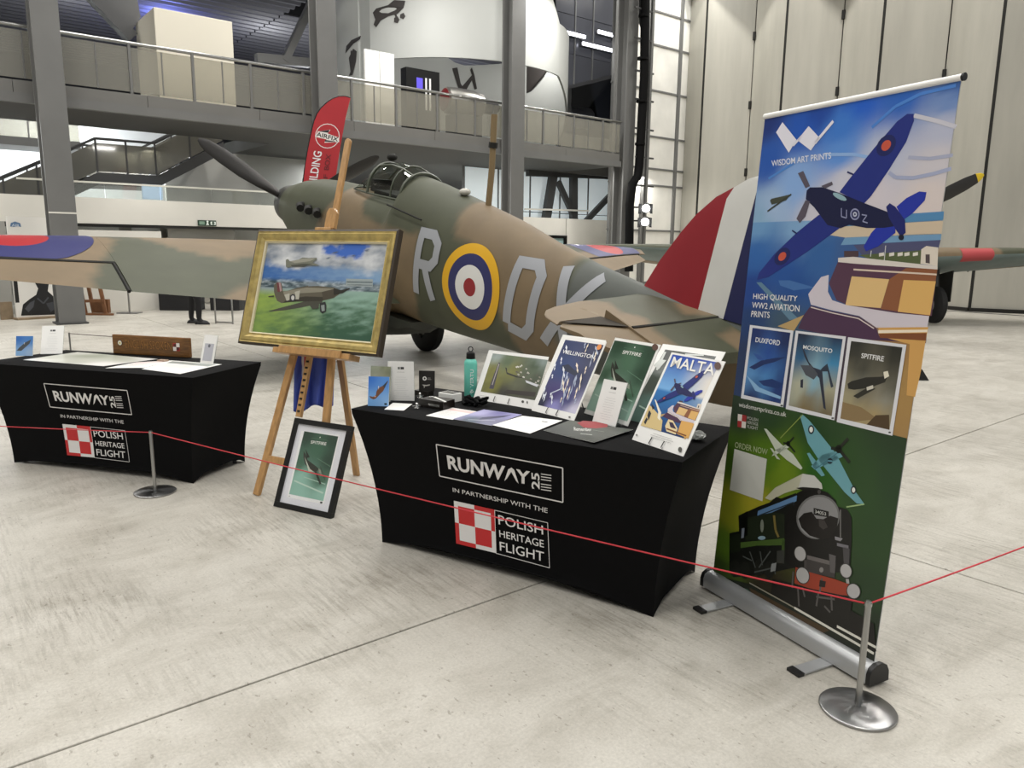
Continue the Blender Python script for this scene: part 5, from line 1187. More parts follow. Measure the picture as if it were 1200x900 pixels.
r2, p2, e2, y2 = lbox('card_box', (497, 463.5), .10, .05, .03, 'second flat dark box behind the small display box', 'box', M_DKBOX, z=TZ)
A_ = None
def black_card(A, w, h):
    A.ell((w * .36, h * .62), w * .13, h * .1, '#e8e6e0', raw=True); A.ell((w * .36, h * .62), w * .06, h * .05, '#18130f', raw=True); A.rect(w * .54, h * .56, w * .78, h * .59, '#8a8680'); A.rect(w * .54, h * .63, w * .74, h * .66, '#8a8680', same=True)
    A.poly([(w * .2, h * .32), (w * .45, h * .3), (w * .7, h * .34), (w * .68, h * .28), (w * .45, h * .24), (w * .3, h * .25)], '#b9b5ac', raw=True); A.line([(w * .34, h * .3), (w * .34, h * .16)], w * .05, '#b9b5ac', raw=True)
board('presentation_card', ((491, 434.3), (510.3, 434.6), (509.4, 458.5), (491, 458)), 'small upright black card with white emblem beside the white leaflet', 'card', black_card, z=TZ + .031, thick=.006, matcard=M_DKBOX, stand=None, m=M_MATT)
r, p, ex, ey = lbox('pin_box', (527.5, 469.5), .105, .075, .045, 'white plastic box with a dark label beside the bottle', 'box', M_WHBOX, -.12)
MB().box(p + Vector((0, 0, .0458)), (.085, .055, .001), ex, ey).build('label', mat('grey_label', '#4a4a46', .4), r)
MB().box(p + Vector((0, 0, .0466)) - ex * .005, (.05, .012, .001), ex, ey).build('label_stripe', M_METAL, r)
# key ring, pins lying on the dark box
kr = at(505.5, 466, top); rr = empty('key_ring', kr, 'silver key ring with white tag lying on the dark display box', 'key ring')
MB().tube([kr + Vector((.014 * math.cos(t), .014 * math.sin(t), .0025)) for t in (2 * math.pi * k / 18 for k in range(19))], .0022, 6).build('ring', M_METAL, rr, smooth=60)
MB().bar(kr + Vector((.016, 0, .003)), at(522, 471.5, top) + Vector((0, 0, .003)), .012, .003).build('tag_strap', M_WHBOX, rr)
for px, lab in (((492.5, 466.5), 'upper silver pin badge beside the key ring'), ((488.5, 478.5), 'lower silver pin badge beside the blank white card')):
    z = TZ if px[1] > 470 else TZ + .0; q = at(*px, z); b = empty('pin_badge', q, lab, 'badge')
    MB().lathe(q, (0, 0, 1), [(.014, 0), (.015, .003), (.009, .006), (.004, .02), (.009, .026), (.003, .03)], 14).build('badge_body', M_METAL, b, smooth=40)
    MB().bar(q + Vector((-.02, -.006, .012)), q + Vector((.018, .008, .014)), .008, .004).build('badge_wing', M_METAL, b)
# crumpled black strap
q = at(556, 474, TZ); rnd = random.Random(5); pts = []
for k in range(26):
    t = k * .75; pts.append(q + T1.ex * (-.065 + .135 * k / 25 + .02 * math.sin(t * 2.1)) + T1.ey * (.022 * math.sin(t * 1.3)) + Vector((0, 0, .014 + .012 * (1 + math.sin(t * 1.7)))))
sb = empty('camera_strap', q, 'crumpled black strap lying at the foot of the water bottle', 'strap')
MB().tube(pts, .011, 7).build('strap_band', M_CLOTH, sb, smooth=60); MB().tube([p - T1.ey * .03 + T1.ex * .01 - Vector((0, 0, .008)) for p in pts[3:20]], .009, 7).build('strap_end', M_CLOTH, sb, smooth=60)
# crumpled clear wrap
q = at(817, 516, TZ); bm = bmesh.new(); bmesh.ops.create_icosphere(bm, subdivisions=3, radius=1); rnd = random.Random(2)
m = MB(); vs = [q + Vector((v.co.x * .035, v.co.y * .03, .022 + v.co.z * .02)) * 1 + Vector([rnd.uniform(-.005, .005) for _ in range(3)]) for v in bm.verts]
vs = [Vector((v.x, v.y, max(v.z, TZ + .0005))) for v in vs]; m.add(vs, [tuple(v.index for v in f.verts) for f in bm.faces]); bm.free()
tag(m.build('plastic_wrap', mat('crumpled_film', '#b9bab6', .15, spec=.8)), 'crumpled clear plastic wrap behind the MALTA poster', 'wrapping')

# wooden sign on the left table
M_OAK = mat('oiled_oak', '#7a5227', .4, var=.45, scale=14, stretch=(1, 1, 9), coat=.1)
qs = ((130.7, 391.8), (222, 396.2), (222.3, 419.5), (132.5, 414.2)); B, e, up, w, h = prop(qs[3], qs[2], qs[0], TZ); n = e.cross(up); n = -n if n.y > 0 else n
r = empty('wooden_sign', B + e * w / 2, 'wooden nameplate carved ENGLISH SPOKEN standing on the sign table', 'sign', None, math.atan2(e.y, e.x))
MB().box(B + e * w / 2 + up * h / 2 - n * .016, (w, h, .03), e, up).build('plaque', M_OAK, r, bevel=.006)
MB().box(B + e * w / 2 + up * .03 - n * .05, (w * .8, .06, .05), e, up).build('rear_foot', M_OAK, r)
A = Art(w, h, .0003); A.text('ENGLISH SPOKEN', (w * .17, h * .74), (w * .77, h * .74), (w * .77, h * .34), (w * .17, h * .34), '#3c2510', .006, raw=True); A.text('ENGLISH SPOKEN', (w * .174, h * .745), (w * .774, h * .745), (w * .774, h * .345), (w * .174, h * .345), '#a8753a', -.012, raw=True)
for rr_, cc_ in ((.15, '#2d2a2c'), (.125, '#f0ead4'), (.05, '#c9b46a')): A.ell((w * .105, h * .58), h * rr_, h * rr_, cc_, raw=True)
A.build('carved_lettering', r, lambda u, v, q: B + e * u + up * v + n * q, M_MATT, .0008)
A = Art(w, h, .0003); x, y, s = w * .84, h * .52, h * .2
A.rect(x - s, y - s, x, y, '#f3ece6'); A.rect(x, y, x + s, y + s, '#f3ece6', same=True); A.rect(x - s, y, x, y + s, '#b8322e', same=True); A.rect(x, y - s, x + s, y, '#b8322e', same=True)
A.rect(x - s * .8, y - s * .8, x, y, '#f3ece6'); A.rect(x, y, x + s * .8, y + s * .8, '#f3ece6', same=True); A.rect(x - s * .8, y, x, y + s * .8, '#5a1f1c', same=True); A.rect(x, y - s * .8, x + s * .8, y, '#5a1f1c', same=True)
A.build('checkerboard_badge', r, lambda u, v, q: B + e * u + up * v + n * q, M_MATT, .001)
# small brown object behind the leaflets
q = at(191, 423.5, TZ); tag(MB().box(q + Vector((0, 0, .006)), (.07, .04, .012), T2.ex, T2.ey).build('note_pad', mat('tan_pad', '#a58f7c', .6), bevel=.003), 'small tan notepad lying before the wooden sign', 'notepad')

# ------------------------------------------------------------------ roll-up banner
BYAW, BLEAN, BW, BH = -1.1095, .0635, .8632, 2.0544
be = Vector((math.cos(BYAW), math.sin(BYAW), 0)); bn = Vector((-math.sin(BYAW), math.cos(BYAW), 0)); bu = Vector((0, 0, math.cos(BLEAN))) + bn * math.sin(BLEAN)
bo = Vector((1.3334, 2.5368, .06)) - be * BW
ban = empty('roll_up_banner', bo + be * BW / 2 - Vector((0, 0, .06)), 'tall roll-up banner with blue aircraft and black steam engine on a silver base', 'banner', None, BYAW)
M_SILV = mat('anodised_silver', '#b9bbbc', .42, .6); M_BLKP = mat('black_end_plastic', '#121212', .45)
prof = [(-.05, .012), (-.05, .05), (-.042, .072), (-.02, .085), (.012, .085), (.032, .075), (.045, .05), (.048, .012)]
R = [[bo + be * x + bn * a + Vector((0, 0, z - .06)) for a, z in prof] for x in (-.01, BW + .012)]
MB().rings(R).build('cassette', M_SILV, ban, smooth=50)
for x0, x1 in ((-.028, -.01), (BW + .012, BW + .03)):
    MB().rings([[bo + be * x + bn * a * 1.05 + Vector((0, 0, z * 1.03 - .06)) for a, z in prof] for x in (x0, x1)]).build('end_cap', M_BLKP, ban, smooth=50)
for x in (.16, .70):
    p = bo + be * x - Vector((0, 0, .06)); ft = MB().box(p - bn * .04 + Vector((0, 0, .007)), (.055, .34, .008), be, bn).build('foot', M_SILV, ban, bevel=.002)
    for s in (-1, 1): MB().box(p - bn * (.04 + s * .17) + Vector((0, 0, .007)), (.058, .03, .012), be, bn).build('foot_tip', M_BLKP, ft)
q0 = bo + bu * BH
rail = MB(); rail.rings([[q0 + be * x + bn * (.011 * math.cos(t)) + bu * (.007 + .0115 * math.sin(t)) for t in (2 * math.pi * k / 14 for k in range(14))] for x in (-.004, BW + .004)]); rail.build('top_rail', mat('white_rail', '#eceae6', .35), ban, smooth=50)
MB().rings([[q0 + be * x + bn * (.0125 * math.cos(t)) + bu * (.007 + .013 * math.sin(t)) for t in (2 * math.pi * k / 14 for k in range(14))] for x in (BW + .004, BW + .012)]).build('rail_cap', M_BLKP, ban, smooth=50)
MB().tube([bo + be * BW / 2 + bn * .03, bo + be * BW / 2 + bn * .03 + bu * (BH - .02)], .011, 8).build('support_pole', M_SILV, ban, smooth=60)
MB().box(bo + be * BW / 2 + bu * BH / 2 + bn * .002, (BW, .0012, BH), be, bn, bu).build('banner_sheet', mat('banner_back', '#c9c9c7', .6), ban)
A = Art(BW, BH, .00004).quad((895.5, 138), (1128, 93), (1022, 782), (837, 674)); P = A.T
A.blend([((898, 140), '#1d3478'), ((960, 130), '#17459e'), ((1010, 115), '#1a5cc6'), ((1060, 108), '#2561ba'), ((985, 150), '#3b78cc'), ((1120, 97), '#355fa4'), ((1112, 120), '#6f8cc0'), ((1108, 150), '#b6bace'), ((1100, 190), '#cbc6cc'), ((1090, 235), '#d8ccc8'), ((1030, 190), '#b9c0d4'), ((985, 180), '#5a8ed6'), ((940, 150), '#1f55b4'), ((900, 190), '#2456ac'), ((930, 215), '#86aadc'), ((905, 245), '#9db6d6'), ((990, 215), '#c9c8d4'), ((890, 260), '#86aac8'), ((960, 252), '#c9c6d0'), ((1020, 225), '#d2cad0')], 20, 20, (0, A.T((888, 262))[1], BW, BH), 4)
yh = A.T((888, 262))[1]; yl = A.T((868, 470))[1]
A.blend([((886, 266), '#6a98c4'), ((940, 268), '#7fa6cc'), ((885, 300), '#2b62a8'), ((920, 320), '#1f5098'), ((960, 300), '#2f5f9c'), ((1000, 300), '#3a5c90'), ((1095, 300), '#4a6a98'), ((880, 340), '#17408a'), ((930, 340), '#1d4c90'), ((880, 380), '#1a3a6c'), ((920, 375), '#3c5468'), ((875, 420), '#22365c'), ((1080, 400), '#a07848'), ((1060, 460), '#a8854e'), ((960, 440), '#3a3040')], 20, 16, (0, yl, BW, yh), 4)
A.poly([(985, 258), (1107, 251), (1106, 262), (985, 268)], '#5288b4'); A.poly([(985, 268), (1106, 261), (1104, 278), (990, 281), (960, 276)], '#cdbba2', same=True); A.poly([(990, 281), (1104, 277), (1103, 285), (985, 290)], '#7099bc', same=True); A.poly([(1000, 290), (1103, 285), (1100, 296), (1010, 302)], '#4d4f70', same=True)
A.poly([(1006, 302), (1080, 297), (1080, 314), (1030, 311)], '#55603c')
for x in (1030, 1042, 1052, 1060, 1070): A.poly([(x, 300), (x + 6, 299), (x + 6, 303), (x, 304)], '#dcd6cc', same=x > 1030)
A.line([(1038, 291), (1036, 311)], .003, '#cfd0d0'); A.line([(1021, 297), (1020, 304)], .003, '#cfd0d0', same=True)
A.poly([(912, 331), (925, 331), (955, 340), (930, 343), (914, 337)], '#3f6ba6'); A.poly([(886, 333), (892, 333), (935, 376), (925, 378)], '#5d7f96', same=True)
fort(A, P)
# sky trails
A.line([(965, 182), (1000, 182), (1030, 188)], .012, '#8db0e0'); A.line([(1072, 136), (1100, 143), (1122, 150)], .014, '#c9c8d2', same=True); A.line([(1065, 186), (1090, 188), (1118, 184)], .012, '#a9adc4', same=True); A.line([(1042, 204), (1050, 210), (1070, 211), (1095, 206), (1116, 200)], .013, '#a3aac6'); A.line([(1022, 150), (1050, 125), (1080, 110), (1122, 100)], .012, '#4a82d0', same=True); A.line([(900, 210), (930, 192)], .01, '#4c84cc', same=True)
blade_plane(A, P, '#10153c', '#1e2c7c')
for a, b in (((986, 246), (986, 256)), ((986, 256), (992, 258)), ((992, 258), (992, 248)), ((1010, 254), (1016, 255)), ((1016, 255), (1011, 262)), ((1011, 262), (1017, 264))): A.line([a, b], .004, '#8f93b4', same=a != (986, 246))
for r_, c_ in ((7, '#8f93b4'), (5.2, '#1a2050'), (3, '#b9bccc'), (1.2, '#151b48')): A.ell((1002, 253.5), r_ * .8, r_, c_)
A.ell((1056.5, 281.5), 3.2, 3.4, '#16182c'); A.line([(993, 203), (1000, 206)], .006, '#1a2258'); A.line([(928, 272), (934, 276)], .006, '#1a2258', same=True)
A.poly([(902, 236), (904, 234), (918, 231), (926, 229), (921, 236), (912, 239), (904, 241)], '#42463a'); A.line([(899, 249), (927, 229)], .007, '#34382f')
# W emblem and lettering
A.poly([(909, 155), (916.5, 142.8), (933, 164), (924, 179.5)], '#e6e4ee'); A.poly([(934, 164.5), (947.5, 147.7), (960.5, 162), (950, 177)], '#e6e4ee', same=True)
A.line([(929, 171), (939, 160)], .011, '#e6e4ee', same=True); A.line([(955, 168), (976.5, 142)], .013, '#e6e4ee', same=True)
A.text('WISDOM ART PRINTS', (903.6, 188.6), (974, 179.2), (974, 187), (903.8, 195.8), '#dfe2ee', .012)
A.text('HIGH QUALITY', (883, 346), (934.6, 349.6), (934, 357), (882.4, 353.7), '#e6e4e4', .006); A.text('WW2 AVIATION', (881.7, 356), (937, 360.7), (936.7, 368.3), (881, 363), '#e6e4e4', .006, same=True); A.text('PRINTS', (881, 366.4), (902, 368), (902, 375.2), (880, 373.6), '#e6e4e4', .006, same=True)
# lower green field
A.blend([((868, 478), '#223420'), ((900, 484), '#24401c'), ((960, 500), '#21401b'), ((1060, 470), '#1d2d1c'), ((1062, 520), '#20391d'), ((860, 540), '#3c5a1a'), ((915, 560), '#6f8a22'), ((885, 595), '#a6a02c'), ((860, 600), '#8f9426'), ((900, 545), '#55781f'), ((960, 560), '#2c5a1d'), ((1010, 570), '#28481f'), ((1050, 570), '#223f20'), ((850, 640), '#5a7a24'), ((1035, 640), '#26441f'), ((1030, 700), '#223c1e'), ((845, 665), '#3a5020'), ((900, 690), '#2f2a1c'), ((960, 730), '#1a1c18'), ((1025, 770), '#14160f'), ((1030, 740), '#1c2c1a')], 24, 30, (0, 0, BW, yl + .012), 4)
# three little posters
def card(q, inner, pts, title, tq, n):
    A.poly(q, '#dcdce0'); H = homography(((0, 1), (1, 1), (1, 0), (0, 0)), [P(p) for p in inner]); A.up(); K = 6
    Q_ = np.array([p for p, _ in pts]); Cc = np.array([lin(c) for _, c in pts])
    def col(u, v): d = np.hypot(Q_[:, 0] - u, Q_[:, 1] - v) + 1e-3; w = d ** -3.; return tuple(float(x) for x in (w[:, None] * Cc).sum(0) / w.sum())
    for i in range(K):
        for j in range(K):
            g = [(i / K, j / K), ((i + 1) / K, j / K), ((i + 1) / K, (j + 1) / K), (i / K, (j + 1) / K)]; A.F.append(([H(x) for x in g], A.layer, [col(*x) for x in g]))
    A.text(title, *tq, '#e8e8e8', .012); return lambda L_, c, same=False: A.poly([H(p) for p in L_], c, raw=True, same=same)
f = card(((879, 383), (930, 390.4), (918, 480), (868.7, 468.7)), ((882, 386.5), (926.4, 392.8), (915, 475.7), (872, 465)), [((.1, .95), '#182c66'), ((.9, .95), '#182858'), ((.5, .6), '#244c98'), ((.5, .35), '#4a86c0'), ((.1, .3), '#5a92c8'), ((.9, .1), '#1c3470'), ((.2, .02), '#1a2a5c')], 'DUXFORD', ((886, 397.5), (914.5, 401.6), (913.8, 407.8), (885.3, 403.2)), 0)
f([(.05, .42), (.35, .55), (.7, .62), (.98, .66), (.7, .56), (.45, .50), (.2, .40)], '#1c2f62'); f([(.1, .64), (.3, .62), (.45, .56), (.25, .56)], '#31559a'); f([(.35, .25), (.7, .32), (.98, .28), (.9, .2), (.5, .2)], '#17336c'); f([(.0, .30), (.4, .16), (.98, .1), (.98, .06), (.3, .1)], '#8ab4d8', True)
f = card(((932.6, 390.4), (991.5, 398), (977.8, 496), (921, 482)), ((935.6, 393.6), (987.6, 401), (974.7, 491), (924.5, 478)), [((.1, .95), '#1c2038'), ((.9, .95), '#1a2848'), ((.1, .7), '#2a5f88'), ((.9, .7), '#3c88b4'), ((.5, .45), '#86b4c8'), ((.2, .3), '#b4b49c'), ((.9, .3), '#a8a488'), ((.4, .05), '#7c6a44'), ((.9, .05), '#6a5c40')], 'MOSQUITO', ((941.6, 407.2), (975.8, 412.4), (975, 418.2), (941, 413)), 0)
f([(.12, .84), (.2, .78), (.42, .55), (.62, .45), (.8, .08), (.86, .06), (.72, .40), (.66, .56), (.45, .58), (.22, .70)], '#2c3040'); f([(.66, .60), (.75, .66), (.95, .38), (.90, .36), (.78, .56), (.60, .54)], '#2a3444'); f([(.15, .58), (.4, .60), (.58, .50), (.5, .42), (.3, .46)], '#4c5058'); f([(.2, .38), (.26, .40), (.28, .28), (.22, .28)], '#2c3040', True)
f = card(((994, 398.7), (1062.5, 408.5), (1045.7, 515), (980.6, 498)), ((997.6, 403.3), (1057.8, 411.6), (1042.3, 508), (984.8, 494)), [((.1, .95), '#2a2a26'), ((.9, .95), '#24241e'), ((.3, .7), '#45443a'), ((.9, .6), '#4e4c40'), ((.3, .45), '#6c6c62'), ((.8, .35), '#8c8a7c'), ((.1, .25), '#a09878'), ((.2, .05), '#b4a070'), ((.7, .1), '#a89468')], 'SPITFIRE', ((1010, 417.6), (1036.5, 421.8), (1035.5, 428), (1009.2, 423.4)), 0)
f([(.0, .22), (.4, .2), (.75, .1), (.3, .0), (.0, .0)], '#8a7450'); f([(.55, .0), (.7, .14), (.95, .18), (1, .0)], '#4e3c24'); f([(.05, .46), (.12, .50), (.4, .58), (.7, .62), (.82, .66), (.78, .56), (.5, .46), (.2, .40), (.08, .40)], '#26251f'); f([(.72, .68), (.80, .70), (.84, .64), (.76, .60)], '#e6e0cc'); f([(.2, .32), (.5, .48), (.62, .46), (.3, .30)], '#2c2a22', True); f([(.44, .46), (.56, .5), (.58, .46), (.46, .42)], '#cfcabc')
for p in ((916.5, 478), (976, 493.5), (1042.5, 511)): A.ell(p, 1.6, 1, '#4a4a4a', same=p != (916.5, 478))
A.text('wisdomartprints.co.uk', (867, 473.4), (922, 485.8), (921.7, 493), (866, 480), '#dcdcd4', .008)
A.poly([(865.5, 487), (875.5, 489), (874.5, 504), (865, 502)], '#e8e0d8'); A.poly([(870.5, 488), (875.5, 489), (875, 496.5), (870, 495.5)], '#a83030'); A.poly([(865.2, 494.8), (870, 495.5), (869.7, 503), (865, 502)], '#a83030', same=True)
for k, t in enumerate(('POLISH', 'HERITAGE', 'FLIGHT')): A.text(t, (876.5, 490 + k * 5), (889, 492.8 + k * 5), (889, 496.3 + k * 5), (876.3, 493.5 + k * 5), '#c9c9c2', .0, same=k > 0)
A.text('ORDER NOW', (862.4, 519.4), (900.4, 528.6), (900, 535.6), (862, 526.2), '#a8b48c', .006)
A.poly([(861.6, 527.6), (899.4, 540), (894.4, 589), (856.4, 575)], '#cfd0c8')
# aircraft seen from below
def under(wing, fus, tail, c, d):
    A.poly(wing, c); A.poly(fus, c, same=True); A.poly(tail, c, same=True); A.line([fus[0], fus[len(fus) // 2]], .004, d)
under([(938, 490.5), (941, 488.8), (949, 496), (980, 535), (1003, 580), (1013, 594), (1004, 593), (990, 580), (962, 545), (947, 522)], [(986, 531), (988.5, 538), (972, 546), (955, 553), (951, 549), (964, 536)], [(946, 534), (949, 533.4), (958, 545), (967, 560), (963, 561), (954, 551)], '#6aa0aa', '#4a7c88')
under([(896, 504.5), (899, 505), (915, 522), (930, 535), (941, 551), (939, 553), (922, 541), (909, 529)], [(923, 523), (925, 527), (914, 533), (905, 537), (910, 529)], [(903, 527), (906, 528), (911, 536), (915, 541), (911, 540)], '#c6cdbc', '#9aa694')
A.line([(941, 489), (915, 516)], .004, '#8a9a4c'); A.line([(1013, 594), (992, 597)], .005, '#9cb87c', same=True)
for c_, s_ in (((983, 529.5), 1.), ((924, 522.5), .62)):
    A.ell(c_, 3.6 * s_, 5 * s_, '#14160f'); A.line([c_, (c_[0] + 11 * s_, c_[1] - 12 * s_)], .012 * s_, '#22261c', same=True); A.line([c_, (c_[0] + 13 * s_, c_[1] + 16 * s_)], .014 * s_, '#22261c', same=True); A.line([c_, (c_[0] - 9 * s_, c_[1] - 1)], .012 * s_, '#22261c', same=True)
for c_, s_ in (((951, 506.4), 4.2), ((1000.4, 577.4), 3.8)): A.ell(c_, s_ * .85, s_ * 1.25, '#1c2630'); A.ell(c_, s_ * .5, s_ * .8, '#e6e8e0')
A.ell((973, 543.3), 3.2, 3.4, '#22303a'); A.line([(970, 543), (976, 543.6)], .006, '#5a90a0')
# steam engine
k = 900 / 240.; Z = lambda x, y: (840 + x / k, 540 + y / k)
A.poly([Z(*p) for p in ((215, 170), (260, 125), (330, 90), (380, 66), (430, 75), (462, 110), (466, 134), (350, 135), (300, 150), (240, 180))], '#bcbca4'); A.poly([Z(*p) for p in ((380, 66), (430, 75), (462, 110), (466, 134), (360, 128))], '#c6c6c0')
A.poly([Z(*p) for p in ((62, 320), (110, 310), (110, 240), (190, 205), (350, 150), (380, 175), (360, 470), (200, 500), (80, 510), (62, 480))], '#141612')
A.poly([Z(*p) for p in ((185, 225), (355, 160), (352, 185), (180, 262))], '#5f84ac'); A.poly([Z(*p) for p in ((110, 260), (250, 232), (300, 240), (300, 345), (130, 352))], '#20281a'); A.poly([Z(*p) for p in ((100, 245), (140, 225), (140, 330), (105, 345))], '#0d0f0c', same=True)
A.line([Z(190, 245), Z(340, 190), Z(345, 235)], .005, '#26303a'); A.poly([Z(*p) for p in ((235, 190), (265, 165), (290, 175), (280, 190))], '#12130f'); A.line([Z(255, 245), Z(262, 310), Z(275, 340)], .012, '#7a6c3a')
A.ell(Z(203, 290), 2, 7.5, '#7d8478'); A.ell(Z(202, 342), 4.4, 2.3, '#8aa6b4', same=True); A.poly([Z(*p) for p in ((115, 300), (127, 298), (124, 340), (113, 342))], '#7c8490', same=True)
A.poly([Z(*p) for p in ((110, 360), (300, 345), (302, 375), (180, 375), (110, 385))], '#47602a'); A.poly([Z(*p) for p in ((290, 350), (303, 350), (300, 430), (288, 430))], '#3f5626', same=True)
A.poly([Z(*p) for p in ((62, 330), (108, 322), (108, 400), (66, 405))], '#1c2416')
for p in ((85, 470), (130, 480), (190, 470), (235, 480)): A.ell(Z(*p), 6, 10, '#1d1f1a', same=p != (85, 470))
for a, b in (((150, 400), (175, 470)), ((195, 400), (205, 460)), ((240, 400), (190, 470)), ((170, 490), (260, 470)), ((250, 450), (262, 500)), ((120, 420), (160, 440))): A.line([Z(*a), Z(*b)], .006, '#4e5250', same=a != (150, 400))
A.poly([Z(*p) for p in ((245, 455), (266, 450), (262, 485), (240, 490))], '#8c9090'); A.poly([Z(*p) for p in ((268, 400), (300, 395), (300, 455), (268, 450))], '#3a3c38', same=True)
# smokebox front
A.poly([Z(*p) for p in ((355, 150), (385, 136), (440, 132), (490, 150), (525, 185), (530, 210), (575, 225), (594, 260), (594, 360), (585, 500), (350, 480), (300, 440), (305, 240), (355, 190))], '#12110f')
A.ell(Z(447, 255), 25, 26, '#6d6d6c', .5, 28); A.ell(Z(447, 257), 23, 24.2, '#8a8a8a', .5, 28)
A.poly([Z(*p) for p in ((362, 262), (385, 238), (420, 232), (440, 262), (470, 265), (500, 250), (535, 262), (530, 300), (500, 345), (460, 352), (410, 335), (375, 300))], '#191614'); A.poly([Z(*p) for p in ((450, 265), (475, 270), (490, 300), (470, 310), (452, 295))], '#3a3634')
A.poly([Z(*p) for p in ((428, 215), (494, 232), (494, 258), (428, 245))], '#151515'); A.text('34053', Z(434, 223), Z(482, 236), Z(482, 250), Z(434, 238), '#c9c9c4', .006)
A.ell(Z(452, 146), 2, 2.4, '#4a4846'); A.poly([Z(*p) for p in ((350, 128), (380, 124), (450, 130), (462, 136), (380, 138))], '#1d1b19', same=True)
A.line([Z(545, 225), Z(545, 345)], .006, '#6c6a68'); A.line([Z(530, 375), Z(580, 388)], .012, '#77757a', same=True); A.poly([Z(*p) for p in ((520, 340), (555, 350), (545, 362), (522, 355))], '#8a888c', same=True); A.poly([Z(*p) for p in ((555, 385), (585, 395), (582, 470), (560, 460))], '#4a484a', same=True)
A.poly([Z(*p) for p in ((398, 420), (525, 455), (520, 520), (395, 490))], '#3f3b3a'); A.line([Z(400, 428), Z(500, 455)], .016, '#6b6664'); A.poly([Z(*p) for p in ((495, 415), (525, 425), (520, 500), (500, 495))], '#5d5a5a', same=True); A.ell(Z(462, 484), 2.4, 3, '#8a8684', same=True)
A.poly([Z(*p) for p in ((350, 470), (400, 490), (520, 525), (600, 555), (600, 600), (520, 590), (400, 560), (345, 540))], '#9c3d27')
A.poly([Z(*p) for p in ((330, 540), (400, 562), (600, 605), (590, 660), (690, 720), (700, 840), (560, 790), (330, 700), (240, 600), (250, 520))], '#15130f')
for a, b in (((465, 520), (455, 580)), ((440, 640), (450, 580)), ((505, 600), (508, 660)), ((475, 640), (500, 668)), ((380, 560), (390, 600)), ((440, 600), (520, 612)), ((340, 490), (335, 560)), ((360, 560), (365, 640))): A.line([Z(*a), Z(*b)], .008, '#5a5654', same=a != (465, 520))
A.poly([Z(*p) for p in ((455, 528), (482, 534), (478, 560), (452, 556))], '#231c19')
for (x, y, rx, ry, t) in ((370, 413, 6.2, 8.4, -.3), (381, 507, 7, 9.2, -.3), (569, 490, 6.2, 8, -.3), (602, 578, 7.2, 8.4, -.4)): A.ell(Z(x, y), rx + 1, ry + 1, '#3a3836', t, same=False); A.ell(Z(x, y), rx, ry, '#b4b3b2', t)
A.line([Z(575, 525), Z(578, 545)], .014, '#a8a6a4'); A.line([Z(393, 440), Z(393, 475)], .012, '#4a4644', same=True)
A.poly([Z(*p) for p in ((0, 500), (150, 540), (330, 640), (620, 790), (695, 850), (690, 898), (500, 800), (200, 640), (0, 540))], '#1d241a'); A.poly([Z(*p) for p in ((150, 555), (330, 655), (500, 745), (470, 755), (300, 680), (170, 610))], '#4a3a24'); A.poly([Z(*p) for p in ((60, 545), (140, 560), (200, 620), (130, 600))], '#3f5a4a', same=True)
A.line([Z(150, 535), Z(345, 645)], .006, '#9a9686'); A.line([Z(345, 645), Z(690, 848)], .010, '#e2e0d4', same=True); A.line([Z(530, 728), Z(700, 822)], .010, '#e2e0d4', same=True)
A.build('banner_print', ban, lambda u, v, w: bo + be * u + bu * v - bn * w, colmat('banner_print', .38, .08), .0012)

# ------------------------------------------------------------------ barrier posts and cord
def turned_steel():
    if 'turned_steel' in _M: return _M['turned_steel']
    m = mat('turned_steel', '#a2a2a2', .3, 1.); nt = m.node_tree; p = nt.nodes['Principled BSDF']; t = nt.nodes.new('ShaderNodeTangent'); t.direction_type = 'RADIAL'; t.axis = 'Z'
    p.inputs['Anisotropic'].default_value = .85; nt.links.new(t.outputs[0], p.inputs['Tangent']); return m
def post(x, y, label):
    r = empty('barrier_post', (x, y, 0), label, 'post', 'low steel barrier posts'); 
    b = MB().lathe((x, y, 0), (0, 0, 1), [(.122, 0), (.125, .003), (.125, .009), (.12, .012), (.02, .016), (.001, .016)], 64).build('base_disc', turned_steel(), r, smooth=30)
    MB().lathe((x, y, .014), (0, 0, 1), [(.0105, 0), (.0105, .384), (.009, .39), (.001, .391)], 20).build('pole', M_RAIL, r, smooth=40)
    MB().lathe((x, y, .385), (0, 0, 1), [(.0125, 0), (.0125, .012)], 16).build('cord_clip', M_RAIL, r, smooth=40); return Vector((x, y, .392))
pA = post(1.204, 2.3645, 'polished steel barrier post with round base, in front of the banner')
pB = post(-2.261, 4.597, 'polished steel barrier post with round base, before the left table')
M_CORD = mat('red_elastic_cord', '#c3323c', .55)
def sag(a, b, s, n=24): return [a.lerp(b, i / n) - Vector((0, 0, s * 4 * (i / n) * (1 - i / n))) for i in range(n + 1)]
pC = Vector((-6.8, 6.5, .39)); pD = Vector((3.6, 3.55, .39))
dC = ray(0, 499); pC = pB + (at(0, 499, .392) - pB) * 1.35
dD = ray(1200, 640); pD = pA + (at(1200, 640, .392) - pA) * 1.4
pC = post(pC.x, pC.y, 'steel barrier post holding the left end of the red cord, beyond the picture edge'); pD = post(pD.x, pD.y, 'steel barrier post holding the right end of the red cord, beyond the picture edge')
tag(MB().tube(sag(pC, pB, .004) + sag(pB, pA, .012)[1:] + sag(pA, pD, .004)[1:], .0032, 6).build('red_cord', M_CORD, smooth=60), 'thin red elastic cord strung between the steel posts before both tables', 'cord')
pE = at(81, 391, .39); pe = post(pE.x, pE.y, 'distant thin barrier post behind the left end of the sign table'); q = at(196, 397, .39); pf = post(q.x, q.y, 'distant barrier post hidden behind the wooden sign')
tag(MB().tube(sag(pe, pf, .01), .005, 6).build('dark_cord', mat('dark_cord', '#5a4a48', .6), smooth=60), 'dark cord stretched behind the sign table to the distant post', 'cord')

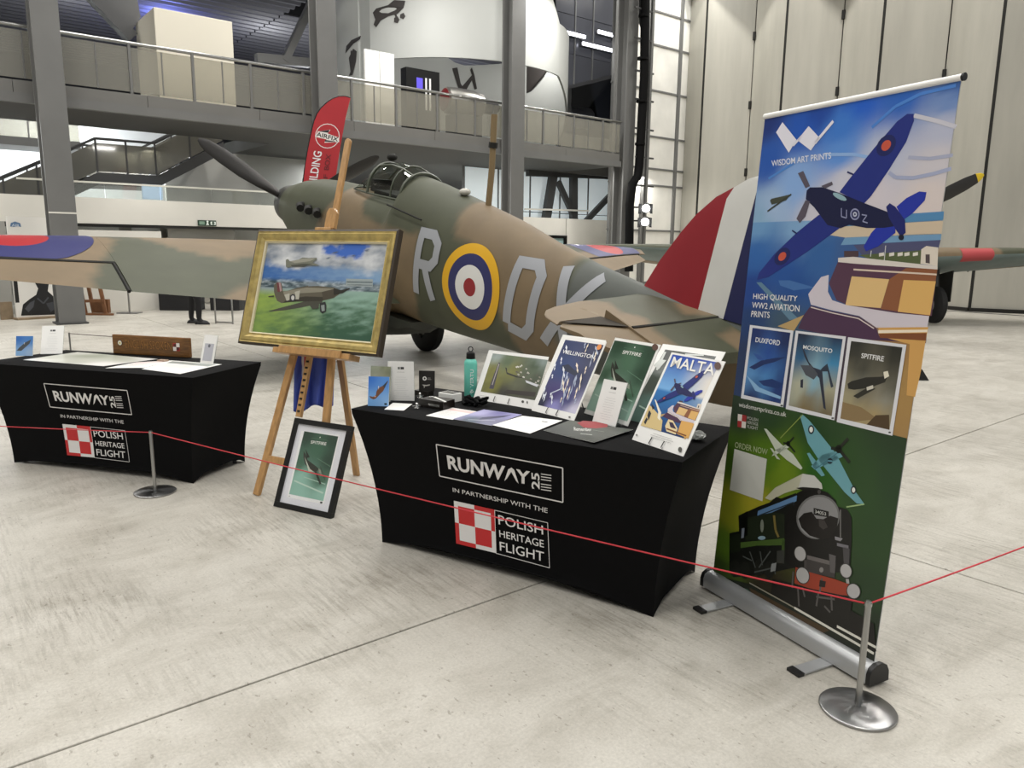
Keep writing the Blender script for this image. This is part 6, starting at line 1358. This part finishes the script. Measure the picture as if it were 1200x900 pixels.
# ------------------------------------------------------------------ easel, framed painting
M_BEECH = mat('varnished_beech', '#b98f5c', .4, var=.22, scale=10, stretch=(6, 6, .7), coat=.15)
EY, EL = -.503, .292
ee = Vector((math.cos(EY), math.sin(EY), 0)); en = Vector((-math.sin(EY), math.cos(EY), 0)); eu = Vector((0, 0, math.cos(EL))) + en * math.sin(EL); ef = ee.cross(eu)
F0 = Vector((-1.606, 4.569, 0)); F1 = F0 + ee * .52; EC = (F0 + F1) / 2
def ep(px, py, o=0.): return on_plane(px, py, F0 + ef * o, ef)
eas = empty('display_easel', EC + en * .2, 'tall beech wood easel holding the gold framed painting', 'easel', None, EY)
apex = ep(402, 215); mt = ep(410.5, 168); mb_ = ep(353, 489)
cz = lambda p: Vector(p)
MB().bar(F0 + Vector((0, 0, .0)), F0.lerp(apex - ee * .03, .74), .05, .025, ef).build('front_leg', M_BEECH, eas, bevel=.003)
MB().bar(F1, F1.lerp(apex + ee * .03, .74), .05, .025, ef).build('front_leg', M_BEECH, eas, bevel=.003)
back = Vector((-1.064, 5.008, 0)); MB().bar(back, ep(386, 330, -.03), .045, .025, ef).build('rear_leg', M_BEECH, eas, bevel=.003)
mm = MB(); mm.bar(mb_ + ef * .02, mt + ef * .02, .042, .022, ef); mm.lathe(mt + ef * .009, ef, [(.021, 0), (.021, .022)], 20); mast = mm.build('mast', M_BEECH, eas, bevel=.002)
for k in range(12): p = mb_.lerp(mt, .02 + .022 * k) + ef * .032; MB().box(p, (.02, .012, .006), ee, eu, ef).build('notch', M_SEAM, mast)
MB().bar(ep(311, 537), ep(372, 548), .045, .022, ef).build('crossbar', M_BEECH, eas, bevel=.003)
PW, PH = 1.15, .757; PB = Vector((-1.262, 4.6, .922)); py = Vector((0, 0, math.cos(.292))) + en * math.sin(.292); pf_ = ee.cross(py)
MB().box(PB + ee * .06 - pf_ * .012 - py * .018, (.62, .1, .034), ee, pf_, py).build('tray', M_BEECH, eas, bevel=.003)
MB().box(PB + ee * .06 + pf_ * .045 - py * .012, (.5, .014, .045), ee, pf_, py).build('tray_lip', M_BEECH, eas, bevel=.003)
hp = PB + py * (PH + .004) + ee * .0; hx = ep(383, 262, .03)
MB().box(hp + ee * ((hx - hp).dot(ee) + .05) + pf_ * .0, (.13, .06, .02), ee, pf_, py).build('top_clamp', M_BEECH, eas, bevel=.003)
MB().slab([hp + ee * ((hx - hp).dot(ee) + .075 + a) + py * b - pf_ * .02 for a, b in ((-.035, .01), (.045, .01), (.045, .11), (.02, .14), (-.02, .14), (-.035, .11))], pf_, .03).build('clamp_block', M_BEECH, eas, bevel=.003)
pic = empty('framed_painting', PB, 'gold framed painting of two fighters over green fields, resting on the easel', 'painting', None, EY)
M_GOLD = mat('gilded_frame', '#bda868', .36, .4, var=.3, scale=18); M_DKF = mat('dark_frame_edge', '#33291c', .5)
FP = lambda x, y, z: PB + ee * x + py * y + pf_ * z
prof = [(0, -.012), (0, .028), (.014, .034), (.022, .030), (.03, .037), (.05, .032), (.066, .018), (.076, .022), (.084, .014), (.084, -.0)]
R = []
for sx, sy in ((-1, 0), (1, 0), (1, 1), (-1, 1)):
    R.append([FP(sx * (PW / 2 - d), (d if sy == 0 else PH - d), z) for d, z in prof])
m = MB(); vs = [p for r in R for p in r]; K = len(prof); fs = []; mi = []
for i in range(4):
    j = (i + 1) % 4
    for k in range(K - 1): fs.append((i * K + k, j * K + k, j * K + k + 1, i * K + k + 1)); mi.append(1 if k < 2 else (2 if k >= 7 else 0))
m.add(vs, fs); m.m = mi; m.build('frame', [M_GOLD, M_DKF, mat('cream_slip', '#d9cfae', .5)], pic, smooth=25)
MB().box(FP(0, PH / 2, -.008), (PW - .01, .006, PH - .01), ee, pf_, py).build('backing', M_DKF, pic)
cw, ch = PW - .168, PH - .168
A = Art(cw, ch, .0002).quad((313.8, 284), (458.7, 286.3), (438, 402), (297.4, 391)); kk = 1125 / 200.; Z = lambda x, y: (280 + x / kk, 260 + y / kk)
def L3(a, b, k): k = max(0, min(1, k)); return tuple(x + (y - x) * k for x, y in zip(a, b))
_pc = {k: lin(v) for k, v in dict(cd='#7d8795', cm='#aab1ba', cl='#dddfe0', bl='#3d6ac2', db='#3a68a8', lb='#7f9fc0', t1='#34474f', t2='#8e9ba2', t3='#b9c2c8', yg='#94ad50', g1='#6b8a4c', g2='#3a5f44', sg='#8fb0a0', dg='#2f4f48').items()}
def pcol(u, v):
    s, t = u / cw, v / ch; n1 = mnoise.fractal(Vector((s * 5, t * 6.5, 1.7)), .8, 2.1, 5); n2 = mnoise.fractal(Vector((s * 14, t * 40, 4.2)), .8, 2.1, 4); n3 = mnoise.fractal(Vector((s * 7 + t * 5, t * 22 - s * 6, 9.1)), .9, 2.1, 5)
    hz = .645
    if t > hz:
        k = (t - hz) / (1 - hz); c = L3(_pc['cd'], _pc['cl'], .5 + n1 * .75)
        q = max(0, 1 - math.hypot((s - .70 - .1 * (k - .8)) / .15, (k - .86) / .34) + n1 * .9) * 2.4; c = L3(c, _pc['bl'], q)
        base = L3(_pc['db'], _pc['lb'], s * 1.1 + n2 * .2); return L3(base, c, (k - .12 - .3 * max(0, .45 - s)) * 5 + n1 * .8)
    if t > .50:
        k = (hz - t) / (hz - .50); c = L3(_pc['db'], _pc['lb'], s + n2 * .3); w = L3(_pc['t1'], _pc['t2'], .4 + n2 * 1.1 + s * .15); w = L3(w, _pc['t3'], (n2 - .25) * 1.6); return L3(c, w, k * 3 - .5)
    k = (.50 - t) / .50; left = L3(_pc['yg'], _pc['g1'], k * .9 + n3 * .35); right = L3(_pc['sg'], _pc['g2'], k * 1.25 + n3 * .55)
    c = L3(left, right, s * 1.9 - .25 + n3 * .2); c = L3(c, _pc['dg'], (k - .55) * 1.2 * s + n3 * .15); return L3(L3(_pc['t2'], _pc['sg'], s), c, k * 6)
A.grid(pcol, 110, 84)
A.up()
for q, c in ((((722, 380), (900, 384), (898, 436), (718, 430)), '#98a3a4'), (((726, 398), (896, 402), (895, 410), (725, 406)), '#6c7a7e'), (((724, 418), (895, 422), (894, 428), (724, 424)), '#7d898c')): A.poly([Z(*p) for p in q], c, same=c != '#98a3a4')
def craft(pts): 
    for q, c in pts: A.poly([Z(*p) for p in q], c)
craft([(((205, 598), (300, 572), (420, 540), (500, 515), (570, 515), (560, 545), (420, 575), (300, 595), (215, 602)), '#4a4a40'), (((238, 470), (236, 425), (250, 408), (275, 402), (290, 415), (298, 465), (330, 462), (400, 440), (455, 432), (470, 425), (540, 430), (640, 440), (690, 460), (690, 475), (640, 510), (560, 530), (470, 530), (380, 535), (290, 545), (260, 530), (245, 495)), '#5f5a4c'), (((300, 468), (460, 440), (640, 447), (680, 462), (560, 470), (400, 480), (310, 500)), '#8a8676'), (((330, 520), (450, 500), (600, 505), (560, 530), (380, 535), (300, 543)), '#3a372e'), (((560, 470), (640, 450), (680, 470), (630, 510), (570, 525)), '#4c463a'), (((268, 405), (282, 406), (292, 460), (280, 470)), '#a88a8a'), (((256, 408), (268, 405), (280, 470), (262, 470)), '#6d3a3c'), (((468, 432), (480, 405), (520, 400), (540, 430)), '#7d8890'), (((640, 445), (690, 458), (745, 443), (748, 448), (700, 478), (640, 490)), '#2c2a24'), (((310, 490), (345, 480), (345, 525), (325, 530)), '#b4b2a4'), (((380, 470), (415, 460), (408, 520), (385, 520)), '#b4b2a4'), (((548, 545), (585, 535), (592, 560), (590, 600), (565, 614), (550, 600)), '#2e3030'), (((556, 560), (580, 555), (582, 595), (562, 600)), '#8a9490'), (((480, 560), (545, 550), (540, 580), (500, 585)), '#4a4a42'), (((200, 500), (240, 494), (240, 504), (205, 506)), '#3c3c34')])
A.ell(Z(368, 510), 3.4, 4.4, '#3a3a40'); A.ell(Z(368, 510), 2, 2.8, '#c9c8c2')
craft([(((316, 252), (330, 246), (345, 262), (400, 252), (430, 236), (470, 240), (525, 238), (528, 248), (500, 272), (540, 288), (548, 292), (500, 292), (440, 290), (360, 298), (335, 305), (318, 300)), '#77796c'), (((345, 262), (430, 245), (520, 242), (480, 262), (380, 275)), '#9b9a8c'), (((350, 288), (440, 278), (500, 280), (440, 300), (360, 300)), '#4e5048')])
A.up()
for x, y in ((655, 200), (600, 240), (705, 235), (770, 225), (860, 188), (640, 203)): A.poly([Z(x - 14, y + 4), Z(x + 4, y - 4), Z(x + 24, y - 4), Z(x + 6, y + 3)], '#5d6c86', same=True)
A.build('canvas', pic, lambda u, v, w: FP(u - cw / 2, v + .084, w + .002), colmat('oil_paint', .4, .2), .0)

# framed poster on the floor against the easel
qs = ((346, 489.5), (410.5, 500.5), (388, 608), (320.8, 593)); B, e, up, w, h = prop(qs[3], qs[2], qs[0], .001); n = e.cross(up); n = -n if n.y > 0 else n
fr = empty('framed_poster', B + e * w / 2, 'black framed green aircraft poster with white mount leaning on the floor by the easel', 'poster', None, math.atan2(e.y, e.x))
fw = .032; Q_ = lambda x, y, z: B + e * x + up * y + n * z
for (x0, y0, x1, y1) in ((0, 0, w, fw), (0, h - fw, w, h), (0, fw, fw, h - fw), (w - fw, fw, w, h - fw)): MB().box(Q_((x0 + x1) / 2, (y0 + y1) / 2, -.01), (x1 - x0, y1 - y0, .03), e, up, n).build('frame_side', mat('black_frame', '#0f0f0e', .45), fr, bevel=.001)
MB().box(Q_(w / 2, h / 2, -.014), (w - fw, h - fw, .012), e, up, n).build('mount', mat('white_mount', '#e4e5ea', .5), fr)
A = Art(w, h).quad(*qs); kk = 7.2; Z = lambda x, y: (310 + x / kk, 485 + y / kk)
A.poly([Z(303, 138), Z(618, 178), Z(495, 760), Z(185, 700)], '#f0f1f0'); spitfire_art(A, w, h, (Z(325, 152), Z(605, 192), Z(490, 722), Z(202, 672)), 'SPITFIRE', '#294435', '#3f6650', '#94c0b0')
A.ell(Z(472, 745), 1.5, 1.2, '#4a4a4a'); A.ell(Z(205, 690), .6, .5, '#777777', same=True)
A.build('print', fr, lambda u, v, q: Q_(u, v, q - .0078), M_MATT)
MB().box(Q_(w / 2, h / 2, .0005), (w - 2 * fw, h - 2 * fw, .002), e, up, n).build('glazing', glass('picture_glass', '#ffffff', .04, .02), fr)

# flag hanging behind the easel tray
fl = empty('hanging_flag', ep(367, 480, -.1), 'folded blue, white and red flag hanging behind the easel legs', 'flag'); m = MB(); n1, n2 = 40, 14; vs = []; cc = []
for j in range(n2 + 1):
    for i in range(n1 + 1):
        u, v = i / n1, j / n2; px = 346 + 46 * u - 2 * v; py = 414 + (68 - 8 * u + 3 * math.sin(u * 9)) * v
        p = ep(px, py, -.1 + .025 * math.sin(u * 21 + v * 1.5) * (.4 + .6 * v)); vs.append(p)
        d = u - (.17 + .12 * v); cc.append(lin('#3f52a6') if not (-.02 < d < .16 - .15 * v and v < .6) else (lin('#d8d6da') if d < .05 else lin('#b02c34')))
fs = [(j * (n1 + 1) + i, j * (n1 + 1) + i + 1, (j + 1) * (n1 + 1) + i + 1, (j + 1) * (n1 + 1) + i) for j in range(n2) for i in range(n1)]
m.add(vs, fs, 0, [tuple(cc[i] for i in f_) for f_ in fs]); fo = m.build('flag_cloth', colmat('flag_cloth', .8), fl, smooth=60, fix=False); sol = fo.modifiers.new('thickness', 'SOLIDIFY'); sol.thickness = .003
MB().tube([ep(344, 413, -.1), ep(394, 416, -.1)], .009, 8).build('hanging_rod', M_BEECH, fl, smooth=60)

# ------------------------------------------------------------------ red feather flag behind the fighter's nose
FY = Vector((-3.35, 13.6, 0)); fN = Vector((.12, -1, 0)).normalized(); fE = Vector((0, 0, 1)).cross(fN).normalized()
fE = fE if fE.x > 0 else -fE
def ff(px, py): p = on_plane(px, py, FY, fN) - FY; return (p.dot(fE), p.z)
W3 = lambda u, v, w=0.: FY + fE * u + Vector((0, 0, v)) + fN * w
ft = empty('feather_flag', W3(*ff(352, 330))[:2] + (0,) if False else (W3(ff(354, 250)[0], 0).x, W3(ff(354, 250)[0], 0).y, 0), 'tall red feather flag with round white-ringed logo behind the fighter nose', 'flag')
ol = [(410.7, 115.2), (404, 113.2), (397, 113.6), (390, 116), (384, 120), (377, 126.5), (372, 133.5), (368.5, 142), (366.3, 151), (363, 166), (361, 176), (358, 194), (355.7, 213), (352, 245), (349.5, 268), (386, 272), (390, 240), (393.3, 209), (398.7, 173), (405.3, 137)]
MB().slab([W3(*ff(*p)) for p in ol], fN, .006).build('flag_cloth', mat('red_flag_cloth', '#b3262e', .6, var=.12, scale=2), ft)
pole = [W3(ff(*p)[0], ff(*p)[1], -.01) for p in [(410.7, 114.6), (404, 112.6), (397, 113), (390, 115.4), (383.5, 119.5), (376.4, 126), (371.3, 133), (367.8, 142), (365.6, 151), (362.3, 166), (360.3, 176), (355, 213), (349, 268)]]; b = pole[-1].copy(); b.z = .05; b.x += (pole[-1].x - pole[-2].x) * .5
MB().tube(pole + [b], .014, 8).build('pole', M_BLKP, ft, smooth=60)
for s in (-1, 1): MB().box(Vector((b.x, b.y, .02)), (.9, .08, .04), Vector((1, s, 0)).normalized(), Vector((-s, 1, 0)).normalized()).build('cross_foot', M_STEEL_D, ft)
A = Art(1, 1, .0008); A.T = lambda p: ff(*p); kk = 7.5; Z = lambda x, y: (340 + x / kk, 100 + y / kk)
A.ell(Z(328, 446), 14.4, 14.6, '#e8e2e0'); A.ell(Z(328, 446), 13.5, 13.7, '#b3262e')
A.poly([Z(*p) for p in ((225, 445), (245, 405), (355, 390), (330, 425), (430, 460), (432, 500), (300, 505), (320, 475), (228, 455))], '#ece8e2')
A.text('AIRFIX', Z(236, 408), Z(428, 460), Z(420, 496), Z(230, 446), '#1d1a1c', .02); A.poly([Z(*p) for p in ((258, 404), (348, 392), (335, 418), (262, 408))], '#26202a', same=True); A.poly([Z(*p) for p in ((308, 480), (400, 494), (395, 500), (306, 496))], '#26202a', same=True)
A.build('flag_logo', ft, lambda u, v, w: W3(u, v, w + .007), M_MATT, .0); A.F = []
A.text('BUILDING', Z(148, 930), Z(210, 574), Z(282, 586), Z(222, 935), '#ece8e8', .015)
A.build('flag_lettering', ft, lambda u, v, w: W3(u, v, w + .007), M_MATT, .0); A.F = []
A.text('BOX', Z(296, 742), Z(318, 602), Z(362, 608), Z(340, 745), '#6b1a22', .012, same=True); A.text('OF', Z(285, 900), Z(296, 780), Z(332, 782), Z(322, 902), '#6b1a22', .012, same=True)
A.build('flag_slogan', ft, lambda u, v, w: W3(u, v, w + .007), M_MATT, .0)

# ------------------------------------------------------------------ things standing beyond the wing
M_BRN = mat('brown_board', '#8c7a62', .6, var=.2)
bl, br_ = at(20, 374.5), at(72, 371.5); e = (br_ - bl); w = e.length; e.normalize(); up = Vector((0, 0, 1)); n = e.cross(up)
hgt = 2.07; r = empty('display_board', (bl + br_) / 2, 'white display board with a portrait in black jacket beyond the wing', 'board', None, math.atan2(e.y, e.x))
MB().box(bl + e * w / 2 + up * hgt / 2 - n * .03, (w, .05, hgt), e, n, up).build('panel', mat('display_white', '#e6e4de', .45), r); MB().box(bl + e * w / 2 + up * .02 + n * .06, (w + .1, .3, .04), e, n, up).build('base', M_BRN, r)
A = Art(w, hgt, .001).quad((13, 256), (66, 259.5), (72, 371.5), (20, 374.5))
A.poly([(25, 370), (28, 357), (36, 351), (44, 346), (46.5, 339), (43, 332), (42, 320), (47, 312), (55, 312), (60, 320), (59.5, 332), (57.5, 342), (66, 350), (70, 360), (71.5, 368.5)], '#191a1c'); A.poly([(30, 362), (36, 355), (42, 352), (40, 360), (34, 366)], '#4a4c52'); A.poly([(55, 356), (64, 354), (67, 360), (60, 366)], '#3a3c42', same=True); A.line([(45, 350), (52, 356), (58, 349)], .03, '#44464c', same=True)
A.line([(19.5, 318), (21.5, 355)], .07, '#1c1c1c')
A.build('board_print', r, lambda u, v, q: bl + e * u + up * v + n * (q - .004), M_MATT, .0005); A.F = []
A.poly([(17, 268), (18, 264), (23, 262.5), (29, 264.5), (30, 269), (26, 268), (22, 268.5)], '#5a7a9c'); A.text('AIR', (19, 265), (28, 266), (28, 268.5), (19, 267.8), '#dfe6ee')
A.build('board_logo', r, lambda u, v, q: bl + e * u + up * v + n * (q - .004), M_MATT, .0005)
tag(MB().box(at(13, 374.5) + Vector((-.08, 0, .18)), (.22, .06, .36), e, n).build('brown_plank', M_BRN, bevel=.004), 'short brown plank standing at the left of the display board', 'plank')
# wooden easel
yb = 16.6; r = empty('small_easel', (-9.1, yb, 0), 'brown wooden easel frame standing beyond the wing beside the steel column', 'easel'); M_WD = mat('brown_wood', '#7b5233', .55, var=.2)
gy = lambda x, y, o=0.: on_plane(x, y, Vector((0, yb + o, 0)), Vector((0, 1, 0)))
zf = lambda p: Vector((p.x, p.y, max(p.z, .02)))
for (a, b_, o) in (((90, 318), (101, 372), 0), ((113, 318), (124.5, 372), 0), ((100, 318), (110.5, 372), .3)): MB().bar(gy(*a, o), zf(gy(*b_, o)), .07, .05, (0, 1, 0)).build('leg', M_WD, r)
MB().bar(gy(97, 353, -.03), gy(121, 352, -.03), .06, .04, (0, 1, 0)).build('crossbar', M_WD, r); MB().bar(zf(gy(95, 371, -.05)), zf(gy(133, 371, -.05)), .05, .06, (0, 1, 0)).build('bottom_rail', M_WD, r); MB().bar(gy(88, 318), gy(116, 318), .06, .05, (0, 1, 0)).build('top_bar', M_WD, r)
c0 = zf(gy(110, 369, .12)); MB().box(c0 + Vector((.18, 0, .17)), (.36, .1, .3), (1, 0, 0), (0, 1, 0)).build('wooden_box', M_WD, r)
# metal stand and case
r = empty('metal_stand', at(263, 379), 'thin steel barrier stand right of the standing person', 'stand')
a, b_ = at(253, 379), at(273, 380); MB().tube([a, a + Vector((0, 0, 1.0)), b_ + Vector((0, 0, 1.0)), b_], .018, 8).build('hoop', M_RAIL, r, smooth=60); MB().tube([a + Vector((0, 0, .03)), b_ + Vector((0, 0, .03))], .015, 8).build('lower_bar', M_RAIL, r, smooth=60)
p = at(152, 367); r = empty('sign_stand', p, 'slim grey stand on a flat foot before the white wall panel', 'stand'); MB().tube([p, p + Vector((0, 0, 1.2))], .02, 8).build('pole', M_RAIL, r, smooth=60); MB().box(p + Vector((0, 0, .01)), (.45, .3, .02), (1, 0, 0), (0, 1, 0)).build('foot', M_STEEL, r)
for px, w_, lab in ((214, .9, 'black equipment case on the floor left of the standing person'), (268, .7, 'black equipment case on the floor behind the steel stand')):
    p = at(px, 363); r = empty('equipment_case', p, lab, 'case'); MB().box(p + Vector((0, 0, .3)), (w_, .5, .6), (1, 0, 0), (0, 1, 0)).build('case_body', mat('case_black', '#17171a', .5), r, bevel=.02); MB().box(p + Vector((0, -.26, .4)), (w_ * .4, .03, .05), (1, 0, 0), (0, 1, 0)).build('handle', M_RAIL, r)
# rubber wedge behind the banner
p = at(1081, 445); tag(MB().hexa([p + Vector(q) for q in ((-.08, -.06, 0), (.05, -.06, 0), (.05, .08, 0), (-.08, .08, 0), (-.08, -.06, .14), (-.05, -.06, .14), (-.05, .08, .14), (-.08, .08, .14))]).build('wheel_chock', M_TYRE), 'small black wedge on the floor just behind the banner edge', 'wedge')

# ------------------------------------------------------------------ person beyond the wing (only the legs show)
pp_ = (at(221, 380) + at(236, 381)) / 2
per = empty('person', pp_, 'person in black trousers and dark shoes standing behind the fighter wing', 'person')
def skin(name, joints, bones, m, parent, sub=2):
    me = bpy.data.meshes.new(name); o = bpy.data.objects.new(name + '_tmp', me); COL.objects.link(o)
    names = list(joints); me.from_pydata([joints[k][0] for k in names], [(names.index(a), names.index(b)) for a, b in bones], [])
    md = o.modifiers.new('skin', 'SKIN'); md.use_smooth_shade = True
    for i, k in enumerate(names): me.skin_vertices[0].data[i].radius = joints[k][1]
    me.skin_vertices[0].data[0].use_root = True
    sd = o.modifiers.new('sub', 'SUBSURF'); sd.levels = sub; sd.render_levels = sub
    dg = bpy.context.evaluated_depsgraph_get(); me2 = bpy.data.meshes.new_from_object(o.evaluated_get(dg)); me2.name = name
    bpy.data.objects.remove(o); me2.materials.clear(); me2.materials.append(m)
    r = bpy.data.objects.new(name, me2); COL.objects.link(r); child(r, parent); return r
V_ = lambda x, y, z: (pp_.x + x, pp_.y + y, z)
M_TRS = mat('black_trousers', '#0d0d0f', .8); M_SKIN = mat('skin_tone', '#b98a6e', .5); M_JKT = mat('dark_jacket', '#1b1d22', .8)
J = {'pelvis': (V_(0, 0, .84), (.13, .10)), 'belly': (V_(.01, 0, .98), (.125, .1)), 'chest': (V_(.02, 0, 1.16), (.14, .11)), 'neck': (V_(.04, 0, 1.33), (.06, .06)), 'head0': (V_(.07, 0, 1.42), (.075, .075)), 'head1': (V_(.08, 0, 1.51), (.085, .08)), 'crown': (V_(.07, 0, 1.57), (.05, .05))}
B_ = [('pelvis', 'belly'), ('belly', 'chest'), ('chest', 'neck'), ('neck', 'head0'), ('head0', 'head1'), ('head1', 'crown')]
for s, xo in ((1, -.11), (-1, .13)):
    k = 'a' if s > 0 else 'b'
    J.update({'hip' + k: (V_(xo * .5, s * .09, .78), (.1, .1)), 'knee' + k: (V_(xo * .9 + .02, s * .1, .44), (.068, .068)), 'ank' + k: (V_(xo, s * .1, .1), (.05, .05)), 'toe' + k: (V_(xo + .12, s * .11, .045), (.042, .035)),
              'sho' + k: (V_(.02, s * .17, 1.27), (.06, .06)), 'elb' + k: (V_(-.0, s * .23, 1.02), (.045, .045)), 'wri' + k: (V_(.12, s * .2, .86), (.032, .032)), 'pal' + k: (V_(.17, s * .19, .83), (.035, .022))})
    B_ += [('pelvis', 'hip' + k), ('hip' + k, 'knee' + k), ('knee' + k, 'ank' + k), ('ank' + k, 'toe' + k), ('chest', 'sho' + k), ('sho' + k, 'elb' + k), ('elb' + k, 'wri' + k), ('wri' + k, 'pal' + k)]
    for q in range(5):
        f0 = 'f%d%s' % (q, k); J[f0] = (V_(.2 + .012 * (q != 0), s * (.165 + .013 * q), .82 - .004 * q), (.009, .009)); J[f0 + 't'] = (V_(.235 + .012 * (2 - abs(q - 2)) * (q != 0), s * (.16 + .014 * q), .79), (.007, .007)); B_ += [('pal' + k, f0), (f0, f0 + 't')]
body = skin('body', J, B_, M_TRS, per)
body.data.materials.append(M_JKT); body.data.materials.append(M_SKIN)
for pg in body.data.polygons:
    z = pg.center.z; x = pg.center.x - pp_.x
    pg.material_index = 2 if z > 1.345 or (x > .125 and .7 < z < .9) else (1 if z > .84 else 0)
    pg.use_smooth = True
hd = V_(.075, 0, 1.5)
MB().sphere(Vector(hd) + Vector((-.015, 0, .03)), .098, 16, 10, (1, .92, .95)).build('hair', mat('dark_hair', '#2a211a', .8), per, smooth=60)
for s in (1, -1):
    MB().sphere(Vector(hd) + Vector((.078, s * .03, -.01)), .011, 10, 8).build('eye', mat('eye_white', '#d9d4cc', .3), per, smooth=60)
    MB().sphere(Vector(hd) + Vector((0, s * .085, -.02)), .024, 10, 8, (.7, .4, 1)).build('ear', M_SKIN, per, smooth=60)
MB().sphere(Vector(hd) + Vector((.092, 0, -.03)), .016, 10, 8, (1, .7, 1.3)).build('nose', M_SKIN, per, smooth=60)
MB().sphere(Vector(hd) + Vector((.083, 0, -.068)), .012, 10, 6, (.5, 2, .4)).build('mouth', mat('lip_tone', '#8c4a44', .5), per, smooth=60)
for s, xo in ((1, -.11), (-1, .13)):
    c = Vector(V_(xo + .06, s * .105, 0)); sh = MB().rings([[c + Vector((a * .15 * sc, math.sin(t) * 0 + b_ * .05 * sc, z)) for t, a, b_ in ((t, math.cos(t), math.sin(t)) for t in (2 * math.pi * q / 20 for q in range(20)))] for z, sc in ((.0, .95), (.02, 1.0), (.05, .95), (.085, .7), (.1, .4))]).build('shoe', mat('dark_shoe', '#121214', .5), per, smooth=50)
    MB().rings([[c + Vector((math.cos(t) * .15, math.sin(t) * .052, z)) for t in (2 * math.pi * q / 20 for q in range(20))] for z in (.0, .018)]).build('sole', mat('pale_sole', '#cfcac0', .6), sh, smooth=30)
